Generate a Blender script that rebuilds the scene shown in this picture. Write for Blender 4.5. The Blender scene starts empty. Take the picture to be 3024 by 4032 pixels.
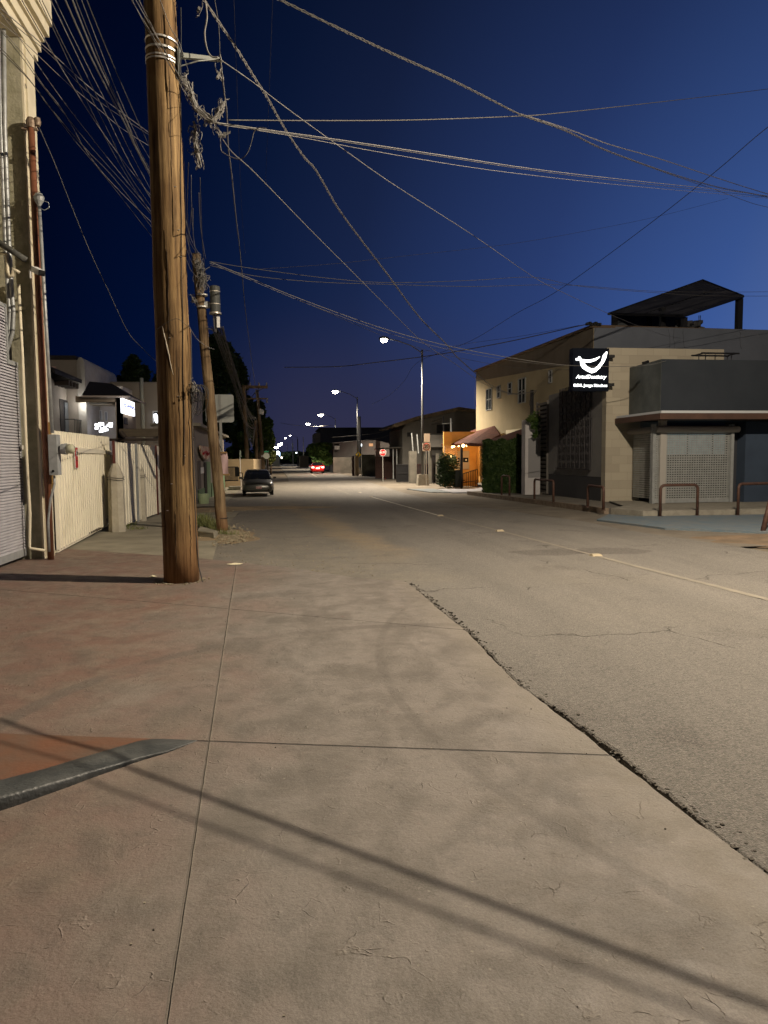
import bpy, math, random
from mathutils import Vector
random.seed(7)
R = math.radians
sc = bpy.context.scene
col = sc.collection
# ---------------------------------------------------------------- camera
F = 2800.0; IW = 3024; IH = 4032; ROLL = -.008; CAMZ = 1.6
PITCH = math.atan(211/2800); YAW = math.atan(385*math.cos(PITCH)/2800)
cyw, syw = math.cos(YAW), math.sin(YAW)
fwd = Vector((syw*math.cos(PITCH), cyw*math.cos(PITCH), -math.sin(PITCH)))
r0 = Vector((cyw, -syw, 0)); u0 = r0.cross(fwd)
RT = math.cos(ROLL)*r0 + math.sin(ROLL)*u0
UP = -math.sin(ROLL)*r0 + math.cos(ROLL)*u0
from mathutils import Matrix
cam = bpy.data.objects.new('camera', bpy.data.cameras.new('camera'))
cam.matrix_world = Matrix(((RT.x, UP.x, -fwd.x, 0), (RT.y, UP.y, -fwd.y, 0), (RT.z, UP.z, -fwd.z, CAMZ), (0, 0, 0, 1)))
cam.data.sensor_fit = 'VERTICAL'; cam.data.sensor_height = 36; cam.data.lens = 36*F/IH
cam.data.clip_start = .05; cam.data.clip_end = 6000
col.objects.link(cam); sc.camera = cam
sc.view_settings.view_transform = 'Standard'; sc.view_settings.look = 'None'
sc.view_settings.exposure = 0.0; sc.view_settings.gamma = 1
# ---------------------------------------------------------------- dusk sky
w = bpy.data.worlds.new('World'); sc.world = w; w.use_nodes = True
nt = w.node_tree; N = nt.nodes; L = nt.links; N.clear()
out = N.new('ShaderNodeOutputWorld'); bg = N.new('ShaderNodeBackground'); tc = N.new('ShaderNodeTexCoord')
dot = N.new('ShaderNodeVectorMath'); dot.operation = 'DOT_PRODUCT'
az, el = R(60), R(3)
dot.inputs[1].default_value = (math.sin(az)*math.cos(el), math.cos(az)*math.cos(el), math.sin(el))
nrm = N.new('ShaderNodeVectorMath'); nrm.operation = 'NORMALIZE'
L.new(tc.outputs['Generated'], nrm.inputs[0]); L.new(nrm.outputs[0], dot.inputs[0])
ramp = N.new('ShaderNodeValToRGB'); cr = ramp.color_ramp
stops = [(.0, (.022, .024, .032)), (.14, (.0006, .002, .013)), (.22, (.0003, .0026, .0165)), (.35, (.0008, .0052, .031)), (.47, (.0045, .0125, .052)),
         (.58, (.011, .022, .076)), (.76, (.026, .054, .185)), (.88, (.046, .102, .32)), (1, (.12, .19, .40))]
while len(cr.elements) < len(stops): cr.elements.new(.5)
for e, (p_, c_) in zip(cr.elements, stops): e.position = p_; e.color = (*c_, 1)
L.new(dot.outputs['Value'], ramp.inputs[0])
sep = N.new('ShaderNodeSeparateXYZ'); L.new(nrm.outputs[0], sep.inputs[0])
hz = N.new('ShaderNodeMapRange'); hz.inputs[1].default_value = .24; hz.inputs[2].default_value = 0.0
hz.interpolation_type = 'SMOOTHSTEP'
L.new(sep.outputs['Z'], hz.inputs[0])
mx = N.new('ShaderNodeMix'); mx.data_type = 'RGBA'
mul = N.new('ShaderNodeMath'); mul.operation = 'MULTIPLY'; mul.inputs[1].default_value = .85
b1 = N.new('ShaderNodeMapRange'); b1.inputs[1].default_value = .36; b1.inputs[2].default_value = .54; b1.interpolation_type = 'SMOOTHSTEP'; L.new(dot.outputs['Value'], b1.inputs[0])
b2 = N.new('ShaderNodeMapRange'); b2.inputs[1].default_value = .86; b2.inputs[2].default_value = .62; b2.interpolation_type = 'SMOOTHSTEP'; L.new(dot.outputs['Value'], b2.inputs[0])
m1 = N.new('ShaderNodeMath'); m1.operation = 'MULTIPLY'; L.new(b1.outputs[0], m1.inputs[0]); L.new(b2.outputs[0], m1.inputs[1])
m2 = N.new('ShaderNodeMath'); m2.operation = 'MULTIPLY'; L.new(m1.outputs[0], m2.inputs[0]); L.new(hz.outputs[0], m2.inputs[1])
L.new(m2.outputs[0], mul.inputs[0]); L.new(mul.outputs[0], mx.inputs['Factor'])
ev = N.new('ShaderNodeMapRange'); ev.inputs[1].default_value = .12; ev.inputs[2].default_value = .62; ev.inputs[3].default_value = 1.0; ev.inputs[4].default_value = .36
L.new(sep.outputs['Z'], ev.inputs[0])
vm = N.new('ShaderNodeVectorMath'); vm.operation = 'SCALE'; L.new(ramp.outputs[0], vm.inputs[0]); L.new(ev.outputs[0], vm.inputs['Scale'])
L.new(vm.outputs[0], mx.inputs['A']); mx.inputs['B'].default_value = (.033, .031, .066, 1)
L.new(mx.outputs['Result'], bg.inputs[0]); bg.inputs[1].default_value = 1.0
L.new(bg.outputs[0], out.inputs[0])

# ---------------------------------------------------------------- helpers
def ray(px, py): return fwd + RT*((px-IW/2)/F) - UP*((py-IH/2)/F)
def gz(Y):
    if Y < 8: return 0.
    if Y < 38: return -.3*(Y-8)/30
    return -.3
def at(px, py, Y):
    d = ray(px, py); t = Y/d.y; return Vector((d.x*t, Y, CAMZ+d.z*t))
def ground(px, py, off=0):
    d = ray(px, py); lo, hi = .5, 3000
    for _ in range(70):
        m = (lo+hi)/2
        if CAMZ+d.z*m > gz(d.y*m)+off: lo = m
        else: hi = m
    return Vector((d.x*lo, d.y*lo, CAMZ+d.z*lo))

def mat(name, c1, c2=None, scale=3, rough=.8, bump=0, bscale=40, metal=0, emit=None, es=1, spec=.3, stretch=(1, 1, 1), detail=5, cmin=.35, cmax=.65, bdist=.01, stain=0):
    m = bpy.data.materials.new(name); m.use_nodes = True
    t = m.node_tree; b = t.nodes['Principled BSDF']
    b.inputs['Base Color'].default_value = (*c1, 1); b.inputs['Roughness'].default_value = rough
    b.inputs['Metallic'].default_value = metal; b.inputs['Specular IOR Level'].default_value = spec
    co = t.nodes.new('ShaderNodeTexCoord'); mp = t.nodes.new('ShaderNodeMapping'); mp.inputs['Scale'].default_value = stretch
    t.links.new(co.outputs['Object'], mp.inputs[0])
    if c2:
        n = t.nodes.new('ShaderNodeTexNoise'); n.inputs['Scale'].default_value = scale; n.inputs['Detail'].default_value = detail; n.inputs['Roughness'].default_value = .62
        t.links.new(mp.outputs[0], n.inputs['Vector'])
        r = t.nodes.new('ShaderNodeMapRange'); r.inputs[1].default_value = cmin; r.inputs[2].default_value = cmax
        t.links.new(n.outputs['Fac'], r.inputs[0])
        x = t.nodes.new('ShaderNodeMix'); x.data_type = 'RGBA'
        x.inputs['A'].default_value = (*c1, 1); x.inputs['B'].default_value = (*c2, 1)
        t.links.new(r.outputs[0], x.inputs['Factor']); t.links.new(x.outputs['Result'], b.inputs['Base Color'])
    if bump:
        n2 = t.nodes.new('ShaderNodeTexNoise'); n2.inputs['Scale'].default_value = bscale; n2.inputs['Detail'].default_value = 6
        t.links.new(mp.outputs[0], n2.inputs['Vector'])
        bp = t.nodes.new('ShaderNodeBump'); bp.inputs['Strength'].default_value = bump; bp.inputs['Distance'].default_value = bdist
        t.links.new(n2.outputs['Fac'], bp.inputs['Height']); t.links.new(bp.outputs[0], b.inputs['Normal'])
    if emit:
        b.inputs['Emission Color'].default_value = (*emit, 1); b.inputs['Emission Strength'].default_value = es
    return m

class MB:
    def __init__(s): s.v = []; s.f = []
    def poly(s, pts):
        i = len(s.v); s.v += [Vector(p) for p in pts]; s.f.append(tuple(range(i, i+len(pts)))); return s
    def hexa(s, p):
        i = len(s.v); s.v += [Vector(q) for q in p]
        for f in ((0, 3, 2, 1), (4, 5, 6, 7), (0, 1, 5, 4), (1, 2, 6, 5), (2, 3, 7, 6), (3, 0, 4, 7)): s.f.append(tuple(i+k for k in f))
        return s
    def box(s, x0, x1, y0, y1, z0, z1):
        return s.hexa([(x0, y0, z0), (x1, y0, z0), (x1, y1, z0), (x0, y1, z0), (x0, y0, z1), (x1, y0, z1), (x1, y1, z1), (x0, y1, z1)])
    def prism(s, pts, ext):
        i = len(s.v); n = len(pts); e = Vector(ext)
        s.v += [Vector(p) for p in pts] + [Vector(p)+e for p in pts]
        s.f.append(tuple(range(i, i+n))[::-1]); s.f.append(tuple(range(i+n, i+2*n)))
        for k in range(n): s.f.append((i+k, i+(k+1) % n, i+n+(k+1) % n, i+n+k))
        return s
    def tube(s, pts, r, n=6, cap=True):
        pts = [Vector(p) for p in pts]; m = len(pts); rr = r if isinstance(r, (list, tuple)) else [r]*m
        i0 = len(s.v); pu = None
        for k in range(m):
            d = (pts[min(k+1, m-1)]-pts[max(k-1, 0)])
            if d.length < 1e-9: d = Vector((0, 0, 1))
            d.normalize()
            if pu is None:
                pu = d.cross(Vector((0, 0, 1)))
                if pu.length < .05: pu = d.cross(Vector((1, 0, 0)))
            pu = (pu-d*pu.dot(d)).normalized(); pv = d.cross(pu)
            for a in range(n):
                t = 2*math.pi*a/n; s.v.append(pts[k]+(pu*math.cos(t)+pv*math.sin(t))*rr[k])
        for k in range(m-1):
            for a in range(n):
                b = (a+1) % n; s.f.append((i0+k*n+a, i0+k*n+b, i0+(k+1)*n+b, i0+(k+1)*n+a))
        if cap:
            s.f.append(tuple(i0+a for a in range(n))[::-1]); s.f.append(tuple(i0+(m-1)*n+a for a in range(n)))
        return s
    def lathe(s, c, prof, n=16, axis='Z'):
        c = Vector(c); i0 = len(s.v); m = len(prof)
        for (r, h) in prof:
            for a in range(n):
                t = 2*math.pi*a/n; x, y = r*math.cos(t), r*math.sin(t)
                s.v.append(c+(Vector((x, y, h)) if axis == 'Z' else Vector((x, h, y)) if axis == 'Y' else Vector((h, x, y))))
        for k in range(m-1):
            for a in range(n):
                b = (a+1) % n; s.f.append((i0+k*n+a, i0+k*n+b, i0+(k+1)*n+b, i0+(k+1)*n+a))
        s.f.append(tuple(i0+a for a in range(n))[::-1]); s.f.append(tuple(i0+(m-1)*n+a for a in range(n)))
        return s
    def build(s, name, m, parent=None, label=None, smooth=False, bevel=0, origin=None):
        if origin is not None: o = Vector(origin)
        elif parent is not None: o = Vector(parent['_o'])
        else:
            xs = [p.x for p in s.v]; ys = [p.y for p in s.v]; zs = [p.z for p in s.v]
            o = Vector(((min(xs)+max(xs))/2, (min(ys)+max(ys))/2, min(zs)))
        me = bpy.data.meshes.new(name); me.from_pydata([tuple(p-o) for p in s.v], [], s.f)
        me.materials.append(m); me.update()
        if smooth:
            for p in me.polygons: p.use_smooth = True
        ob = bpy.data.objects.new(name, me); col.objects.link(ob)
        ob['_o'] = tuple(o)
        if parent is not None:
            ob.parent = parent; ob.location = o-Vector(parent['_o'])
        else: ob.location = o
        if label: ob['label'] = label
        if bevel:
            bv = ob.modifiers.new('bevel', 'BEVEL'); bv.width = bevel; bv.segments = 2; bv.limit_method = 'ANGLE'
        return ob

def thing(name, label, cat, loc, group=None):
    o = bpy.data.objects.new(name, None); col.objects.link(o); o.location = loc; o['_o'] = tuple(loc)
    o.empty_display_size = .2
    return tag(o, label, cat, group)
def tag(o, label, cat, group=None, kind=None):
    if label: o['label'] = label
    if cat: o['category'] = cat
    if group: o['group'] = group
    if kind: o['kind'] = kind
    return o
def struct(o, label=None):
    o['kind'] = 'structure'
    if label: o['label'] = label
    return o

class Fac:
    """a vertical wall plane through two plan points; u runs from A to B, d is outward (towards the camera side)"""
    def __init__(s, A, B):
        s.A = Vector((A[0], A[1], 0)); s.U = (Vector((B[0], B[1], 0))-s.A); s.len = s.U.length; s.U.normalize()
        n = Vector((s.U.y, -s.U.x, 0))
        if n.dot(-s.A) < 0: n = -n
        s.n = n
    def uz(s, px, py, d=0):
        r = ray(px, py); t = (s.A+s.n*d).dot(s.n)/r.dot(s.n); p = r*t
        return (p-s.A).dot(s.U), CAMZ+p.z
    def P(s, u, z, d=0): return s.A+s.U*u+s.n*d+Vector((0, 0, z))
    def box(s, mb, u0, u1, z0, z1, d0=0, d1=.05):
        P = s.P
        return mb.hexa([P(u0, z0, d1), P(u1, z0, d1), P(u1, z0, d0), P(u0, z0, d0), P(u0, z1, d1), P(u1, z1, d1), P(u1, z1, d0), P(u0, z1, d0)])
    def px(s, x0, y0, x1, y1, d=0):
        xm, ym = (x0+x1)/2, (y0+y1)/2
        return s.uz(x0, ym, d)[0], s.uz(x1, ym, d)[0], s.uz(xm, y1, d)[1], s.uz(xm, y0, d)[1]
    def pbox(s, mb, x0, y0, x1, y1, d0=0, d1=.05):
        u0, u1, z0, z1 = s.px(x0, y0, x1, y1, d1); return s.box(mb, u0, u1, z0, z1, d0, d1)

def window(Fc, par, x0, y0, x1, y1, mframe, mpane, cols=1, rows=1, fw=.05, name='window', d=0):
    u0, u1, z0, z1 = Fc.px(x0, y0, x1, y1)
    m = MB(); Fc.box(m, u0, u0+fw, z0, z1, d, d+.07); Fc.box(m, u1-fw, u1, z0, z1, d, d+.07)
    Fc.box(m, u0+fw, u1-fw, z0, z0+fw, d, d+.068); Fc.box(m, u0+fw, u1-fw, z1-fw, z1, d, d+.068)
    for k in range(1, cols): c = u0+(u1-u0)*k/cols; Fc.box(m, c-fw*.4, c+fw*.4, z0+fw, z1-fw, d, d+.06)
    for k in range(1, rows): c = z0+(z1-z0)*k/rows; Fc.box(m, u0+fw, u1-fw, c-fw*.4, c+fw*.4, d, d+.055)
    fr = m.build(name, mframe, par)
    p = MB(); Fc.box(p, u0+fw*.5, u1-fw*.5, z0+fw*.5, z1-fw*.5, d-.01, d+.02); p.build('pane', mpane, fr)
    return fr

def sheet(name, rows, off, m, nx=1, edge=0):
    """rows = (Y, xL, xR); follows the fall of the ground"""
    rs = []
    for k, r in enumerate(rows):
        if k:
            a = rows[k-1]
            for by in (8, 38):
                if a[0] < by < r[0]:
                    t = (by-a[0])/(r[0]-a[0]); rs.append((by, a[1]+(r[1]-a[1])*t, a[2]+(r[2]-a[2])*t))
        rs.append(r)
    b = MB()
    for (Y, l, r) in rs:
        for i in range(nx+1): b.v.append(Vector((l+(r-l)*i/nx, Y, gz(Y)+off)))
    for k in range(len(rs)-1):
        for i in range(nx): a = k*(nx+1)+i; b.f.append((a, a+1, a+nx+2, a+nx+1))
    return b.build(name, m, origin=(0, 0, 0))

# ---------------------------------------------------------------- materials
LAMPC = (1, .85, .655)
Mcream = mat('cream_render', (.60, .54, .40), (.50, .45, .33), 2.5, .85, .3, 30)
Mfence = mat('cream_sheet_steel', (.80, .75, .60), (.66, .61, .47), 1.6, .6, .15, 12, stretch=(1, 1, .8), cmin=.5, cmax=.75)
Molive = mat('shaded_side_render', (.22, .21, .14), (.33, .31, .23), 3.2, .9, .8, 14, bdist=.02)  # camera side of the corner column, coloured darker to stand for grazing shade
Mpipe = mat('galvanised_pipe', (.42, .44, .44), (.30, .31, .31), 9, .5, metal=.4)
Mwhite = mat('white_paint', (.72, .72, .70), (.6, .6, .58), 4, .6)
Mbrown = mat('brown_pipe', (.21, .085, .045), (.14, .055, .03), 6, .5)
Mgreym = mat('grey_box', (.30, .31, .31), (.24, .25, .25), 8, .55)
Mdark = mat('dark_metal', (.02, .02, .022), None, rough=.5)
Mblack = mat('black', (.006, .006, .007), None, rough=.7)
Mglassd = mat('dark_glass', (.012, .014, .02), None, rough=.12, spec=.6)
Mconc = mat('plain_concrete', (.30, .28, .23), (.22, .20, .165), 4, .9, .4, 40)
Mrust = mat('rusty_red_brown', (.10, .052, .038), (.06, .032, .024), 14, .55, .2, 40)
Msteel = mat('strap_steel', (.62, .60, .56), None, rough=.35, metal=.6)
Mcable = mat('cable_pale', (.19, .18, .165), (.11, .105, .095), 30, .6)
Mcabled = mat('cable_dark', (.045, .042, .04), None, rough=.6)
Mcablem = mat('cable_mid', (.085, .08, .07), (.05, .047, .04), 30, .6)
Mtile = mat('roof_tile', (.12, .042, .028), (.075, .03, .022), 6, .85, .4, 20)

def wood(name, a, b, crack=.55, red=None):
    m = bpy.data.materials.new(name); m.use_nodes = True; t = m.node_tree; bs = t.nodes['Principled BSDF']; n = t.nodes.new; l = t.links.new
    bs.inputs['Roughness'].default_value = .8; bs.inputs['Specular IOR Level'].default_value = .2
    co = n('ShaderNodeTexCoord'); mp = n('ShaderNodeMapping'); mp.inputs['Scale'].default_value = (9, 9, .35); l(co.outputs['Object'], mp.inputs[0])
    n1 = n('ShaderNodeTexNoise'); n1.inputs['Scale'].default_value = 2.2; n1.inputs['Detail'].default_value = 8; n1.inputs['Roughness'].default_value = .7; l(mp.outputs[0], n1.inputs['Vector'])
    r1 = n('ShaderNodeValToRGB'); e = r1.color_ramp.elements; e[0].position = .34; e[0].color = (*[x*.28 for x in a], 1); e[1].position = .62; e[1].color = (*b, 1)
    x = r1.color_ramp.elements.new(.46); x.color = (*a, 1); l(n1.outputs['Fac'], r1.inputs[0])
    n2 = n('ShaderNodeTexNoise'); n2.inputs['Scale'].default_value = 1.2; n2.inputs['Detail'].default_value = 4; l(co.outputs['Object'], n2.inputs['Vector'])
    mx = n('ShaderNodeMix'); mx.data_type = 'RGBA'; mx.blend_type = 'MULTIPLY'; mr = n('ShaderNodeMapRange'); mr.inputs[1].default_value = .4; mr.inputs[2].default_value = .62; mr.inputs[3].default_value = .0; mr.inputs[4].default_value = .75
    l(n2.outputs['Fac'], mr.inputs[0]); l(mr.outputs[0], mx.inputs['Factor']); l(r1.outputs[0], mx.inputs['A']); mx.inputs['B'].default_value = (.5, .42, .36, 1)
    last = mx.outputs['Result']
    if red:   # reddish damp stain near the foot
        sp = n('ShaderNodeSeparateXYZ'); l(co.outputs['Object'], sp.inputs[0])
        mz = n('ShaderNodeMapRange'); mz.inputs[1].default_value = red; mz.inputs[2].default_value = 0; l(sp.outputs['Z'], mz.inputs[0])
        ml = n('ShaderNodeMath'); ml.operation = 'MULTIPLY'; l(mz.outputs[0], ml.inputs[0]); l(n1.outputs['Fac'], ml.inputs[1])
        m2 = n('ShaderNodeMix'); m2.data_type = 'RGBA'; l(ml.outputs[0], m2.inputs['Factor']); l(last, m2.inputs['A']); m2.inputs['B'].default_value = (.25, .12, .055, 1); last = m2.outputs['Result']
    l(last, bs.inputs['Base Color'])
    bp = n('ShaderNodeBump'); bp.inputs['Strength'].default_value = .9; bp.inputs['Distance'].default_value = .015; l(n1.outputs['Fac'], bp.inputs['Height']); l(bp.outputs[0], bs.inputs['Normal'])
    return m
Mpole = wood('pole_wood', (.150, .094, .042), (.285, .190, .085), red=1.0)
Mpole2 = wood('old_pole_wood', (.15, .105, .06), (.26, .19, .11), red=.7)

def slab_mat():
    m = bpy.data.materials.new('stamped_concrete'); m.use_nodes = True; t = m.node_tree; bs = t.nodes['Principled BSDF']; n = t.nodes.new; l = t.links.new
    co = n('ShaderNodeTexCoord'); P = co.outputs['Object']
    def noise(sc_, det=5, rough=.6, dist=0, vec=P):
        a = n('ShaderNodeTexNoise'); a.inputs['Scale'].default_value = sc_; a.inputs['Detail'].default_value = det; a.inputs['Roughness'].default_value = rough; a.inputs['Distortion'].default_value = dist; l(vec, a.inputs['Vector']); return a.outputs['Fac']
    def math_(op, a, b=None, c=None):
        k = n('ShaderNodeMath'); k.operation = op
        for i, v in enumerate((a, b, c)):
            if v is None: continue
            if isinstance(v, (int, float)): k.inputs[i].default_value = v
            else: l(v, k.inputs[i])
        return k.outputs[0]
    def rng(v, a, b, c=0, d=1):
        k = n('ShaderNodeMapRange'); l(v, k.inputs[0])
        for i, q in enumerate((a, b, c, d)): k.inputs[i+1].default_value = q
        return k.outputs[0]
    def mix(f, a, b, bt='MIX'):
        k = n('ShaderNodeMix'); k.data_type = 'RGBA'; k.blend_type = bt
        if isinstance(f, (int, float)): k.inputs['Factor'].default_value = f
        else: l(f, k.inputs['Factor'])
        for s_, v in (('A', a), ('B', b)):
            if isinstance(v, tuple): k.inputs[s_].default_value = (*v, 1)
            else: l(v, k.inputs[s_])
        return k.outputs['Result']
    sp = n('ShaderNodeSeparateXYZ'); l(P, sp.inputs[0]); X, Y = sp.outputs['X'], sp.outputs['Y']
    big = noise(.55, 5, .6); med = noise(2.2, 7, .68, .3)
    # integral colour: red-brown to the left, grey-beige to the right
    fx = rng(math_('ADD', X, math_('MULTIPLY', math_('SUBTRACT', big, .5), 3.5)), -1.7, .0)
    c = mix(fx, (.205, .108, .078), (.255, .225, .198))
    c = mix(math_('MULTIPLY', rng(med, .43, .60), .85), c, mix(fx, (.255, .190, .140), (.165, .145, .122)))
    c = mix(math_('MULTIPLY', rng(noise(1.1, 6, .7), .50, .64), .38), c, mix(fx, (.078, .048, .037), (.095, .083, .070)))
    # stamped slate relief: broken chips and short ridges
    wv = n('ShaderNodeVectorMath'); wv.operation = 'ADD'; nn = n('ShaderNodeTexNoise'); nn.inputs['Scale'].default_value = 3.0; nn.inputs['Detail'].default_value = 5; l(P, nn.inputs['Vector'])
    sc2 = n('ShaderNodeVectorMath'); sc2.operation = 'SCALE'; sc2.inputs['Scale'].default_value = .45; l(nn.outputs['Color'], sc2.inputs[0]); l(P, wv.inputs[0]); l(sc2.outputs[0], wv.inputs[1])
    ve = n('ShaderNodeTexVoronoi'); ve.feature = 'DISTANCE_TO_EDGE'; ve.inputs['Scale'].default_value = 5.5; l(wv.outputs[0], ve.inputs['Vector'])
    ridge = rng(ve.outputs['Distance'], .0, .030, 1, 0)
    mask = math_('MULTIPLY', rng(noise(2.6, 5, .75), .50, .60), rng(noise(14, 3, .6), .42, .56))
    rg = math_('MULTIPLY', ridge, mask)
    c = mix(math_('MULTIPLY', rg, .38), c, (.36, .31, .25))
    c = mix(math_('MULTIPLY', rng(noise(4.5, 6, .78), .48, .60), .5), c, mix(fx, (.110, .075, .058), (.120, .107, .092)))
    c = mix(math_('MULTIPLY', rng(noise(.8, 6, .75, .8), .53, .64), .55), c, mix(fx, (.30, .235, .18), (.29, .262, .235)))
    # faint tyre arcs and scuffs
    def ring(p, r, wd, st, c):
        cx = math_('SUBTRACT', X, p[0]); cy = math_('SUBTRACT', Y, p[1])
        d = math_('SQRT', math_('ADD', math_('MULTIPLY', cx, cx), math_('MULTIPLY', cy, cy)))
        k = rng(math_('ABSOLUTE', math_('SUBTRACT', d, r)), wd*.55, wd, st, 0)
        k = math_('MULTIPLY', k, rng(noise(1.3, 4), .30, .52))
        return mix(k, c, (.095, .082, .07))
    a, b_, d_ = [ground(*q_).xy for q_ in ((219, 2742), (966, 2524), (1600, 2462))]
    def circ(a, b, c):
        ax, ay, bx, by, cx, cy = *a, *b, *c; D = 2*(ax*(by-cy)+bx*(cy-ay)+cx*(ay-by))
        ux = ((ax*ax+ay*ay)*(by-cy)+(bx*bx+by*by)*(cy-ay)+(cx*cx+cy*cy)*(ay-by))/D
        uy = ((ax*ax+ay*ay)*(cx-bx)+(bx*bx+by*by)*(ax-cx)+(cx*cx+cy*cy)*(bx-ax))/D
        return (ux, uy), math.hypot(ax-ux, ay-uy)
    p, r = circ(a, b_, d_); c = ring(p, r, .09, .5, c)
    a, b_, d_ = [ground(*q_).xy for q_ in ((1660, 2350), (1500, 2520), (1560, 2740))]
    p, r = circ(a, b_, d_); c = ring(p, r, .045, .4, c)
    c = mix(math_('MULTIPLY', rng(math_('ADD', X, math_('MULTIPLY', math_('SUBTRACT', noise(2.5, 5), .5), .5)), 1.32, 1.6), .5), c, (.27, .235, .185))
    # joints
    def line(p0, p1, wd, st, colr, c):
        p0 = ground(*p0).xy; p1 = ground(*p1).xy; dx, dy = (p1-p0).normalized(); nx, ny = -dy, dx
        d = math_('ABSOLUTE', math_('ADD', math_('ADD', math_('MULTIPLY', X, nx), math_('MULTIPLY', Y, ny)), math_('ADD', -(p0[0]*nx+p0[1]*ny), math_('MULTIPLY', math_('SUBTRACT', noise(9, 2), .5), .006))))
        k = rng(d, wd*.5, wd, 1, 0)
        return mix(math_('MULTIPLY', k, st), c, colr), k
    c, j1 = line((915, 2310), (650, 4032), .007, .75, (.11, .095, .075), c)
    c, j1b = line((921, 2310), (657, 4032), .007, .35, (.38, .34, .27), c)
    c, j2 = line((0, 2890), (2420, 2975), .010, .95, (.012, .010, .009), c)
    c, j3 = line((640, 2375), (1800, 2478), .011, .6, (.06, .052, .045), c)
    # small stains, gum and grit
    vo = n('ShaderNodeTexVoronoi'); vo.inputs['Scale'].default_value = 2.8; l(P, vo.inputs['Vector'])
    c = mix(rng(math_('ADD', vo.outputs['Distance'], math_('MULTIPLY', noise(30, 3), .05)), .045, .062, .7, 0), c, (.075, .065, .055))
    vo2 = n('ShaderNodeTexVoronoi'); vo2.inputs['Scale'].default_value = 11; l(P, vo2.inputs['Vector'])
    c = mix(rng(vo2.outputs['Distance'], .05, .075, .5, 0), c, (.40, .36, .29))
    c = mix(.25, c, mix(rng(noise(120, 4, .8), .38, .62), (.085, .075, .065), (.36, .33, .285)), 'MIX')
    c = mix(.15, c, (.02, .016, .012))
    l(c, bs.inputs['Base Color'])
    bs.inputs['Specular IOR Level'].default_value = .35
    l(rng(noise(6, 4), .3, .7, .5, .85), bs.inputs['Roughness'])
    h = math_('ADD', math_('MULTIPLY', rg, .35), math_('ADD', math_('MULTIPLY', med, 1.2), math_('MULTIPLY', noise(45, 5, .7), .35)))
    h = math_('SUBTRACT', h, math_('MULTIPLY', math_('MAXIMUM', math_('MAXIMUM', j1, j2), j3), 1.0))
    bp = n('ShaderNodeBump'); bp.inputs['Strength'].default_value = .85; bp.inputs['Distance'].default_value = .016; l(h, bp.inputs['Height']); l(bp.outputs[0], bs.inputs['Normal'])
    return m
Mslab = slab_mat()

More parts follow.
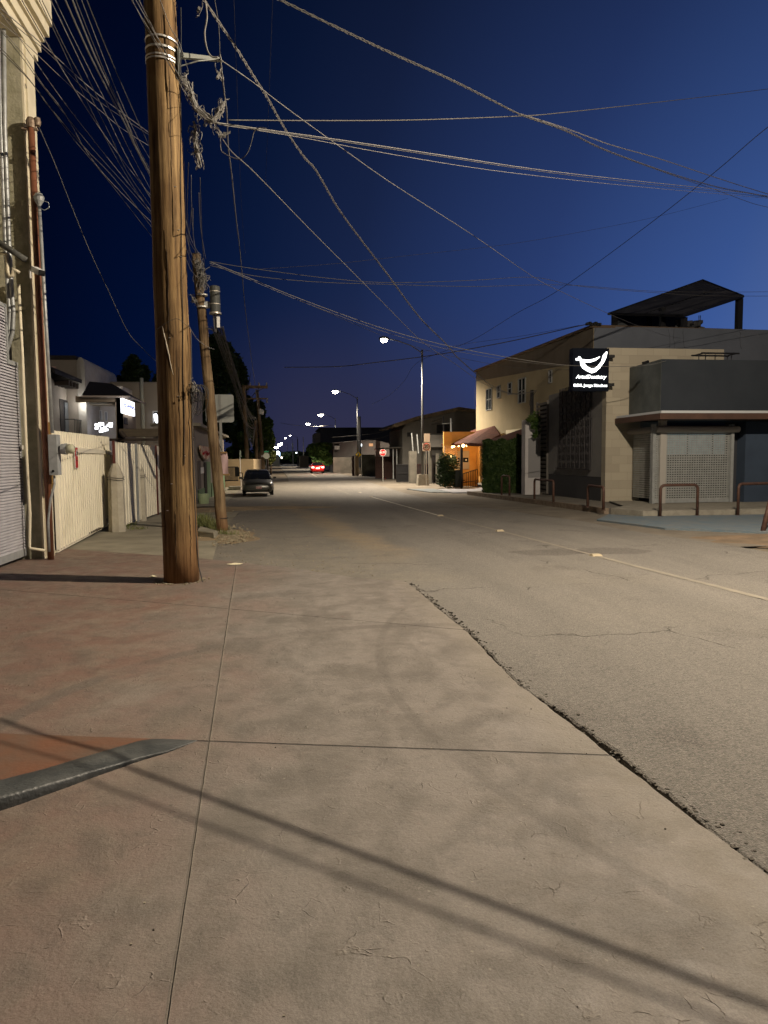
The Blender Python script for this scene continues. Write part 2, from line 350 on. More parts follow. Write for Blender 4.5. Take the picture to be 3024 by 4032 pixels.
def road_mat():
    m = bpy.data.materials.new('worn_asphalt'); m.use_nodes = True; t = m.node_tree; bs = t.nodes['Principled BSDF']; n = t.nodes.new; l = t.links.new
    co = n('ShaderNodeTexCoord'); P = co.outputs['Object']
    def noise(sc_, det=5, rough=.6, vec=P, dist=0):
        a = n('ShaderNodeTexNoise'); a.inputs['Scale'].default_value = sc_; a.inputs['Detail'].default_value = det; a.inputs['Roughness'].default_value = rough; a.inputs['Distortion'].default_value = dist; l(vec, a.inputs['Vector']); return a.outputs['Fac']
    def mth(op, a, b=None):
        k = n('ShaderNodeMath'); k.operation = op
        for i, v in enumerate((a, b)):
            if v is None: continue
            if isinstance(v, (int, float)): k.inputs[i].default_value = v
            else: l(v, k.inputs[i])
        return k.outputs[0]
    def rng(v, a, b, c=0, d=1):
        k = n('ShaderNodeMapRange'); l(v, k.inputs[0])
        for i, q in enumerate((a, b, c, d)): k.inputs[i+1].default_value = q
        return k.outputs[0]
    def mix(f, a, b):
        k = n('ShaderNodeMix'); k.data_type = 'RGBA'
        if isinstance(f, (int, float)): k.inputs['Factor'].default_value = f
        else: l(f, k.inputs['Factor'])
        for s_, v in (('A', a), ('B', b)):
            if isinstance(v, tuple): k.inputs[s_].default_value = (*v, 1)
            else: l(v, k.inputs[s_])
        return k.outputs['Result']
    mp = n('ShaderNodeMapping'); mp.inputs['Scale'].default_value = (1, .16, 1); l(P, mp.inputs[0])
    sp = n('ShaderNodeSeparateXYZ'); l(P, sp.inputs[0]); X, Y = sp.outputs['X'], sp.outputs['Y']
    streak = noise(1.1, 6, .65, mp.outputs[0], .4); big = noise(.35, 5, .6)
    c = mix(rng(streak, .35, .68), (.155, .145, .130), (.230, .214, .190))
    c = mix(mth('MULTIPLY', rng(big, .48, .68), .5), c, (.22, .20, .165))
    c = mix(mth('MULTIPLY', rng(noise(.8, 5, .65, P, .6), .58, .66), .55), c, (.095, .084, .074))
    # sandy dust dragged along the left wheel track
    g0, g1 = ground(1130, 1980).xy, ground(1480, 2150).xy; d = (g1-g0).normalized(); nx, ny = -d.y, d.x
    dd = mth('ABSOLUTE', mth('ADD', mth('ADD', mth('MULTIPLY', X, nx), mth('MULTIPLY', Y, ny)), mth('ADD', -(g0.x*nx+g0.y*ny), mth('MULTIPLY', mth('SUBTRACT', noise(.5, 4), .5), 1.6))))
    k = mth('MULTIPLY', rng(dd, .15, .55, 1, 0), mth('MULTIPLY', rng(Y, 10.5, 15), rng(Y, 26, 34, 1, 0)))
    c = mix(mth('MULTIPLY', k, rng(noise(3, 5), .3, .6, .35, 1)), c, (.40, .29, .16))
    c = mix(mth('MULTIPLY', mth('MULTIPLY', rng(mth('ADD', X, mth('MULTIPLY', mth('SUBTRACT', noise(.4, 5), .5), 3)), 1.0, 2.6, 1, 0), rng(Y, 8.6, 9.4)), .45), c, mix(rng(noise(2, 6, .7), .4, .6), (.32, .28, .20), (.20, .18, .14)))
    # damp patches on the centre
    def blob(px, py, rx, ry, c):
        g = ground(px, py); a = mth('DIVIDE', mth('SUBTRACT', X, g.x), rx); b = mth('DIVIDE', mth('SUBTRACT', Y, g.y), ry)
        r = mth('ADD', mth('ADD', mth('MULTIPLY', a, a), mth('MULTIPLY', b, b)), mth('MULTIPLY', mth('SUBTRACT', noise(1.6, 4), .5), 2.2))
        return mix(rng(r, .8, 1.0, .62, 0), c, (.075, .066, .060))
    c = blob(2180, 2168, .75, .45, c); c = blob(2400, 2162, .75, .5, c)
    # cracks
    vo = n('ShaderNodeTexVoronoi'); vo.feature = 'DISTANCE_TO_EDGE'; vo.inputs['Scale'].default_value = .42
    wv = n('ShaderNodeVectorMath'); wv.operation = 'ADD'; nn = n('ShaderNodeTexNoise'); nn.inputs['Scale'].default_value = 1.6; nn.inputs['Detail'].default_value = 6; l(P, nn.inputs['Vector'])
    l(P, wv.inputs[0]); l(nn.outputs['Color'], wv.inputs[1]); l(wv.outputs[0], vo.inputs['Vector'])
    ck = mth('MULTIPLY', rng(vo.outputs['Distance'], .002, .008, 1, 0), rng(noise(.5, 2), .52, .58))
    c = mix(mth('MULTIPLY', ck, .8), c, (.03, .027, .024))
    # aggregate
    v2 = n('ShaderNodeTexVoronoi'); v2.inputs['Scale'].default_value = 95; l(P, v2.inputs['Vector'])
    v3 = n('ShaderNodeTexVoronoi'); v3.inputs['Scale'].default_value = 42; l(P, v3.inputs['Vector'])
    sc_ = n('ShaderNodeSeparateColor'); l(v2.outputs['Color'], sc_.inputs[0])
    c = mix(.38, c, mix(sc_.outputs[0], (.055, .05, .045), (.36, .325, .28)))
    c = mix(rng(v3.outputs['Distance'], .10, .2, .6, 0), c, (.42, .38, .32))
    c = mix(.10, c, (.02, .02, .02))
    l(c, bs.inputs['Base Color']); bs.inputs['Roughness'].default_value = .82; bs.inputs['Specular IOR Level'].default_value = .3
    h = mth('ADD', mth('SUBTRACT', 1, v2.outputs['Distance']), mth('MULTIPLY', noise(60, 5, .8), 1.2))
    h = mth('SUBTRACT', h, mth('MULTIPLY', ck, 2))
    bp = n('ShaderNodeBump'); bp.inputs['Strength'].default_value = .9; bp.inputs['Distance'].default_value = .007; l(h, bp.inputs['Height']); l(bp.outputs[0], bs.inputs['Normal'])
    return m
Mroad = road_mat()
Mdirt = mat('sandy_dirt', (.30, .225, .135), (.20, .155, .10), 1.2, .95, .6, 25, bdist=.02)
Mdirtg = mat('dusty_verge', (.20, .165, .12), (.13, .108, .08), .8, .95, .6, 18, bdist=.02)
Mwalk = mat('sidewalk_concrete', (.29, .265, .20), (.20, .18, .135), 1.4, .9, .4, 30)
Mwalkr = mat('sidewalk_worn', (.21, .19, .16), (.14, .125, .105), 1.6, .9, .4, 30)
Mramp = mat('red_ramp_concrete', (.165, .075, .042), (.125, .085, .06), 3.5, .8, .4, 30)
Mbluep = mat('blue_painted_concrete', (.12, .165, .20), (.17, .185, .19), 3, .8, .3, 30)
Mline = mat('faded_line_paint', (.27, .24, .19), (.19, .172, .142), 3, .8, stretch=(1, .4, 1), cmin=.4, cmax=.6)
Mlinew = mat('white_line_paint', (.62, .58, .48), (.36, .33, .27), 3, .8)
# ================================================================ SETTING: the ground
g = MB(); NY = [-60, 0, 8, 38, 120, 400, 3000]
for Y in NY: g.v += [Vector((-1500, Y, gz(Y)-.075)), Vector((1500, Y, gz(Y)-.075))]
for k in range(len(NY)-1): g.f.append((2*k, 2*k+1, 2*k+3, 2*k+2))
struct(g.build('ground', Mdirtg, origin=(0, 0, 0)), 'dusty bare ground beyond the kerbs and between the buildings')
# crumbling slab edge along the asphalt
rnd = random.Random(3)
def edge_x(Y):
    pts = [(-8, 1.80), (1.8, 1.79), (2.4, 1.79), (3.56, 1.70), (4.7, 1.60), (6.27, 1.62), (9.2, 1.52), (12, 1.5)]
    for a, b in zip(pts, pts[1:]):
        if a[0] <= Y <= b[0]: return a[1]+(b[1]-a[1])*(Y-a[0])/(b[0]-a[0])
    return 1.52
def roff(Y): return -.003-.025*max(0, min(1, (Y-5.5)/3.7))
def jag(Y, s): return .5*math.sin(Y*3.1+s)+.3*math.sin(Y*9.7+2*s)+.25*math.sin(Y*23+s*3)+.2*math.sin(Y*51+s)
slab = MB(); rows = []
Y = -8.0
while Y < 9.2: rows.append((Y, -9, edge_x(Y)+.012*jag(Y, 1))); Y += .07
rows += [(9.2, -9, 1.5), (9.35, -9, 1.2), (9.6, -9, .86), (10.1, -9, .5), (10.7, -9, .02), (11.4, -9, -.7), (12.1, -9, -1.42), (13.4, -9, -3.2), (14.9, -9, -5.3), (15.2, -9, -8.9)]
for (Y, l, r) in rows: slab.v += [Vector((l, Y, gz(Y))), Vector((r, Y, gz(Y))), Vector((r+.006, Y, gz(Y)-.09))]
for k in range(len(rows)-1):
    a, b = 3*k, 3*k+3; slab.f += [(a, a+1, b+1, b), (a+1, a+2, b+2, b+1)]
struct(slab.build('pavement', Mslab, origin=(0, 0, 0)), 'wide stamped concrete pavement in the foreground, red-brown turning beige')
road = MB(); rr = []
Y = -8.0
while Y < 9.25:
    wdt = .010+.032*max(0, min(1, (7.6-Y)/2.5))*(.45+.55*math.sin(Y*1.9+1))
    rr.append((Y, edge_x(Y)+max(.006, wdt+.020*jag(Y, 2.3)), 8.2)); Y += .035
rr.append((9.3, edge_x(9.3)+.03, 8.2))
rr2 = [(9.3, -1.9, 8.2), (12, -1.75, 8.2), (15.5, -1.7, 7.8), (18, -1.6, 7.9), (24, -1.6, 7.2), (28, -2.4, 6.5), (29, -2.8, 6.4), (38, -2.9, 6.5), (45, -2.9, 6.6), (56, -1.9, 6.7), (62, .2, 6.8), (80, .1, 7), (160, -1.2, 7), (800, -3, 9)]
def addroad(rws, nx=1):
    base = len(road.v)
    for (Y, l, r) in rws: road.v += [Vector((l, Y, gz(Y)-.06)), Vector((l+.004, Y, gz(Y)+roff(Y)-.009)), Vector((l+.02, Y, gz(Y)+roff(Y))), Vector((r, Y, gz(Y)+roff(Y)))]
    for k in range(len(rws)-1):
        a = base+4*k; b = a+4
        road.f += [(a, a+1, b+1, b), (a+1, a+2, b+2, b+1), (a+2, a+3, b+3, b+2)]
addroad(rr); addroad(rr2)
struct(road.build('road', Mroad, origin=(0, 0, 0)), 'worn grey asphalt road running away down the street')
gut = MB()
Mgut = mat('gutter_grit', (.05, .042, .034), (.11, .095, .075), 30, .95, .8, 60)
for Y in (-8, 8, 9.3): gut.v += [Vector((1.3, Y, gz(Y)-.056)), Vector((2.1, Y, gz(Y)-.056))]
gut.f = [(0, 1, 3, 2), (2, 3, 5, 4)]
struct(gut.build('gutter', Mgut, origin=(0, 0, 0)), 'dark gap between the concrete slab and the asphalt')
cb = MB()
for i in range(420):
    Y = 1.6+rnd.random()**1.2*7.4; x = edge_x(Y)+rnd.gauss(.045, .03); s = rnd.uniform(.002, .010)
    c = Vector((x, Y, gz(Y)-.01+rnd.random()*.008)); cb.hexa([c+Vector((sx*s*rnd.uniform(.6, 1.2), sy*s*rnd.uniform(.6, 1.2), sz*s*.7)) for sz in (-1, 1) for sx, sy in ((-1, -1), (1, -1), (1, 1), (-1, 1))])
tag(cb.build('asphalt_crumbs', mat('crumb', (.05, .045, .038), (.12, .105, .085), 40, .95), origin=(0, 0, 0)), 'loose dark crumbs of asphalt along the broken road edge', 'rubble', kind='stuff')

struct(sheet('sidewalk', [(11.5, -4.6, -1.2), (15.4, -4.6, -1.45), (15.6, -4.6, -2.35), (19.2, -4.6, -2.3), (19.4, -4.6, -1.55), (24.6, -4.6, -1.6)], -.008, Mwalk, 4), 'pale concrete sidewalk beside the cream fence')
struct(sheet('sidewalk', [(28.3, -4.6, -2.5), (38, -4.6, -2.75), (50, -5, -3)], -.004, Mwalk, 4), 'pale concrete sidewalk in front of the green shop')
def rough_patch(name, pts_px, m, label, off=.006, seed=1, hump=0):
    """an irregular patch lying on the ground, given by its outline"""
    P = [ground(*q) for q in pts_px]; r_ = random.Random(seed); b = MB(); n = len(P); Q = []
    for i in range(n):
        a, c = P[i], P[(i+1) % n]; k = max(3, int((c-a).length/.25))
        for j in range(k):
            q = a.lerp(c, j/k)
            sh = r_.gauss(0, .05); q = q+Vector((r_.gauss(0, .06), sh*1.5, 0)); Q.append(Vector((q.x, q.y, gz(q.y)+off)))
    c = sum(Q, Vector())/len(Q); c.z = gz(c.y)+off+hump
    b.v = [c]+[c.lerp(q, .6)+Vector((0, 0, hump*.25)) for q in Q]+Q; n = len(Q)
    for i in range(n): j = (i+1) % n; b.f += [(0, 1+i, 1+j), (1+i, 1+n+i, 1+n+j, 1+j)]
    return struct(b.build(name, m, origin=(0, 0, 0)), label)
# right-hand side: dusty apron, kerbed sidewalk, platform, blue ramp
struct(sheet('verge', [(12, 8.2, 30), (15.5, 7.8, 12.0), (18, 7.9, 11.5), (20.7, 7.7, 11.6), (24, 7.2, 10.4), (29, 6.4, 9.8), (36, 6.45, 12), (42, 6.55, 14), (56, 6.7, 16), (80, 6.9, 14), (160, 6.9, 12)], -.034, mat('dusty_concrete', (.20, .175, .14), (.14, .12, .095), 1.1, .93, .5, 22), 6), 'dusty worn concrete verge on the far side of the road')
def raised(name, plan, h, mtop, label, mside=None):
    b = MB(); n = len(plan)
    T = [Vector((x, y, gz(y)+h)) for x, y in plan]; B = [Vector((x, y, gz(y)-.1)) for x, y in plan]
    b.v = T+B; b.f.append(tuple(range(n)))
    for i in range(n): j = (i+1) % n; b.f.append((i, n+i, n+j, j))
    return struct(b.build(name, mtop, origin=(0, 0, 0)), label)
kerbplan = [(9.83, 20.7), (9.77, 24), (9.65, 28), (9.53, 32), (9.40, 35.75), (10.0, 36.4), (13.0, 36.4), (12.9, 24.5), (11.5, 24.45), (10.6, 21.6)]
raised('kerb', [(9.68, 20.7), (9.62, 24), (9.5, 28), (9.38, 32), (9.25, 35.8), (9.40, 35.75), (9.53, 32), (9.65, 28), (9.77, 24), (9.83, 20.7)], .145, mat('kerb_brown', (.16, .12, .09), (.25, .20, .15), 5, .9, .5, 20), 'brown stained concrete kerb along the raised sidewalk')
raised('sidewalk', kerbplan, .13, Mwalkr, 'raised sidewalk with pipe hoops below the dental office')
raised('sidewalk', [(9.7, 20.3), (10.05, 19.0), (30, 18.0), (30, 24.2), (11.6, 24.4), (10.7, 21.5)], .16, Mconc, 'concrete platform in front of the shuttered shop')
raised('path', [(8.3, 18.2), (8.7, 15.4), (10.2, 14.1), (30, 12.4), (30, 17.99), (10.05, 18.98), (9.5, 20.0)], .012, Mbluep, 'blue-grey painted ramp below the shop platform')
raised('path', [(9.0, 42.0), (9.0, 38), (11.5, 36.9), (12.5, 44), (10.8, 44)], .02, mat('lilac_concrete', (.33, .34, .38), (.26, .27, .31), 2, .85), 'pale lilac entrance slab in front of the orange patio')
raised('path', [(7.4, 43.5), (8.0, 39.2), (9.0, 38.5), (9.1, 43.4)], .0, Mbluep, 'blue painted kerb ramp before the patio')
def mound(name, cx, cy, rx, ry, h, m, label, seed=1):
    r_ = random.Random(seed); b = MB(); n = 40; K = 8
    b.v.append(Vector((cx, cy, gz(cy)+h)))
    ph = [r_.uniform(0, 6) for _ in range(4)]
    for k in range(1, K+1):
        for a in range(n):
            t = 2*math.pi*a/n; q = k/K; w_ = 1+.14*math.sin(3*t+ph[0])+.08*math.sin(7*t+ph[1])
            z = h*(1-q)**1.3*(1+.3*math.sin(5*t+ph[2]+k))
            y = cy+ry*q*w_*math.sin(t); b.v.append(Vector((cx+rx*q*w_*math.cos(t), y, gz(y)+z-.055*q**3)))
    for a in range(n): b.f.append((0, 1+a, 1+(a+1) % n))
    for k in range(K-1):
        for a in range(n): b.f.append((1+k*n+a, 1+(k+1)*n+a, 1+(k+1)*n+(a+1) % n, 1+k*n+(a+1) % n))
    return struct(b.build(name, m, smooth=True, origin=(0, 0, 0)), label)
mound('sand', -1.7, 26.7, 3.7, 1.25, .05, Mdirt, 'low band of yellow sand drifted across the road edge', 4)
gq = ground(880, 2108); mound('sand', gq.x, gq.y, .95, 1.9, .03, Mdirt, 'sandy patch with rubble round the foot of the leaning pole', 5)
mound('dirt', 10.6, 13.0, 2.9, 1.1, .07, mat('mound_earth', (.22, .155, .10), (.13, .10, .07), 2, .95, .9, 12, bdist=.04), 'low heap of broken brown ground beside the blue ramp', 3)
# the near red ramp and its dark kerb, rising to the left from a point
OUT = [(-160, 3236, .075), (0, 3194, .064), (92, 3163, .057), (182, 3130, .050), (274, 3097, .042), (365, 3062, .034), (456, 3031, .027), (547, 2998, .020), (610, 2979, .015), (656, 2966, .011), (716, 2942, .006), (775, 2918, .001)]
INN = [(-160, 3098), (0, 3071), (92, 3048), (182, 3025), (274, 2997), (365, 2970), (456, 2943), (547, 2917), (600, 2909), (650, 2909), (712, 2912), (778, 2916)]
kb = MB(); IN = []
for (x, y, h), (x2, y2) in zip(OUT, INN):
    p = ground(x, y); q = ground(x2, y2, h); p.z = 0; d = (q-p); d.z = 0; wq = d.length; d.normalize(); e = min(.018, h*.35, wq*.2)
    prof = [(0, -.01), (.0, h*.3), (e*.15, h-e*.75), (e*.55, h-e*.2), (e*1.3, h), (wq*.5, h+.002), (wq-.004, h+.001), (wq, h-.012)]
    for (a, z) in prof: kb.v.append(p+d*a+Vector((0, 0, z+.0005)))
    IN.append(p+d*wq+Vector((0, 0, max(.0035, h-.003))))
for i in range(len(OUT)-1):
    for j in range(7): a = i*8+j; kb.f.append((a, a+8, a+9, a+1))
tag(kb.build('ramp_kerb', mat('worn_black_paint', (.045, .050, .050), (.115, .118, .112), 5, .45, .5, 60, spec=.45, cmin=.38, cmax=.72), smooth=True), 'rounded grey-black painted kerb edging the red ramp, curving up to the left', 'kerb')
rm = MB(); jl = lambda x: ground(x, 2890+(x/2420)*85)
for i in range(8):
    x0, x1 = OUT[i][0], OUT[i+1][0]
    a, b = jl(x0)+Vector((0, 0, .004)), jl(x1)+Vector((0, 0, .004))
    n_ = 4
    for k in range(n_): rm.poly([IN[i].lerp(a, k/n_), IN[i+1].lerp(b, k/n_), IN[i+1].lerp(b, (k+1)/n_), IN[i].lerp(a, (k+1)/n_)])
a = jl(-160)+Vector((0, 0, .004)); rm.poly([IN[0]+Vector((-2.5, -.6, .05)), IN[0], a, a+Vector((-2.5, 0, 0))])
struct(rm.build('ramp', Mramp, origin=(0, 0, 0)), 'dusty red-brown painted concrete ramp at the left edge')
# painted centre line and road studs
def strip(name, pts, wd, off, m, label):
    P = [ground(*q) for q in pts]; b = MB(); S = []
    for a, c in zip(P, P[1:]):
        k = max(1, int((c-a).length/.6)); S += [a.lerp(c, j/k) for j in range(k)]
    S.append(P[-1])
    for i, p in enumerate(S):
        d = (S[min(i+1, len(S)-1)]-S[max(i-1, 0)]).normalized(); s_ = Vector((d.y, -d.x, 0))*wd/2
        for q in (p-s_, p+s_): b.v.append(Vector((q.x, q.y, gz(q.y)+roff(q.y)+off)))
    for i in range(len(S)-1): b.f.append((2*i, 2*i+1, 2*i+3, 2*i+2))
    return struct(b.build(name, m, origin=(0, 0, 0)), label)
strip('road_marking', [(3260, 2418), (2970, 2342), (2660, 2262), (2346, 2182)], .11, .004, Mline, 'faded centre line in the near part of the road')
strip('road_marking', [(2346, 2182), (2040, 2104), (1734, 2028)], .09, .004, mat('ghost_line', (.20, .18, .15), (.24, .21, .17), 4, .85), 'almost worn away stretch of the centre line')
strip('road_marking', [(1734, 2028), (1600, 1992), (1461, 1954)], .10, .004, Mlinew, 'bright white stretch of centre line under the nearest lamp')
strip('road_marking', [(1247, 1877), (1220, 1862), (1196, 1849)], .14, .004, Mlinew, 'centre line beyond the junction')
strip('road_marking', [(1380, 1945), (1290, 1912)], .09, .004, Mline, 'faint turning line in the junction')
strip('road_marking', [(1190, 1894), (1300, 1892), (1422, 1897)], .5, .004, Mline, 'worn pale stop bar across the junction')
for i, x in enumerate((1128, 1143, 1158, 1173, 1189, 1204, 1219)):
    strip('road_marking', [(x-4, 1845.2), (x+4, 1845)], .9, .005, Mlinew, 'short white block of the distant dotted crossing')
Mstud = mat('stud_reflector', (.42, .35, .24), None, rough=.4)
for (x, y, lb) in ((2346, 2182, 'pale square road stud on the centre line, nearest of the row, beside the damp patches'), (1968, 2087, 'pale road stud on the centre line, second nearest of the row'),
                   (1734, 2028, 'pale road stud at the near end of the bright white line'), (1461, 1954, 'pale road stud at the far end of the bright white line'), (1417, 1938, 'smallest pale road stud, alone in the junction')):
    p = ground(x, y); b = MB(); z = gz(p.y)+roff(p.y)
    b.hexa([(p.x-.09, p.y-.09, z), (p.x+.09, p.y-.09, z), (p.x+.09, p.y+.09, z), (p.x-.09, p.y+.09, z), (p.x-.07, p.y-.03, z+.035), (p.x+.07, p.y-.03, z+.035), (p.x+.07, p.y+.03, z+.035), (p.x-.07, p.y+.03, z+.035)])
    tag(b.build('road_stud', Mstud), lb, 'road stud', 'pale studs set along the centre line')
# litter
for (x, y, s, lb) in ((925, 2223, .10, 'crumpled pale scrap of litter on the asphalt right of the big pole'), (600, 2272, .05, 'small white scrap lying in the shadow left of the big pole')):
    p = ground(x, y); r_ = random.Random(int(x)); b = MB(); n = 9; c = Vector((p.x, p.y, gz(p.y)+.03)); q = []
    for a in range(n):
        t = 2*math.pi*a/n; q.append(Vector((p.x+s*math.cos(t)*r_.uniform(.6, 1.3), p.y+s*.8*math.sin(t)*r_.uniform(.5, 1.2), gz(p.y)+.002+r_.random()*.012)))
    for a in range(n): b.poly([c, q[a], q[(a+1) % n]])
    tag(b.build('litter', mat('paper', (.66, .6, .42), None)), lb, 'litter')

# ================================================================ street lamps
Mlens = mat('lamp_lens', (.9, .9, .8), None, emit=(1, .93, .78), es=60)
Mlpole = mat('lamp_pole_steel', (.085, .088, .09), (.065, .068, .07), 4, .5, metal=.3)
def street_lamp(bx, by, label, zt=9.1, zh=9.9, arm=2.7, W_=2000, lens=.26, light=True, side=-1, footing=True, kind='SPOT'):
    b0 = gz(by); t = thing('street_lamp', label, 'street lamp', (bx, by, b0), 'street lamps along the road')
    m = MB(); m.tube([(bx, by, b0+.3), (bx, by, zt*.5), (bx, by, zt)], [.10, .08, .055], 10); m.build('pole', Mlpole, t, smooth=True)
    if footing:
        m = MB(); m.hexa([(bx-.4, by-.4, b0-.05), (bx+.4, by-.4, b0-.05), (bx+.4, by+.4, b0-.05), (bx-.4, by+.4, b0-.05), (bx-.34, by-.34, b0+.75), (bx+.34, by-.34, b0+.75), (bx+.34, by+.34, b0+.75), (bx-.34, by+.34, b0+.75)])
        m.build('footing', Mconc, t)
    hx = bx+side*arm; m = MB()
    m.tube([(bx, by, zt-.15), (bx+side*arm*.3, by, zt+(zh-zt)*.45), (bx+side*arm*.65, by, zt+(zh-zt)*.85), (hx-side*.2, by, zh)], .035, 8)
    m.tube([(bx, by, zt-.35), (bx, by, zt+.06)], .075, 10); m.build('arm', Mlpole, t, smooth=True)
    m = MB(); m.lathe((hx, by, zh), [(.04, -.34), (.12, -.28), (.165, -.1), (.17, .1), (.12, .3), (.03, .36)], 12, 'X')
    hd = m.build('head', Mlpole, t, smooth=True)
    m = MB(); prof = [(lens*math.cos(a), -lens*.75*math.sin(a)) for a in [k*math.pi/2/6 for k in range(7)]]  # far lenses are oversized; the extra width stands for bloom
    prof[-1] = (.01, prof[-1][1]); m.lathe((hx, by, zh-.06), prof, 14); m.build('lens', Mlens, hd, smooth=True)
    if light:
        ld = bpy.data.lights.new('lamp_light', kind); ld.energy = W_; ld.color = LAMPC; ld.shadow_soft_size = .016
        if kind == 'SPOT': ld.spot_size = R(142); ld.spot_blend = .55
        lo = bpy.data.objects.new('lamp_light', ld); col.objects.link(lo); lo.parent = t; lo.location = (hx-bx, 0, zh-.06-lens*.75-.3-b0)
    return t
street_lamp(9.5, 6.9, 'street lamp outside the frame to the right that lights the foreground', W_=8800, kind='POINT')
street_lamp(9.6, 49.7, 'tall street lamp behind the speed limit sign, the nearest and highest one seen', W_=16000)
street_lamp(8.85, 88, 'street lamp beside the yellow crossing sign, second nearest', W_=9000, lens=.36)
street_lamp(9.3, 134, 'street lamp right of the round green tree, third nearest', W_=9000, lens=.46)
street_lamp(8.6, 180, 'street lamp with its globe just above the round green tree, fourth nearest', W_=9000, lens=.55, zt=9.6, zh=10.5, arm=3)
for (px, py, Yd, ln, lb) in ((1142, 1714, 240, .3, 'dim distant street lamp, fifth along the right side'), (1124, 1723, 262, .34, 'small distant street lamp, sixth along the right side'),
        (1108, 1744, 300, .4, 'small lamp right beside a bigger distant lamp'), (1101.5, 1749, 250, .72, 'distant lamp with an oversized glow globe above the far red tail lights'),
        (1087.5, 1759, 255, .75, 'distant lamp with an oversized glow globe, lowest in the row above the far end of the street'), (1065, 1751, 200, .45, 'distant lamp showing through the edge of the street trees')):
    p = at(px, py, Yd); s_ = -1 if px > 1105 else 1
    street_lamp(p.x-s_*2.4, Yd, lb, zt=p.z-.6, zh=p.z, arm=2.4, lens=ln, light=False, side=s_, footing=False)

# ================================================================ the big wooden pole
pb = ground(715, 2288)
def pole_between(name, mb_m, base, top, r0_, r1_, par, n=20, wob=.006, seed=1):
    r_ = random.Random(seed); K = 26; pts = []; rad = []
    for k in range(K+1):
        t = k/K; p = base.lerp(top, t); pts.append(p+Vector((r_.gauss(0, wob), r_.gauss(0, wob), 0)) if 0 < k < K else p); rad.append(r0_+(r1_-r0_)*t)
    b = MB(); b.tube(pts, rad, n); return b.build(name, mb_m, par, smooth=True)
PBY = pb.y
ptop0 = at(630, 0, PBY+.05)
def ext(a, b, k): return a+(b-a)*k
ptop = ext(pb, ptop0, 1.75)
big = thing('utility_pole', 'massive round wooden utility pole rising out of the foreground pavement', 'utility pole', tuple(pb))
pole_between('pole', Mpole, pb-Vector((0, 0, .1)), ptop, .232, .17, big, 28, .004)
rp = lambda t: .232+(.17-.232)*t/1.75   # radius at fraction
def band(par, px, py, r, wd, m=Msteel, tilt=0):
    c = at(px, py, PBY+.03); b = MB(); n = 24
    for k in range(n+1):
        a = 2*math.pi*k/n; o = Vector((math.cos(a)*r, math.sin(a)*r, tilt*math.cos(a))); b.v += [c+o-Vector((0, 0, wd/2)), c+o+Vector((0, 0, wd/2)), c+o*1.02+Vector((0, 0, wd/2)), c+o*1.02-Vector((0, 0, wd/2))]
    for k in range(n):
        a = 4*k
        for j in range(4): b.f.append((a+j, a+(j+1) % 4, a+4+(j+1) % 4, a+4+j))
    return b.build('strap', m, par)
for (y, wd) in ((172, .022), (210, .025), (243, .018), (256, .018)): band(big, 637+(y-172)*.02, y, .2, wd, tilt=-.012)
# flat timber casing and conduit down the right side
cas = MB(); X0 = ground(768, 2275); a = at(743, 1296, PBY+.05); bq = Vector((X0.x, PBY+.05, gz(PBY)))
for (o0, o1, d0, d1) in ((-.015, .022, -.05, .05), ):
    cas.hexa([bq+Vector((o0, d0, 0)), bq+Vector((o1, d0, 0)), bq+Vector((o1, d1, 0)), bq+Vector((o0, d1, 0)), a+Vector((o0, d0, 0)), a+Vector((o1, d0, 0)), a+Vector((o1, d1, 0)), a+Vector((o0, d1, 0))])
cas.build('casing', mat('casing_wood', (.10, .05, .022), (.19, .10, .045), 6, .8, .4, 20, stretch=(6, 6, .6)), big)
cw = MB(); cw.tube([at(752, 1310, PBY-.06), at(757, 1700, PBY-.06), at(771, 2100, PBY-.07), at(782, 2230, PBY-.08), ground(798, 2292)], .008, 6)
cw.build('ground_wire', Mcabled, big)
bk = MB(); A_ = at(704, 205, PBY-.05); B_ = at(872, 226, PBY+.1)
bk.hexa([A_+Vector((0, 0, -.06)), B_+Vector((0, 0, -.035)), B_+Vector((0, .05, -.035)), A_+Vector((0, .05, -.06)), A_, B_, B_+Vector((0, .05, 0)), A_+Vector((0, .05, 0))])
bk.tube([at(706, 262, PBY), at(780, 240, PBY), B_+Vector((-.03, 0, -.02))], .009, 6)
pl = at(703, 218, PBY-.08); bk.box(pl.x-.01, pl.x+.012, pl.y, pl.y+.1, pl.z-.25, pl.z+.13)
bk.build('bracket', mat('bracket_grey', (.26, .27, .25), None, rough=.5, metal=.3), big)
def on_pole(px, py, out_=.004):
    """a point on the near face of the big pole"""
    t = (pb.z-at(px, py, PBY).z)/(pb.z-ptop.z); c = pb.lerp(ptop, t); rr_ = .232+(.17-.232)*t+out_; d = ray(px, py)
    o = Vector((0, 0, CAMZ)); dx, dy = d.x, d.y; fx_, fy_ = o.x-c.x, o.y-c.y; A_2 = dx*dx+dy*dy; B_2 = 2*(fx_*dx+fy_*dy); C_2 = fx_*fx_+fy_*fy_-rr_*rr_; D_2 = B_2*B_2-4*A_2*C_2
    if D_2 < 0: return at(px, py, PBY-rr_)
    return o+d*((-B_2-math.sqrt(D_2))/(2*A_2))
r_ = random.Random(61); Mcrk = mat('pole_crack', (.018, .011, .006), None, rough=.95)
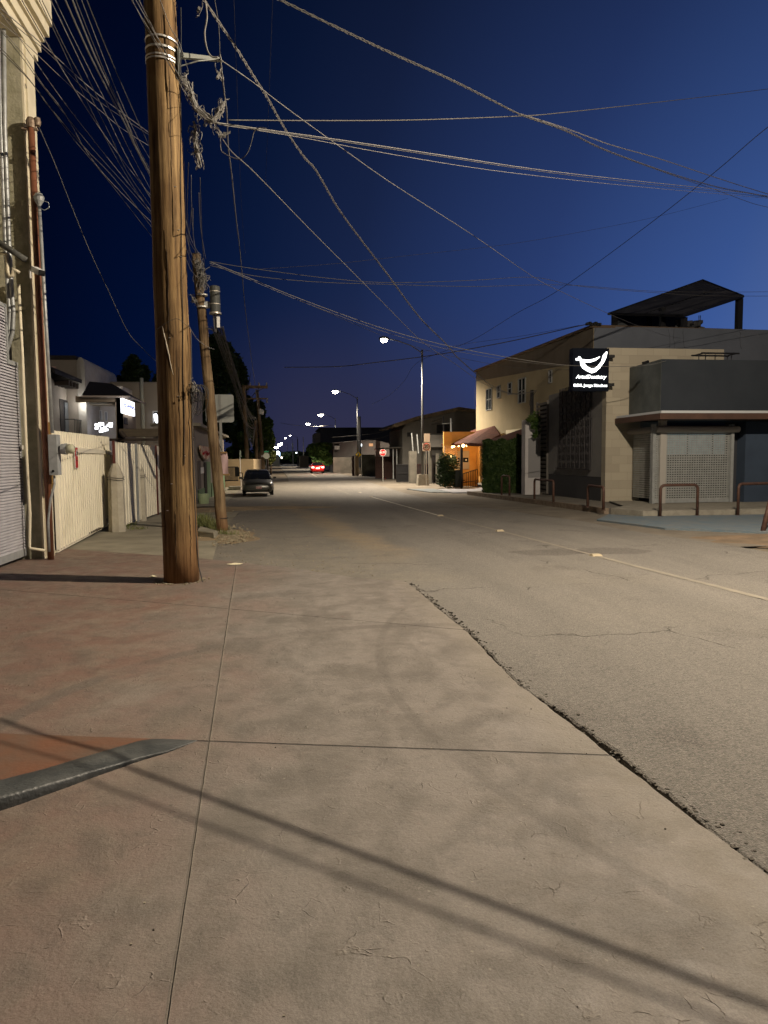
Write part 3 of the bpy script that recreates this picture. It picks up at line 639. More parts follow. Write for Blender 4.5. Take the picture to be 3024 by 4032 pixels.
for (x0, y0, x1, y1) in ((700, 20, 716, 620), (668, 300, 676, 700), (722, 560, 738, 1180), (655, 900, 668, 1420), (735, 1250, 752, 1900), (700, 1380, 712, 1800), (640, 1500, 652, 2150), (690, 1950, 694, 2240), (745, 1960, 752, 2230)):
    m = MB(); n_ = 22; P = []; rad = []
    for k in range(n_+1): t = k/n_; P.append(on_pole(x0+(x1-x0)*t+r_.gauss(0, 1.1), y0+(y1-y0)*t, -.001)); rad.append(.0065*math.sin(math.pi*min(.97, max(.03, t)))**.6*r_.uniform(.5, 1.2))
    m.tube(P, rad, 5); m.build('crack', Mcrk, big)
m = MB(); P = [on_pole(640+k*4.2+r_.gauss(0, .8), 1287+k*19, .001) for k in range(11)]; m.tube(P, [.002, .006, .008, .006, .009, .007, .008, .005, .006, .004, .002], 5); m.build('pale_scar', mat('pale_wood', (.52, .46, .36), None), big)
for (x, y) in ((690, 735), (705, 905), (712, 1010), (668, 1330), (702, 1560), (728, 1795), (676, 1905), (660, 2010)):
    p_ = on_pole(x, y, .004); m = MB(); m.box(p_.x-.012, p_.x+.012, p_.y-.006, p_.y+.004, p_.z-.003, p_.z+.003); m.build('staple', Msteel, big)
m = MB(); P = [on_pole(712+(k > 12)*(k-12)*.8+math.sin(k)*1.5, 30+k*60, .009) for k in range(31)]; m.tube(P, .006, 5); m.build('stapled_cable', Mblack, big)
# second, leaning pole
p2b = ground(878, 2092); p2t = at(772, 1000, p2b.y-.3)
lean = thing('utility_pole', 'leaning weathered utility pole carrying the grey splice canister, with rubble at its foot', 'utility pole', tuple(p2b))
pole_between('pole', Mpole2, p2b-Vector((0, 0, .1)), p2t, .135, .095, lean, 18, .006, 3)
P2Y = p2t.y
def can(px0, py0, px1, py1, r, Yc):
    c0 = at(px0, py0, Yc); c1 = at(px1, py1, Yc); return c0, c1
c0, c1 = can(848, 1232, 846, 1125, .1, P2Y-.05); hC = c1.z-c0.z
m = MB(); m.lathe(c0, [(.115, 0), (.115, hC*.93), (.10, hC*.98), (.04, hC)], 18); cn = m.build('canister', mat('canister_grey', (.06, .063, .058), (.04, .043, .04), 9, .6), lean, smooth=False)
Mrim = mat('rim_metal', (.42, .38, .32), None, rough=.4, metal=.5)
m = MB(); m.lathe(c0-Vector((0, 0, .03)), [(.135, 0), (.135, .035), (.118, .04)], 18); m.build('rim', Mrim, cn)
for f_ in (.30, .76): m = MB(); m.lathe(c0+Vector((0, 0, hC*f_)), [(.119, 0), (.119, .018)], 16); m.build('clamp_band', Mrim, cn)
m = MB(); q0 = at(850, 1240, P2Y-.05)
for k in range(5): m.tube([q0+Vector((-.06+.03*k, 0, 0)), q0+Vector((-.05+.02*k, 0, -.18)), q0+Vector((-.03+.006*k, 0, -.38)), at(838, 1300, P2Y), at(812, 1290, P2Y)], .013, 6)
m.build('cable_tail', Mcabled, cn)
m = MB(); tg = at(860, 1268, P2Y-.1); m.box(tg.x-.035, tg.x+.035, tg.y-.01, tg.y, tg.z-.12, tg.z+.12); m.build('tag', Mwhite, cn)
m = MB(); bb = at(808, 1200, P2Y); m.box(bb.x-.02, bb.x+.14, bb.y-.03, bb.y+.03, bb.z-.07, bb.z+.07); m.build('mount', Mgreym, lean)
for y in (1165, 1212): m = MB(); c_ = at(797, y, P2Y); m.lathe(c_, [(.125, 0), (.125, .03)], 16); m.build('strap', Msteel, lean)
m = MB(); pn = at(848, 1838, p2b.y-.16); m.box(pn.x-.035, pn.x+.035, pn.y-.01, pn.y, pn.z-.05, pn.z+.05); m.build('number_plate', Mwhite, lean)
for k in range(2): m = MB(); c_ = at(865+k*11, 1945+95*k, p2b.y-.02); m.lathe(c_, [(.137, 0), (.137, .012)], 14); m.build('wire_tie', Mcabled, lean)
# distant poles on the left
def far_pole(px0, py0, px1, py1, Yd, r, label, m_=Mpole2):
    a = at(px0, py0, Yd); a.z = gz(Yd)-.1; b_ = at(px1, py1, Yd)
    t = thing('utility_pole', label, 'utility pole', (a.x, a.y, gz(Yd))); pole_between('pole', m_, a, b_, r, r*.75, t, 12, .01, int(px0)); return t
fp = far_pole(976, 1860, 959, 1517, 62, .20, 'upright utility pole in front of the beige wall, left of the crossarms')
fq = far_pole(1040, 1868, 1012, 1535, 66, .19, 'dark tilted utility pole with two crossarms and small white cutouts')
fr_ = far_pole(1012, 1868, 1007, 1655, 64, .17, 'short old utility pole wound with ivy behind the parked car')
m = MB(); a = at(962, 1524, 65.5); b_ = at(1054, 1526, 65.5); m.box(a.x, b_.x, 65.3, 65.5, a.z-.12, a.z+.12); m.build('crossarm', Mpole2, fq)
m = MB(); a = at(974, 1570, 65.6); b_ = at(1056, 1570, 65.6); m.box(a.x, b_.x, 65.4, 65.6, a.z-.06, a.z+.06); m.build('crossarm', Mpole2, fq)
m = MB()
for x in (985, 1020, 1050): q = at(x, 1519, 65.4); m.lathe(q, [(.05, 0), (.09, .08), (.05, .14), (.08, .2), (.02, .3)], 8)
q = at(1051, 1575, 65.4); m.lathe(q-Vector((0, 0, .25)), [(.07, 0), (.09, .12), (.05, .25), (.08, .35), (.03, .4)], 8); m.build('insulator', mat('porcelain', (.35, .33, .3), None, rough=.3), fq)
for x, y in ((1025, 1620), (1033, 1623)):
    q = at(x, y, 65.2); m = MB(); m.lathe(q-Vector((0, 0, .25)), [(.09, 0), (.12, .1), (.12, .4), (.05, .5)], 8); m.build('cutout', Mwhite, fq)
m = MB(); m.tube([at(966, 1590, 65.2), at(1020, 1530, 65.2)], .035, 5); m.tube([at(1000, 1548, 65.2), at(1035, 1530, 65.2)], .03, 5); m.build('brace', Mlpole, fq)
m = MB(); q = at(1034, 1796, 65.6); m.box(q.x-.1, q.x+.1, 65.2, 65.25, q.z-.08, q.z+.08); m.build('number_plate', Mwhite, fq)

# ================================================================ cables
def cable(pts, Y0, Y1, r_in=.008, label=None, group=None, m=None, name='cable', n=5, parts=None, wob=0):
    """a cable hung through the air; depth runs from Y0 to Y1"""
    r = r_in*.68; d = [0]
    for a, b in zip(pts, pts[1:]): d.append(d[-1]+math.hypot(b[0]-a[0], b[1]-a[1]))
    P = []
    # smooth (catmull-rom) resampling
    q = [pts[0]]+list(pts)+[pts[-1]]; r_ = random.Random(int(pts[0][0]+pts[-1][1]))
    for i in range(len(pts)-1):
        a, b, c, e = q[i], q[i+1], q[i+2], q[i+3]; k = 6
        for j in range(k+(i == len(pts)-2)):
            t = j/k
            f = lambda u: .5*((2*b[u])+(-a[u]+c[u])*t+(2*a[u]-5*b[u]+4*c[u]-e[u])*t*t+(-a[u]+3*b[u]-3*c[u]+e[u])*t*t*t)
            s = (d[i]+(d[i+1]-d[i])*t)/d[-1]
            P.append(at(f(0)+r_.gauss(0, wob), f(1)+r_.gauss(0, wob), 1/((1-s)/Y0+s/Y1)))
    b = MB(); b.tube(P, r, n)
    if parts is not None: parts.append(P)
    o = b.build(name, m or Mcable, smooth=True)
    return tag(o, label, 'cable', group), P
def twisted(pts, Y0, Y1, r, label, m=None, amp=.016, pitch=.55):
    _o, P = cable(pts, Y0, Y1, r); r *= .72; amp *= .75; bpy.data.objects.remove(_o)
    b = MB(); S = []; acc = 0
    for a, c in zip(P, P[1:]):
        k = max(1, int((c-a).length/.09)); S += [a.lerp(c, j/k) for j in range(k)]
    S.append(P[-1])
    for s in range(3):
        Q = []; acc = 0
        for i, p in enumerate(S):
            if i: acc += (p-S[i-1]).length
            dr = (S[min(i+1, len(S)-1)]-S[max(i-1, 0)]).normalized(); u = dr.cross(Vector((0, 0, 1))).normalized(); v = dr.cross(u)
            t = acc/pitch*2*math.pi+s*2.1; Q.append(p+(u*math.cos(t)+v*math.sin(t))*amp)
        b.tube(Q, r, 4)
    return tag(b.build('cable', m or Mcable), label, 'cable')
CY = PBY-.05
twisted([(1010, -40), (1104, 0), (1305, 98), (1549, 213), (1756, 305), (1927, 390), (2049, 451), (2220, 512), (2342, 573), (2464, 622), (2647, 686), (2830, 738), (3024, 776), (3300, 850)], CY, 24, .008, 'thick twisted cable crossing the sky from top centre down to the right edge', Mcablem, .02)
twisted([(2049, 449), (2220, 503), (2403, 570), (2586, 622), (2830, 703), (3024, 764), (3300, 840)], 14, 24.5, .006, 'twisted strand splitting upwards from the thick cable at the right', Mcable, .012)
cable([(2464, 624), (2647, 690), (2830, 752), (2952, 797), (3024, 816), (3300, 880)], 17.6, 24, .010, 'lowest strand sagging below the cable bundle at the right edge', m=Mcablem)
cable([(900, 473), (1200, 475), (1610, 473), (2049, 457), (2220, 443), (2586, 403), (3024, 350), (3400, 290)], CY, 27, .012, 'single dark cable running almost level across the upper sky', m=Mcablem)
cable([(850, 482), (1000, 504), (1366, 555), (1732, 610), (2098, 665), (2464, 708), (2769, 740), (3024, 771), (3300, 805)], CY, 23, .010, 'bright cable of the pair running from the tangle to the right edge, upper one', m=Mcable)
cable([(850, 484), (1000, 508), (1366, 561), (1732, 616), (2098, 671), (2464, 716), (2769, 748), (3024, 777), (3300, 812)], CY, 23.2, .008, 'darker cable close under the bright upper cable of the pair', m=Mcablem)
cable([(860, 490), (1159, 537), (1488, 598), (1854, 659), (2220, 705), (2586, 742), (3024, 781), (3300, 815)], CY, 23.5, .007, 'thin lower cable of the pair running from the tangle to the right edge', m=Mcable)
cable([(868, 235), (1000, 327), (1122, 421), (1366, 598), (1549, 726), (1854, 921), (2098, 1089), (2220, 1153), (2403, 1238), (2586, 1311), (2680, 1332)], CY, 30.3, .010, 'long pale cable dropping diagonally from the bracket to the grey parapet', m=Mcable)
twisted([(770, -60), (803, 0), (923, 179), (997, 298), (1057, 393), (1112, 492), (1196, 617), (1244, 671), (1329, 817), (1427, 952), (1525, 1080), (1647, 1244), (1756, 1354), (1800, 1406), (1875, 1472), (1928, 1513), (1980, 1540), (2033, 1551), (2112, 1538)], CY, 33, .010, 'twisted cable swooping from the frame top to the mast on the yellow building', Mcable, .022)
cable([(868, 535), (915, 600), (1000, 677), (1220, 903), (1366, 1049), (1512, 1196), (1659, 1342), (1800, 1438), (1875, 1492), (1960, 1537), (2033, 1553), (2110, 1541)], CY, 33.1, .011, 'straight pale cable under the twisted one, meeting it at the yellow building', m=Mcable)
cable([(828, 1030), (1000, 1058), (1305, 1097), (1537, 1113), (1854, 1104), (2098, 1092), (2281, 1127), (2586, 1153), (2830, 1165), (3300, 1165)], P2Y, 27, .010, 'wire from the leaning pole with a slight kink above the lamp, upper one', m=Mcablem)
cable([(828, 1045), (1000, 1086), (1244, 1110), (1537, 1120), (1854, 1128), (2220, 1122), (2586, 1147), (3024, 1149), (3300, 1140)], P2Y, 27.5, .010, 'wire from the leaning pole running level past the roof canopy', m=Mcablem)
cable([(826, 1030), (1000, 1102), (1183, 1177), (1488, 1287), (1732, 1354), (1976, 1403), (2220, 1437), (2464, 1443), (2560, 1436), (2640, 1416)], P2Y, 22.4, .012, 'pale cable sagging from the leaning pole to the dark fixing on the grey shop', m=Mcable)
cable([(826, 1036), (1000, 1108), (1183, 1185), (1488, 1298), (1732, 1368), (1976, 1414), (2180, 1438), (2300, 1444)], P2Y, 25.6, .009, 'second cable just below the one sagging to the grey shop', m=Mcable)
cable([(1183, 1183), (1410, 1282), (1530, 1330), (1700, 1385), (1854, 1418), (1976, 1440), (2120, 1456), (2260, 1455)], 24, 28, .009, 'thin wire passing the nearest lamp head and ending behind the dental sign', m=Mcablem)
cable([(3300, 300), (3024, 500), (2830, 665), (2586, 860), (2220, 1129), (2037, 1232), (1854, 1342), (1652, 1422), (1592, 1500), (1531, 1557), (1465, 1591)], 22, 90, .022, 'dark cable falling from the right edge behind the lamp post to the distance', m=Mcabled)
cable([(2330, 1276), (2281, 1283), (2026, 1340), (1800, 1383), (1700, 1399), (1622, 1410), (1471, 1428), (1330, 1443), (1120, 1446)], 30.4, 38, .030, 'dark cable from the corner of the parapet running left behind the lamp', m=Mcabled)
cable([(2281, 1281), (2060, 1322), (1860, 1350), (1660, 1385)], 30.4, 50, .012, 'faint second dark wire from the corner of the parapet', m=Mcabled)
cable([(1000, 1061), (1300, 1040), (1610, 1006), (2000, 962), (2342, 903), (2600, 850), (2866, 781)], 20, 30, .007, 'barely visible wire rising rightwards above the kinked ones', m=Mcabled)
cable([(866, 215), (883, 368), (893, 447), (898, 572), (913, 696), (928, 845), (943, 970), (955, 1100), (964, 1200), (980, 1336), (998, 1471), (1009, 1553), (1020, 1634), (1027, 1688)], CY, 66, .016, 'grey cable dropping from the bracket down towards the tilted far pole', m=Mcable)
cable([(800, -40), (815, 60), (806, 130), (814, 190), (832, 222), (858, 226)], CY-.1, CY-.1, .016, 'thick pale cable bending onto the end of the bracket', m=Mcable)
cable([(838, -40), (860, 90), (866, 215)], CY-.1, CY-.1, .006, 'thin wire hanging from the top to the end of the bracket', m=Mcablem)
cable([(1048, 505), (1020, 503), (1000, 520), (990, 560), (975, 600), (950, 625), (920, 622), (885, 605), (870, 588), (868, 530)], CY, CY+.5, .008, 'loose pale cable hanging in an S-shaped loop right of the tangle', m=Mcable)
cable([(920, -40), (928, 200), (938, 480), (950, 796), (965, 1000)], 14, 30, .006, 'faint thin wire hanging nearly vertical in the upper sky, left one', m=Mcabled)
cable([(1075, -40), (1062, 300), (1052, 560), (1044, 750)], 14, 26, .006, 'faint thin wire hanging nearly vertical in the upper sky, right one', m=Mcabled)
cable([(100, 330), (140, 465), (175, 550), (218, 650), (281, 811), (352, 985), (420, 1130), (500, 1300), (560, 1370), (620, 1426), (700, 1470)], 12.6, 20, .011, 'single pale cable sagging down left of the big pole, clear of the fan', m=Mcable)
cable([(742, 1280), (772, 1330), (810, 1362), (846, 1376)], PBY-.2, P2Y-.3, .008, 'short pale cable end curving out right of the big pole', m=Mcable)
cable([(612, 1300), (690, 1255), (735, 1282)], PBY-.25, PBY-.25, .004, 'thin dark wire crossing the face of the big pole', m=Mcabled)
FAN = dict(group='cables of the fan sweeping from the top left to the big pole')
fan = ["190,0 380,330 600,700 870,1120 1150,1500 1330,1720", "365,0 560,400 750,760 960,1180 1100,1480 1330,1820", "480,0 620,290 800,650 960,960 1150,1350 1350,1720",
 "565,0 760,440 900,720 1080,1070 1170,1270 1350,1620", "572,0 768,440 908,720 1088,1070 1178,1270 1352,1600", "625,0 800,440 960,780 1100,1060 1180,1280 1350,1590", "632,0 808,440 966,780 1106,1060 1186,1276 1350,1575", "660,0 900,600 1100,1040 1230,1340 1350,1540",
 "710,0 900,500 1060,900 1200,1200 1340,1440", "755,0 900,360 1070,760 1200,1055 1340,1360", "-60,30 160,320 500,810 830,1240 1120,1600 1340,1870", "-60,180 200,510 350,720 600,1040 820,1310 1100,1620 1345,1900",
 "-60,20 190,230 450,460 700,690 900,860 1100,1010 1330,1180", "-60,60 190,270 450,490 750,790 1000,980 1330,1195", "-60,150 170,330 550,690 800,900 1050,1110 1330,1290", "-60,380 250,690 430,930 750,1300 1000,1560 1345,2010",
 "-60,180 200,470 360,720 560,980 760,1330 1000,1620 1345,1960", "-60,350 215,640 430,930 640,1210 900,1520 1350,2095", "440,0 600,330 770,690 930,1010 1120,1400 1350,1790", "340,0 520,370 700,760 900,1170 1120,1560 1350,1900"]
nfan = 0
for i, s in enumerate(fan):
    pts = [(float(a.split(',')[0])/2.211, float(a.split(',')[1])/2.211) for a in s.split()]
    cable(pts, 7.6+.05*i, 13.5, .0065+.002*(i % 3 == 0), 'thin cable of the dense fan sweeping from the top left to behind the big pole', m=(Mcable, Mcablem, Mcable, Mcablem)[i % 4], **FAN)
# the same run, seen in front of and to the right of the big pole
front = ["1120,-40 1300,260 1430,480 1560,700 1640,800", "1160,-40 1330,260 1450,470 1570,680 1660,790", "1190,-40 1350,280 1470,500 1600,720 1680,830", "1380,-40 1480,230 1560,370 1640,620", "1130,-40 1280,250 1400,450 1520,640 1600,800"]
for i, s in enumerate(front):
    pts = [(float(a.split(',')[0])/2.211, float(a.split(',')[1])/2.211) for a in s.split()]
    cable(pts, 7.2, 8.9, .005+.001*(i % 2), 'thin pale cable crossing in front of the big pole towards the tangle', 'cables crossing in front of the big pole', m=Mcable)
for i, (x0, y0, x1, y1) in enumerate([(730, 860, 790, 1010), (728, 905, 800, 1020), (735, 930, 780, 1040), (730, 970, 800, 1090), (727, 1000, 785, 1100), (742, 640, 745, 1000), (753, 690, 770, 1000), (755, 815, 745, 1060), (760, 820, 775, 1020), (788, 700, 815, 1150), (783, 760, 810, 1020)]):
    cable([(x0, y0), ((x0+x1)/2-6, (y0+y1)/2+10), (x1, y1)], 12, P2Y-.2, .009, 'thin wire running on from the big pole to the top of the leaning pole', 'wires between the big pole and the leaning pole', m=(Mcable, Mcablem)[i % 2])
# tangles
def tangle(path, Yc, n, r, spread, label, seed, wire=.006, par=None):
    """a run of wires following a path, with some loose loops and clamps"""
    r_ = random.Random(seed); b = MB()
    def pth(t):
        t = max(0, min(.9999, t))*(len(path)-1); i = int(t); u = t-i; return path[i][0]+(path[i+1][0]-path[i][0])*u, path[i][1]+(path[i+1][1]-path[i][1])*u
    for k in range(n):
        if k % 5 < 3:
            t0 = r_.uniform(0, .6); t1 = t0+r_.uniform(.25, .6); ox, oy = r_.gauss(0, spread*.38), r_.gauss(0, spread*.2); ph = r_.uniform(0, 6.3); yy = Yc+r_.gauss(0, .07); P = []
            for j in range(12): x, y = pth(t0+(t1-t0)*j/11); P.append(at(x+ox*(1-.5*math.sin(math.pi*j/11))+spread*.22*math.sin(ph+j*.75), y+oy+spread*.16*math.cos(ph*1.3+j*.6), yy))
        else:
            x, y = pth(r_.random()); c = at(x+r_.gauss(0, spread*.35), y+r_.gauss(0, spread*.35), Yc+r_.gauss(0, .06)); P = []; ph = r_.uniform(0, 6.3); L_ = r_.uniform(.5, 1.25)*r; tw = r_.uniform(.3, .7); asp = r_.uniform(.15, .45); an = r_.gauss(0, .5)
            for j in range(11):
                a = ph+j/10*2*math.pi*tw; xx = math.cos(a)*L_*asp; z = math.sin(a)*L_; P.append(c+Vector((xx*math.cos(an)-z*math.sin(an), r_.gauss(0, .01), xx*math.sin(an)+z*math.cos(an))))
        b.tube(P, wire*r_.uniform(.5, 1.2), 4)
    for k in range(max(1, n//14)):
        x, y = pth(r_.random()); c = at(x, y, Yc-.04); d_ = Vector((r_.gauss(0, .4), r_.gauss(0, .3), 1)).normalized(); obox_(b, c, d_, .03*r_.uniform(.6, 1.4), .014)
    return tag(b.build('wire_tangle', Mcable), label, 'wire tangle')
def obox_(m, c, d, l_, w_):
    s_ = d.cross(Vector((0, 1, .1))).normalized(); u = s_.cross(d)
    m.hexa([c-d*l_-s_*w_-u*w_, c-d*l_+s_*w_-u*w_, c+d*l_+s_*w_-u*w_, c+d*l_-s_*w_-u*w_, c-d*l_-s_*w_+u*w_, c-d*l_+s_*w_+u*w_, c+d*l_+s_*w_+u*w_, c+d*l_-s_*w_+u*w_])
tangle([(718, 290), (745, 360), (775, 430), (835, 482), (862, 440), (880, 395)], CY+.1, 95, .09, 24, 'knotted tangle of wires and clips beside the top of the big pole', 5)
tangle([(835, 480), (870, 540), (905, 520)], CY+.1, 14, .07, 16, 'small knot of clamps and wires at the end of the tangle', 15)
tangle([(765, 480), (770, 560), (785, 660)], CY+.3, 62, .12, 15, 'long hanging bunch of wires under the tangle', 6)
tangle([(775, 1010), (790, 1070), (800, 1140)], P2Y-.12, 110, .14, 24, 'dense mat of wires wrapped round the top of the leaning pole', 8)
tangle([(760, 1180), (775, 1190)], P2Y, 16, .12, 18, 'dark coil of wire left of the leaning pole', 12, .009)
tangle([(868, 270), (860, 300)], CY, 6, .12, 8, 'hanging coil of cable below the bracket', 9, .007)
tangle([(775, 55), (785, 30)], CY, 4, .1, 10, 'loose hook of pale cable at the top of the frame', 19, .009)
b = MB(); r_ = random.Random(44)
for k in range(9):
    x0 = 760+r_.uniform(-12, 12); w_ = r_.uniform(20, 60); h_ = r_.uniform(60, 130); P = []
    for j in range(15):
        a = j/14*2*math.pi; P.append(at(x0+w_/2-w_/2*math.cos(a), 1520+h_/2-h_/2*math.cos(a)+10*math.sin(a)*(1 if k % 2 else -1)-8*math.sin(a), PBY-.1+.02*k)+Vector((.0, 0, .0))+Vector((math.sin(a)*w_*.0012, 0, 0)))
    P = [at(x0+w_*.5+w_*.5*math.sin(2*math.pi*j/14), 1515+h_*.5-h_*.5*math.cos(2*math.pi*j/14), PBY-.1+.02*k) for j in range(15)]
    b.tube(P, .005, 5)
tag(b.build('cable_coil', Mcabled, smooth=True), 'coil of slack black cable hanging from the casing on the big pole', 'cable')
tangle([(757, 1518), (764, 1530)], PBY-.15, 22, .07, 8, 'dark bird-nest of wires where the coil hangs on the big pole', 18, .006)
# run from the leaning pole on to the far poles
for i in range(16):
    x0 = 832+i*3.1; x1 = 968+(i % 5)*7
    cable([(x0, 1285+3*(i % 3)), ((x0+x1)/2-4+i % 4, 1460+8*(i % 4)), (x1-14, 1600+9*(i % 6)), (x1+14, 1680-8*(i % 5)), (1008, 1690-4*(i % 3))], P2Y, 62, .008+.0004*i, 'wire of the dense bundle sloping from the splice canister to the far poles', 'bundle of wires from the canister to the far poles', m=(Mcabled, Mcablem, Mcabled, Mcablem)[i % 4])
for i in range(7):
    h_ = 18+i*9; cable([(968, 1665+i*5), (982, 1665+h_*.7+i*4), (994, 1668+h_+i*3), (1003, 1680+h_*.3), (1008, 1682)], 61, 61.5, .030, 'slack loop of cable hanging between the two far poles', 'slack loops between the far poles', m=Mcable)
cable([(959, 1560), (980, 1630), (1006, 1675), (1035, 1720), (1060, 1740)], 61, 70, .03, 'taut wire from the upright far pole down to the tilted one', m=Mcablem)
cable([(1105, 1665), (1160, 1674), (1240, 1679), (1310, 1674)], 120, 140, .05, 'pale wire strung across under the fourth lamp', m=Mcable)
for k, (y0, y1, lb) in enumerate(((1700, 1640, 'pale wire dipping across in front of the dark house, upper'), (1722, 1652, 'pale wire dipping across in front of the dark house, lower'))):
    cable([(1310, y0+22), (1480, y0+6), (1600, (y0+y1)/2+2), (1700, y1+20), (1745, y1)], 85, 60, .028, lb, m=Mcablem)
# spans outside the frame whose shadows cross the foreground
LP = Vector((6.8, 6.9, 9.5))
def overhead(pa, pb_, f, r, lb):
    A0, B0 = ground(*pa), ground(*pb_); A1 = A0.lerp(LP, f); B1 = B0.lerp(LP, f); d = (B1-A1); b = MB()
    b.tube([A1-d*.55+Vector((0, 0, .05)), A1-d*.3, A1, B1, B1+d*.2], r, 6); return tag(b.build('cable', Mcabled), lb, 'cable')
overhead((540, 2945), (3024, 3805), .60, .0052, 'thick overhead cable above the camera whose shadow crosses the foreground')
overhead((420, 2990), (3024, 3895), .62, .0030, 'thinner overhead cable above the camera casting the fainter foreground shadow')
# ================================================================ LEFT: building corner, louvred door, pipes
FX = -4.95                                    # street-facing plane of the column
FS = Fac((FX+.28, 12.6), (FX+.28, 13.3))      # cream return facing the street
def cam_x(px, py, Yd): return at(px, py, Yd).x
YC = 12.6
xo0 = cam_x(112, 2100, YC); xo1 = cam_x(163, 2100, YC)
shop = thing('corner_building', 'tall cream building corner, camera side darkened as shade, at the left edge with a moulded cornice', 'building', (xo0, YC, gz(YC)))
z0 = gz(YC)-.1; zt = at(60, 145, YC).z
m = MB(); m.box(xo0-.55, xo1, YC, 13.25, z0, zt); m.build('column', Molive, shop)
m = MB(); m.box(xo1, xo1+.03, YC+.003, 13.1, z0, zt); m.box(xo1+.03, xo1+.06, YC+.09, 13.07, z0+.001, zt-.001); m.build('cream_facing', Mcream, shop)
m = MB(); x2 = cam_x(10, 1000, 11.4)
m.box(-7.5, xo0-.55, 12.0, 13.2, at(10, 1290, 12).z, zt); m.build('wall', Mcream, shop)
m = MB()   # cornice: stacked mouldings running towards the camera
for k, (o, h0, h1) in enumerate(((.10, 0, .16), (.17, .16, .34), (.24, .34, .44), (.34, .44, .62), (.40, .62, 1.05))):
    m.box(-7.5, xo1-.02+o*.75, 9.0, 13.27+o*.3, zt+h0, zt+h1)
m.build('cornice', Mcream, shop)
# louvred steel door in the street plane
LB = Fac((xo0-.10, 9.6), (xo0-.10, 12.45))
ldoor = thing('louvred_door', 'tall grey steel door of horizontal louvres at the left edge', 'door', tuple(LB.P(1.4, gz(11))))
def u_of(px, py): return LB.uz(px, py)
uR, zb = u_of(97, 2155); _, ztop1 = u_of(62, 1430); uN, _ = u_of(20, 1400); _, ztop2 = u_of(12, 1200)
zb = gz(12)+.06
m = MB(); z = zb+.12; k = 0
while z < ztop2-.05:
    u1 = uR-.09 if z < ztop1-.06 else uN-.06
    P = LB.P; m.hexa([P(.0, z, .045), P(u1, z, .045), P(u1, z+.01, .0), P(0, z+.01, .0), P(0, z+.022, .045), P(u1, z+.022, .045), P(u1, z+.052, 0), P(0, z+.052, 0)]); z += .047
m.build('louvres', mat('louvre_grey', (.50, .49, .52), (.42, .41, .44), 5, .5), ldoor)
m = MB(); LB.box(m, uR-.09, uR-.0, zb, ztop1, 0, .06); LB.box(m, 0, uR-.09, zb, zb+.12, 0, .058); LB.box(m, uN, uR-.09, ztop1-.07, ztop1, 0, .058); LB.box(m, uN-.06, uN, ztop1-.07, ztop2, 0, .06); LB.box(m, 0, uN-.06, ztop2-.06, ztop2, 0, .057)
LB.box(m, uR+.015, uR+.05, zb, ztop1+.03, -.04, .05); m.build('frame', Mgreym, ldoor)
m = MB(); LB.box(m, 0, uR, zb, ztop2-.1, -.06, -.03) ; m.build('backing', Mblack, ldoor)
m = MB(); lu, lz = u_of(75, 1762); LB.box(m, lu-.12, lu+.05, lz-.035, lz+.035, .06, .085); m.tube([LB.P(lu-.02, lz-.03, .1), LB.P(lu+.1, lz-.06, .12), LB.P(lu+.2, lz-.2, .1)], .007, 5); m.build('latch', mat('latch_pale', (.55, .53, .48), None, rough=.4), ldoor)
# pipes on the corner
def pipe(name, pts, r, m_, label, cat='pipe', n=10): b = MB(); b.tube(pts, r, n); return tag(b.build(name, m_, smooth=True), label, cat)
YP = 12.5
for i, (xa, xb) in enumerate(((6, 50), (21, 62))):
    pipe('conduit', [at(xa-14+i*6, -60, YP-.08), at(xa-3, 500, YP-.08), at(xa+14, 950, YP-.08), at(xa+24, 1130, YP-.08), at(xa+32, 1230, YP-.08), at(xa+28, 1310, YP-.08), at(xa+8, 1375, YP-.06), at(xa-14, 1400, YP)], .034, Mpipe, ('left grey conduit with an elbow running down the corner building', 'right grey conduit with an elbow beside the first')[i], 'conduit')
pipe('pipe', [at(73, 1120, YP-.05), at(88, 1400, YP-.05), at(103, 1750, YP-.05), at(118, 2020, YP-.05), at(116, 2150, YP-.05), at(120, 2160, YP-.06), at(180, 2168, YP-.1)], .024, mat('cream_pvc', (.66, .60, .45), None, rough=.5), 'thin cream plastic pipe down the dark column, bending out at the ground')
pipe('pipe', [at(-20, 995, YP-.12), at(28, 1000, YP-.12), at(30, 1070, YP-.12), at(38, 1088, YP-.12), at(50, 1085, YP-.12), at(52, 1058, YP-.12), at(76, 1073, YP-.12)], .028, mat('cream_pvc_trap', (.62, .56, .42), None, rough=.5), 'cream plastic trap pipe curling under the dark bar')
pipe('pipe', [at(-20, 945, YP-.2), at(50, 990, YP-.2), at(101, 1023, YP-.2)], .05, mat('dark_bar', (.05, .05, .045), (.1, .1, .09), 9, .7), 'dark slanting bar across the corner building above the white trap')
bx = ground(202, 2172, 0); bpz = at(172, 512, YP-.02)
bz = Vector((at(200, 2150, YP).x, YP-.02, gz(YP)-.05))
mast = thing('service_mast', 'rust-brown service pipe with a clamp and weatherhead at its top, beside the corner building', 'pipe', (bz.x, bz.y, gz(YP)))
m = MB(); topm = at(122, 492, YP-.02); m.tube([bz, topm], .052, 14); m.build('pipe', Mbrown, mast, smooth=True)
m = MB(); m.lathe(topm-Vector((0, 0, .05)), [(.07, 0), (.08, .1), (.05, .16)], 12); m.lathe(topm+Vector((.1, 0, .03)), [(.045, -.04), (.055, .02), (.045, .08)], 10); m.box(topm.x-.14, topm.x+.1, topm.y-.03, topm.y+.03, topm.z-.08, topm.z-.05)
m.build('clamp', mat('clamp_rust', (.28, .22, .16), (.15, .1, .07), 20, .6, metal=.3), mast)
m2t = at(154, 800, YP-.12); m2b = at(206, 1705, YP-.12)
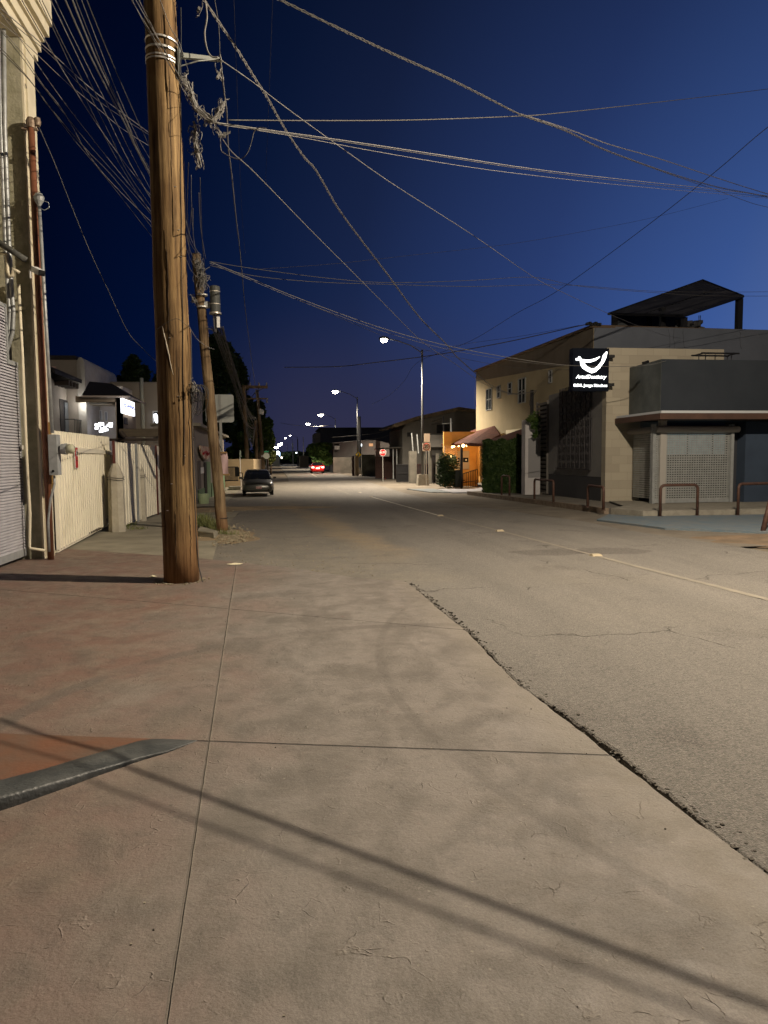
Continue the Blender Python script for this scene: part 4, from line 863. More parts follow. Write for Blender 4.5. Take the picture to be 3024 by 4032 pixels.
met = thing('electric_meter', 'grey meter cabinet with a round glass meter and a silver conduit rising from it', 'electric meter', (m2b.x, m2b.y, gz(YP)))
m = MB(); m.tube([m2b, m2t], .027, 10); m.build('conduit', Mpipe, met, smooth=True)
m = MB(); m.lathe(m2t, [(.03, -.03), (.07, .03), (.085, .09), (.05, .15)], 12); m.tube([m2t+Vector((.03, 0, .05))]+[m2t+Vector((.07+.09*math.sin(a), 0, -.0-.13*(1-math.cos(a))*.6+.05)) for a in (1, 2, 3, 4, 5)], .006, 5); m.build('weatherhead', Mpipe, met)
a = at(196, 1712, YP-.1); b_ = at(246, 1870, YP-.1); m = MB(); m.box(a.x+.01, b_.x-.02, YP-.25, YP-.06, b_.z, a.z); m.build('cabinet', Mgreym, met, bevel=.008)
mc = at(250, 1768, YP-.16); m = MB(); m.lathe(mc+Vector((.0, 0, 0)), [(.085, -.03), (.095, .05)], 18, 'X'); md = m.build('meter', Mgreym, met)
m = MB(); m.lathe(mc+Vector((.05, 0, 0)), [(.080, 0), (.078, .09), (.055, .12), (.01, .125)], 18, 'X'); m.build('glass_cover', mat('meter_glass', (.42, .42, .30), None, rough=.12, spec=.8), md, smooth=True)
m = MB(); c_ = at(209, 1855, YP-.255); m.lathe(c_, [(.022, 0), (.022, -.01)], 10, 'Y'); m.build('knockout', Mblack, met)
m = MB(); m.tube([at(213, 1872, YP-.15), at(215, 1905, YP-.15), at(198, 1970, YP-.13), at(190, 2050, YP-.12), at(194, 2172, YP-.12)], .02, 8); m.build('lower_conduit', Mpipe, met, smooth=True)
m = MB(); a = at(180, 1663, YP+.05); b_ = at(198, 1665, YP+.05); c_ = at(190, 2172, YP+.05); m.box(a.x, b_.x, YP+.04, YP+.09, c_.z+1.05, a.z); tag(m.build('timber_board', mat('board_ochre', (.42, .27, .09), (.28, .17, .06), 5, .7, stretch=(5, 5, .5))), 'narrow ochre timber board standing behind the meter cabinet', 'board')
# camera
cc = at(150, 1068, YP-.35); cmr = thing('security_camera', 'small white bullet camera projecting from the corner building', 'security camera', tuple(cc))
d = Vector((.5, -.55, -.30)).normalized(); s_ = d.cross(Vector((0, 0, 1))).normalized(); uu = s_.cross(d)
def obox(m, c, d, s_, u, l0, l1, w_, h): return m.hexa([c+d*l0-s_*w_-u*h, c+d*l0+s_*w_-u*h, c+d*l1+s_*w_-u*h, c+d*l1-s_*w_-u*h, c+d*l0-s_*w_+u*h, c+d*l0+s_*w_+u*h, c+d*l1+s_*w_+u*h, c+d*l1-s_*w_+u*h])
m = MB(); obox(m, cc, d, s_, uu, -.14, .12, .05, .045); m.build('housing', Mwhite, cmr, bevel=.006)
m = MB(); obox(m, cc, d, s_, uu, .12, .14, .048, .043); m.build('lens', Mblack, cmr)
m = MB(); m.tube([cc-d*.12, cc-d*.2+Vector((-.06, .05, -.02)), cc+Vector((-.2, .25, -.05))], .018, 6); m.build('arm', Mwhite, cmr)

# ================================================================ the cream gate, fence panels, bollards
gA = ground(222, 2180); gB = ground(400, 2092); GX = -4.2
GF = Fac((gA.x, gA.y), (gB.x, gB.y))
gate = thing('sliding_gate', 'cream corrugated sheet gate with a rusty lower corner, nearest panel of the fence', 'gate', tuple(gA))
u0, _ = GF.uz(212, 1900); u1, _ = GF.uz(432, 1900); zA = gz(14)+.07
za = GF.uz(215, 1697)[1]; zb_ = GF.uz(432, 1722)[1]; zbR = GF.uz(425, 2030)[1]
m = MB(); nr = 27; W = (u1-u0)/nr
for k in range(nr):
    uu0 = u0+k*W; ztk = za+(zb_-za)*k/nr
    zlow = zA if k < nr-4 else zA+.16+.05*(k-nr+4)
    prof = [(uu0, 0), (uu0+W*.06, .05), (uu0+W*.40, .05), (uu0+W*.46, 0), (uu0+W, 0)]
    for (a, da), (b2, db) in zip(prof, prof[1:]):
        P = GF.P; m.hexa([P(a, zlow, da), P(b2, zlow, db), P(b2, zlow, db-.004), P(a, zlow, da-.004), P(a, ztk, da), P(b2, ztk, db), P(b2, ztk, db-.004), P(a, ztk, da-.004)])
m.build('sheet', Mfence, gate)
m = MB(); zr = GF.uz(320, 1775)[1]; GF.box(m, u0+.2, u1-.02, zr-.045, zr+.045, .05, .07); GF.box(m, u0, u1, zA-.05, zA-.01, -.03, .02); m.build('rail', Mfence, gate)
m = MB(); su, sz = GF.uz(286, 1802); GF.box(m, su-.115, su+.115, sz-.2, sz+.2, .072, .078); sg = m.build('warning_sign', mat('sign_red', (.42, .03, .03), None, rough=.5), gate)
m = MB(); GF.box(m, su-.13, su+.13, sz-.215, sz+.215, .06, .073)
c_ = GF.P(su+.02, sz+.09, .081)
for k in range(14):
    a0, a1 = 2*math.pi*k/14, 2*math.pi*(k+1)/14; m.poly([c_, c_+GF.U*.06*math.cos(a0)+Vector((0, 0, .075*math.sin(a0))), c_+GF.U*.06*math.cos(a1)+Vector((0, 0, .075*math.sin(a1)))])
m.build('white_border', Mwhite, sg)
m = MB(); c_ = GF.P(su+.02, sz+.09, .084); m.tube([c_+Vector((0, 0, -.03)), c_+Vector((0, 0, .035))], .012, 6); GF.box(m, su-.1, su+.1, sz-.065, sz-.055, .079, .081); m.build('pictogram', Mdark, sg)
def panel(px0, px1, py, label, dy=0, x=-4.12, post=True, top=None):
    Fp = Fac((x, 8), (x, 60)); u0, _ = Fp.uz(px0, py); u1, _ = Fp.uz(px1, py); zt_ = 2.05 if top is None else top
    t = thing('fence_panel', label, 'fence', tuple(Fp.P(u0, gz(8+u0))), 'cream steel fence panels'); m = MB(); n = max(2, int((u1-u0)/.28)); w_ = (u1-u0)/n
    for k in range(n):
        a = u0+k*w_; m2 = [(a, 0), (a+w_*.93, 0), (a+w_*.955, .018), (a+w_*.98, .018), (a+w_, 0)]
        for (q, dq), (s2, ds) in zip(m2, m2[1:]):
            P = Fp.P; zz = gz(8+a)+.05; m.hexa([P(q, zz, dq), P(s2, zz, ds), P(s2, zz, ds-.004), P(q, zz, dq-.004), P(q, zt_, dq), P(s2, zt_, ds), P(s2, zt_, ds-.004), P(q, zt_, dq-.004)])
    m.build('sheet', Mfence, t)
    if post: m = MB(); Fp.box(m, u0-.06, u0-.003, gz(8+u0)-.02, zt_+.03, -.06, -.004); m.build('post', mat('post_red', (.13, .035, .028), (.09, .03, .025), 5, .6) if 'dark red' in label or 'red post' in label else Mgreym, t)
    m = MB(); Fp.box(m, u0+.01, u1-.01, zt_-.55, zt_-.5, -.045, -.005); Fp.box(m, u0+.01, u1-.01, .35, .4, -.045, -.005); m.build('rail', Mfence, t)
    return t
panel(459, 532, 1900, 'plain cream fence panel with a dark red post, right of the corrugated gate')
panel(545, 612, 1880, 'second plain cream fence panel, behind the second concrete bollard')
panel(622, 690, 1870, 'third cream fence panel, cut off by the big pole, behind a thin red post')
panel(694, 760, 1850, 'fourth cream fence panel hidden behind the big pole')
m = MB()
xg = -4.6
for k in range(7): m.box(xg-.3, xg+.35, 15.8+k*.22, 15.9+k*.22, gz(16)+.1+.0*k, gz(16)+.13)
m.box(xg-.9, xg-.85, 15.0, 17.5, gz(16), 1.7)
tag(m.build('slat_stack', mat('old_slats', (.12, .1, .07), (.06, .05, .04), 5, .8)), 'dark slats lying in the gap between gate and fence', 'timber')
def bollard(px, py, wpx, htop, lb):
    c = ground(px, py); r = wpx/2/2800*c.y; H = at(px, htop, c.y).z-c.z; t = MB(); n = 8
    pr = [(r*1.0, 0), (r*.98, H*.1), (r*.88, H*.82), (r*.80, H*.86), (r*.33, H), (0.001, H)]
    i0 = 0
    for (rr_, h) in pr:
        for a in range(n): th = 2*math.pi*(a+.5)/n; t.v.append(c+Vector((rr_*math.cos(th), rr_*math.sin(th), h-.03)))
    for k in range(len(pr)-1):
        for a in range(n): b2 = (a+1) % n; t.f.append((k*n+a, k*n+b2, (k+1)*n+b2, (k+1)*n+a))
    root = thing('bollard', lb, 'bollard', tuple(c), 'eight-sided concrete bollards')
    t.build('shaft', mat('bollard_concrete', (.46, .42, .33), (.34, .31, .25), 4, .9, .5, 30), root)
    m = MB()
    for hh in (.78, .75): m.tube([c+Vector((r*.97*math.cos(a), r*.97*math.sin(a), H*hh+.02*math.sin(a*2))) for a in [2*math.pi*j/12 for j in range(13)]], .006, 4)
    m.build('wire_tie', Mcabled, root)
bollard(463, 2092, 64, 1820, 'nearer eight-sided concrete bollard with wire twisted round it')
bollard(556, 2050, 42, 1820, 'farther eight-sided concrete bollard, half hidden in front of the second fence panel')

# ---- the compound behind the fence
Mhouse = mat('house_render', (.27, .235, .20), (.235, .205, .175), 1.2, .9)
Mroofd = mat('dark_shingles', (.022, .02, .02), (.04, .035, .035), 9, .9, .4, 30)
HW = Fac((-12.6, 25), (-12.6, 44))
h1 = thing('house', 'beige house with dark eaves, balcony and dark door, behind the nearest gate', 'house', tuple(HW.P(12, 0)))
ua, _ = HW.uz(150, 1600); ub, _ = HW.uz(318, 1560); ze = HW.uz(202, 1490)[1]; ub2, _ = HW.uz(455, 1640)
m = MB(); HW.box(m, ua, ub2+3, -.3, ze, -7, 0); m.build('wall', Mhouse, h1)
m = MB(); uE = HW.uz(322, 1530)[0]; P = HW.P
m.prism([P(ua, ze, .9), P(ua, ze+.22, .9), P(ua, ze+2.4, -4), P(ua, ze+2.2, -4)], HW.U*(uE-ua)); m.build('roof', Mroofd, h1)
for k, x in enumerate((216, 229, 242, 255, 267, 279, 291)):
    u_, _ = HW.uz(x, 1500+k*6); m = MB(); HW.box(m, u_-.09, u_+.09, ze-.32, ze-.02, 0, .75); m.build('rafter_end', mat('rafter_dark', (.035, .025, .02), None), h1)
m = MB(); HW.pbox(m, 239, 1577, 287, 1720, 0, .04); dr = m.build('door', Mglassd, h1); m = MB(); HW.pbox(m, 257, 1585, 270, 1700, .04, .07); m.build('door_panel', mat('door_grey', (.10, .11, .12), None, rough=.4), dr)
bal = MB(); ub0, ub1 = HW.uz(236, 1660)[0], HW.uz(322, 1660)[0]; zb0 = HW.uz(280, 1720, .8)[1]; zb1 = HW.uz(280, 1648, .8)[1]
HW.box(bal, ub0, ub1, zb0-.2, zb0, 0, .8); 
for k in range(15): u_ = ub0+(ub1-ub0)*k/14; bal.tube([HW.P(u_, zb0, .78), HW.P(u_, zb1, .78)], .016, 4)
bal.tube([HW.P(ub0, zb1, 0), HW.P(ub0, zb1, .78), HW.P(ub1, zb1, .78), HW.P(ub1, zb1, 0)], .025, 5); bal.build('balcony', Mdark, h1)
# tower block
t0 = at(202, 1600, 44); t1 = at(333, 1600, 44)
tw = thing('tower', 'square beige water tower block with a rounded top behind the house roof', 'tower', (t1.x, 44, 0))
zt0 = at(250, 1416, 44).z; xL = at(150, 1500, 44).x; xm = at(305, 1500, 44).x
m = MB(); m.box(xL, xm, 44, 52, 0, zt0); m.build('wall', Mhouse, tw)
m = MB(); n = 9; cx = (xm+t1.x)/2; hw = (t1.x-xm)/2*1.0; zs = at(330, 1440, 44).z
pts = [(xm+.005, 43.95, 0), (t1.x+.1, 43.95, 0)]+[(cx+.05+(hw+.05)*math.cos(a), 43.95, zs+(zt0+.15-zs)*math.sin(a)) for a in [math.pi*k/n for k in range(n+1)]]
m.prism(pts, (0, 8, 0)); m.build('rounded_end', mat('tower_end', (.36, .34, .31), (.30, .28, .25), 1.5, .9), tw)
m = MB(); m.box(xL-.1, xm, 43.8, 52, zt0, zt0+.22); m.build('roof', Mroofd, tw)
m = MB(); a = at(180, 1443, 43.9); b_ = at(220, 1456, 43.9); m.box(a.x, b_.x, 43.85, 44, b_.z, a.z); m.build('pink_panel', mat('pinkish', (.62, .42, .36), None), tw)
# portico with dark hipped roof and bright sign
YPt = 40.; Pf = Fac((at(200, 1600, YPt).x, YPt), (at(700, 1600, YPt).x, YPt))
por = thing('portico', 'brown-beige portico with a dark hipped roof and a blazing white sign on its side', 'building', (at(470, 1700, YPt).x, YPt, 0))
Mbrb = mat('brown_beige', (.30, .23, .16), (.26, .20, .14), 1.5, .9)
m = MB(); Pf.pbox(m, 297, 1560, 456, 1582, -.4, 0); Pf.pbox(m, 456, 1558, 486, 1760, -.4, 0); m.build('frame', Mbrb, por)
xs = at(486, 1650, YPt).x; SF = Fac((xs, YPt), (xs, 50))
uS1, _ = SF.uz(532, 1600); zt2 = SF.uz(486, 1562)[1]
m = MB(); SF.box(m, .0, uS1, -.3, zt2, -.35, -.003); m.build('side_wall', Mbrb, por)
m = MB(); zr0 = zt2; A = Vector((at(322, 1560, YPt-.5).x, YPt-.5, zr0)); B = Vector((xs+.45, YPt-.5, zr0)); C = Vector((xs+.45, YPt+uS1+.6, zr0-.05)); D = Vector((A.x, C.y, zr0)); E1 = at(352, 1502, YPt+2.2); E2 = at(440, 1510, YPt+2.2)
m.poly([A, B, E2, E1]); m.poly([B, C, E2]); m.poly([C, D, E1, E2]); m.poly([D, A, E1]); m.poly([A, D, C, B])
m.build('roof', Mroofd, por)
m = MB(); e0 = Vector((B.x-.02, B.y, zr0-.09)); m.tube([A+Vector((0, 0, -.05)), B+Vector((0, 0, -.05)), C+Vector((0, 0, -.05))], .05, 4); m.build('eave_trim', mat('trim_pale', (.6, .5, .42), None), por)
Memw = mat('sign_white_glow', (.9, .9, 1), None, emit=(.93, .95, 1), es=3)
sgn = MB(); SF.pbox(sgn, 484, 1577, 530, 1632, .05, .16); sg = sgn.build('illuminated_sign', Memw, por)
m = MB()
def txt(s, size, mt, par, place, name='lettering', shear=0, ext=.01, bold=0, align='CENTER'):
    """flat lettering as a mesh; place maps (x, y, depth) to the scene"""
    cu = bpy.data.curves.new('t', 'FONT'); cu.body = s; cu.size = size; cu.align_x = align; cu.align_y = 'CENTER'; cu.shear = shear; cu.extrude = ext; cu.offset = bold; cu.resolution_u = 3
    o = bpy.data.objects.new('t', cu); col.objects.link(o); me = bpy.data.meshes.new_from_object(o); bpy.data.objects.remove(o)
    me.name = name; po = Vector(par['_o'])
    for v in me.vertices: v.co = place(v.co.x, v.co.y, v.co.z)-po
    me.materials.clear(); me.materials.append(mt); ob = bpy.data.objects.new(name, me); col.objects.link(ob); ob.parent = par; ob['_o'] = tuple(po); ob.location = (0, 0, 0); return ob
u0, u1, z0_, z1_ = SF.px(484, 1577, 530, 1632, .16); uc, zc = (u0+u1)/2, (z0_+z1_)/2; SW = u1-u0; SH = z1_-z0_
Mbl = mat('letter_blue_grey', (.25, .28, .5), None, emit=(.22, .24, .42), es=1)
def plc(f, uc, zc, sx, d): return lambda x, y, z: f.P(uc+x*sx, zc+y, d+z)
txt('ELIANA', SH*.42, Mbl, sg, plc(SF, uc, zc+SH*.08, SW*.95/(SH*.42*3.6), .18), bold=.012)
txt('c  c s', SH*.2, Mbl, sg, plc(SF, uc, zc-SH*.3, 1.6, .17))
m = MB(); SF.pbox(m, 490, 1645, 503, 1672, 0, .03); m.build('window', Mglassd, por)
# lit courtyard wall seen through the portico
YB = 47.; Bf = Fac((at(200, 1600, YB).x, YB), (at(700, 1600, YB).x, YB))
bw = thing('courtyard_building', 'pale plastered courtyard wall with tall windows, floodlit under the portico', 'building', (at(400, 1700, YB).x, YB, 0))
m = MB(); Bf.pbox(m, 300, 1520, 486, 1790, -3, 0); m.build('wall', mat('pale_plaster', (.55, .50, .45), (.48, .44, .40), 1.5, .9), bw)
for (a, b2, c_, d_) in ((323, 1590, 341, 1655), (355, 1607, 364, 1650), (377, 1610, 386, 1655), (392, 1615, 403, 1658), (412, 1620, 425, 1662)): window(Bf, bw, a, b2, c_, d_, Mwhite, mat('pane_grey', (.22, .23, .27), None, rough=.3), 2 if b2 < 1600 else 1, 3 if b2 < 1600 else 1, .05)
m = MB(); Bf.pbox(m, 352, 1584, 456, 1595, 5.5, 6.4); m.build('light_cove', mat('cove', (.8, .76, .66), None), bw)
for (x, y, e) in ((325, 1592, 48), (432, 1600, 36)):
    ld = bpy.data.lights.new('portico_light', 'POINT'); ld.energy = e; ld.color = (1, .96, .88); ld.shadow_soft_size = .15; lo = bpy.data.objects.new('portico_light', ld); col.objects.link(lo); lo.parent = bw; lo.location = at(x, y, 43.5)-Vector(bw['_o'])
m = MB(); r_ = random.Random(2); cs = at(408, 1682, 44)
for k in range(16):
    x = cs.x+r_.uniform(-.42, .42); z = cs.z+r_.uniform(-.32, .22); s2 = r_.uniform(.06, .15); m.box(x-s2, x+s2, 43.9+.004*k, 44, z-.07, z+.07)
tag(m.build('neon_sign', Memw), 'glowing white neon sign low behind the gate top, under the portico', 'sign')
# long rear building
YR = 50.; Rf = Fac((at(300, 1600, YR).x, YR), (at(760, 1600, YR).x, YR))
rb = thing('rear_building', 'long plain beige two-storey wall left of the big pole, behind the portico', 'building', (at(560, 1700, YR).x, YR, 0))
m = MB(); Rf.pbox(m, 420, 1508, 745, 1800, -8, 0); m.build('wall', mat('beige_wall', (.33, .29, .24), (.29, .255, .21), .8, .9), rb)
m = MB(); Rf.pbox(m, 418, 1504, 747, 1509, -8, .08); m.build('coping', Mhouse, rb)
wf = window(Rf, rb, 602, 1618, 662, 1672, Mwhite, Mblack, 2, 2, .07)
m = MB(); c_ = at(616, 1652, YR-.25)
m.prism([c_+Vector((x, 0, z)) for x, z in ((-.18, .35), (-.02, .42), (.2, .1), (.28, -.3), (.1, -.42), (-.1, -.15))], (0, .05, 0)); m.build('reflected_neon', Memw, wf)  # reflection in the pane drawn as a glowing plate
pipe('downpipe', [at(557, 1488, YR-.3), at(560, 1560, YR-.3), at(563, 1640, YR-.3), at(566, 1760, YR-.3)], .11, mat('pale_pipe', (.42, .43, .36), None), 'pale greenish downpipe on the long beige wall', 'pipe')
pg = thing('pergola', 'weathered timber pergola beam just above the second fence panel', 'pergola', tuple(at(540, 1720, 22)))
m = MB(); a = at(468, 1688, 22); b_ = at(760, 1688, 22); c_ = at(500, 1722, 22); m.box(a.x, b_.x, 22, 22.3, c_.z+.02, a.z); m.build('beam', mat('beam_grey', (.10, .08, .055), (.06, .048, .034), 3, .9, .5, 20, stretch=(.6, 5, 5)), pg)
m = MB(); a = at(372, 1712, 21); b_ = at(760, 1712, 21); c_ = at(500, 1736, 21); m.box(a.x, b_.x, 21, 21.2, c_.z, c_.z+.07); a = at(470, 1705, 21.9); m.tube([at(474, 1700, 21.9), at(492, 1722, 21.9)], .07, 8); m.build('purlin', mat('purlin_dark', (.035, .026, .02), None), pg)

# ================================================================ left side beyond the big pole
SG = Fac((-3.75, 26), (-3.9, 48))
gs = thing('green_shop', 'small shop with sage-green walls, barred door and painted oval sign', 'shop', tuple(SG.P(6, gz(32))))
Mgreen = mat('sage_green', (.15, .235, .125), (.11, .17, .09), 2, .85)
Mgreenl = mat('pale_green', (.36, .44, .27), (.27, .34, .2), 2, .85)
m = MB(); uL, _ = SG.uz(770, 1900); uR2, _ = SG.uz(884, 1860); zT = SG.uz(800, 1745)[1]
zT = 3.0
SG.box(m, uL-.4, uR2, gz(35)-.2, zT, -1.6, -.001); m.build('wall', Mhouse, gs)
for (a, b2, c_, d_) in ((784, 1925, 809, 1982), (816, 1818, 830, 1960), (834, 1900, 846, 1958), (876, 1870, 885, 1925)): m = MB(); SG.pbox(m, a, b2, c_, d_, 0, .05); m.build('green_facing', Mgreen, gs)
m = MB(); SG.pbox(m, 781, 1815, 792, 1925, 0, .03); dd = m.build('window', mat('dark_panel', (.09, .07, .06), None), gs)
m = MB(); SG.pbox(m, 807, 1820, 815, 1960, 0, .04); dd = m.build('door', Mblack, gs)
m = MB()
for k in range(4): x = 808+k*2; SG.pbox(m, x, 1820, x+.6, 1960, .05, .08)
m.build('bars', Mdark, dd)
m = MB(); SG.pbox(m, 792, 1840, 803, 1864, .06, .08); m.build('notice', Mwhite, gs)
zs0 = SG.uz(795, 1760)[1]; us0 = SG.uz(775, 1780)[0]; us1 = SG.uz(818, 1780)[0]
m = MB(); c_u = (us0+us1)/2; hw = (us1-us0)/2; zt_ = SG.uz(800, 1757, .1)[1]; zb2 = SG.uz(800, 1810, .1)[1]
pts = [SG.P(c_u-hw, zt_, .1), SG.P(c_u+hw, zt_, .1)]+[SG.P(c_u+hw*math.cos(a), zb2+.55-(.55)*math.sin(a), .1) for a in [math.pi*k/10 for k in range(11)]]
m.prism(pts, SG.n*.06); osg = m.build('painted_sign', mat('sign_cream', (.62, .52, .36), (.30, .07, .05), 3.5, .6, cmin=.5, cmax=.56), gs)
m = MB(); m.tube([SG.P(c_u-hw*.7, zt_-.35, .18), SG.P(c_u-.2, zt_-.25, .18), SG.P(c_u+.3, zt_-.38, .18), SG.P(c_u+hw*.8, zt_-.25, .18)], .06, 4); m.build('red_lettering', mat('letters_red', (.35, .03, .03), None), osg)
m = MB(); SG.box(m, uL-.4, uR2+.3, zT, zT+.12, -1.7, .3); m.build('roof', mat('roof_slab', (.20, .18, .14), None), gs)
bk_ = ground(803, 1983); m = MB(); m.lathe(bk_, [(.2, 0), (.22, .4), (.2, .42)], 12); tag(m.build('bucket', Mgreenl), 'pale green bucket on the sidewalk by the green shop', 'bucket')
# beige wall, railings, steps
bwl = MB(); a = at(884, 1808, 52); b_ = at(998, 1808, 52); bwl.box(a.x, b_.x, 52, 52.3, -.4, a.z); c_ = at(1030, 1826, 66); bwl.hexa([(b_.x, 52, -.4), (c_.x, 66, -.4), (c_.x-.3, 66, -.4), (b_.x-.3, 52.01, -.4), (b_.x, 52, a.z-.003), (c_.x, 66, a.z-.003), (c_.x-.3, 66, a.z-.003), (b_.x-.3, 52.01, a.z-.003)])
tag(bwl.build('garden_wall', mat('ochre_wall', (.38, .29, .17), (.32, .24, .14), 1.2, .9)), 'plain ochre garden wall behind the parked car', 'wall')
rl = thing('railing', 'black iron railing and little gate by the ochre wall', 'railing', tuple(at(900, 1900, 47)))
m = MB(); z0_ = at(900, 1893, 47).z; z1_ = at(900, 1839, 47).z
for k in range(12): x = at(884+k*4.6, 1850, 47).x; m.tube([(x, 47, z0_), (x, 47, z1_)], .022, 4)
for z in (z0_, z1_): m.tube([(at(880, 1850, 47).x, 47, z), (at(938, 1850, 47).x, 47, z)], .03, 4)
m.build('bars', Mdark, rl)
m = MB(); a = at(926, 1840, 46.5); b_ = at(942, 1840, 46.5); m.box(a.x, b_.x, 46.4, 46.5, at(930, 1876, 46.5).z, a.z); m.build('letter_box', Mblack, rl)
m = MB(); m.tube([at(942, 1862, 45), at(955, 1862, 45), at(955, 1903, 45)], .03, 5); m.build('handrail', Mdark, rl)
m = MB(); a = at(903, 1897, 46.2); b_ = at(950, 1897, 46.2); m.box(a.x, b_.x, 45.4, 46.3, gz(46), gz(46)+.22); tag(m.build('step', Mconc), 'pale concrete step below the black railing', 'step')
# square sign seen from behind + pink cloth
sp = thing('square_sign', 'big square traffic sign seen from its grey back, with rounded corners, behind the leaning pole', 'sign', tuple(ground(880, 1962)))
YS = ground(880, 1962).y
def rrect(x0, x1, z0, z1, r, Y_): 
    pts = []
    for (cx, cz, s0) in ((x1-r, z1-r, 0), (x0+r, z1-r, 1), (x0+r, z0+r, 2), (x1-r, z0+r, 3)):
        for k in range(5): a = (s0+k/4)*math.pi/2; pts.append(Vector((cx+r*math.cos(a), Y_, cz+r*math.sin(a))))
    return pts
a = at(808, 1553, YS); b_ = at(922, 1663, YS); m = MB(); m.prism(rrect(a.x, b_.x, b_.z, a.z, .1, YS), (0, .02, 0)); m.build('plate', mat('sign_back', (.60, .62, .58), (.52, .54, .50), 3, .5, metal=.2), sp)
m = MB(); q = at(866, 1560, YS-.06); q2 = at(877, 1962, YS-.06); m.box(q.x-.06, q.x+.06, YS-.08, YS-.01, gz(YS), at(866, 1556, YS).z); m.build('post', mat('post_white', (.55, .56, .52), (.45, .45, .42), 4, .5), sp)
Ycl = p2b.y+.5; cl = MB()
for j in range(7):
    for i in range(5):
        q = at(862+i*8+2*math.sin(j*.9)+j*1.2, 1784+j*14.2, Ycl+.03*math.sin(i*1.9+j*.7)); cl.v.append(q)
for j in range(6):
    for i in range(4): k = j*5+i; cl.f.append((k, k+1, k+6, k+5))
n0 = len(cl.v); cl.v += [v+Vector((0, .012, 0)) for v in cl.v]; cl.f += [tuple(i+n0 for i in f)[::-1] for f in cl.f]
bn = thing('banner', 'faded pink cloth banner on two wooden slats, hanging beside the leaning pole', 'banner', tuple(at(880, 1880, Ycl)))
cl.build('cloth', mat('faded_pink', (.42, .30, .30), (.36, .25, .25), 3, .9), bn, smooth=True)
for (y, x0, x1) in ((1782, 855, 894), (1869, 866, 904)):
    a = at(x0, y-3, Ycl-.03); b_ = at(x1, y+3, Ycl-.03); m = MB(); m.box(a.x, b_.x, Ycl-.045, Ycl-.01, b_.z, a.z); m.build('slat', mat('slat_wood', (.2, .12, .05), None), bn)
m = MB(); m.tube([at(847, 1711, Ycl-.25), at(877, 1780, Ycl)], .01, 5); m.build('cord', Mcabled, bn)
# street name sign, stop sign seen from behind, green-edged post
sgp = at(1050, 1870, 60); st = thing('stop_sign', 'stop sign seen from behind under a green street name plate', 'sign', (sgp.x, 60, -.3))
m = MB(); m.tube([(sgp.x, 60, -.3), (sgp.x, 60, at(1050, 1772, 60).z)], .03, 6); m.build('post', Mlpole, st)
m = MB(); c_ = at(1049, 1795, 59.9); rr_ = .27; m.prism([c_+Vector((rr_*math.cos(a), 0, rr_*math.sin(a))) for a in [math.pi/8+k*math.pi/4 for k in range(8)]], (0, .02, 0)); m.build('plate', mat('plate_back', (.30, .32, .28), None, metal=.2), st)
m = MB(); a = at(1040, 1776, 59.9); b_ = at(1058, 1781, 59.9); m.box(a.x, b_.x, 59.88, 59.9, b_.z, a.z); m.build('name_plate', mat('plate_green', (.03, .22, .12), None), st)
gp = at(946, 1870, 46); t = thing('delineator_post', 'thin pale post with a rounded green-white head in front of the ochre wall', 'post', (gp.x, 46, -.3))
m = MB(); m.tube([(gp.x+.05, 46, -.3), (gp.x, 46, at(946, 1800, 46).z)], .025, 5); m.build('post', Mwhite, t); m = MB(); a = at(945, 1771, 45.95); m.prism([a+Vector((x, 0, z)) for x, z in ((-.03, -.5), (.06, -.45), (.06, -.1), (0, 0), (-.03, -.05))], (0, .02, 0)); m.build('head', mat('pale_green_plate', (.45, .55, .48), None), t)
# ================================================================ RIGHT: yellow building and dental office
Myel = mat('ochre_yellow_render', (.33, .28, .18), (.285, .24, .15), .9, .9, .15, 20)
Myeld = mat('taupe_band', (.13, .11, .085), (.11, .09, .07), .9, .9)
YF = Fac((13.64, 30.5), (12.7, 46.76))     # street face: u=0 at the near corner
yb = thing('yellow_building', 'two-storey ochre yellow building with small white-framed windows and a sloping taupe top band', 'building', tuple(YF.P(6, gz(30))))
zt = YF.uz(2330, 1282)[1]; uE = YF.uz(1875, 1560)[0]
m = MB(); YF.box(m, -.0, uE, 3.05, zt-.12, -9, 0); YF.box(m, 0, uE, -.3, 3.049, -9, -2.3); m.build('wall', Myel, yb)
m = MB(); P = YF.P; zl0 = YF.uz(2200, 1420)[1]; zl1 = YF.uz(1885, 1490)[1]
m.hexa([P(.02, zt-1.55, .012), P(uE-.02, zt-.75, .012), P(uE-.02, zt-.75, 0), P(.02, zt-1.55, 0), P(.02, zt-.13, .012), P(uE-.02, zt-.13, .012), P(uE-.02, zt-.13, 0), P(.02, zt-.13, 0)]); m.build('upper_band', Myeld, yb)
m = MB(); YF.box(m, -.05, uE+.1, zt-.12, zt, -9, .12); m.build('roof_edge', mat('roof_edge_brown', (.13, .09, .06), None), yb)
Mwinf = mat('window_frame_grey', (.26, .26, .25), None)
Mwin = mat('window_pane_dusk', (.03, .04, .05), None, rough=.08, spec=.7)
for (a, b, c, d, r_, lb) in ((1917, 1530, 1937, 1615, 2, 'tall'), (1960, 1518, 1971, 1568, 2, ''), (2003, 1505, 2016, 1555, 2, ''), (2044, 1488, 2070, 1588, 2, ''), (2165, 1456, 2174, 1509, 2, '')): window(YF, yb, a, b, c, d, Mwinf, Mwin, 2 if c-a > 18 else 1, r_, .05)
m = MB(); YF.pbox(m, 2087, 1536, 2094, 1700, .3, .4); m.build('mast', Mdark, yb)
m = MB(); a = YF.uz(1988, 1700)[0]; YF.pbox(m, 1992, 1690, 2066, 1712, .02, .06); m.build('cream_strip', mat('strip_cream', (.75, .68, .5), None), yb)  # plain cream strip on the wall
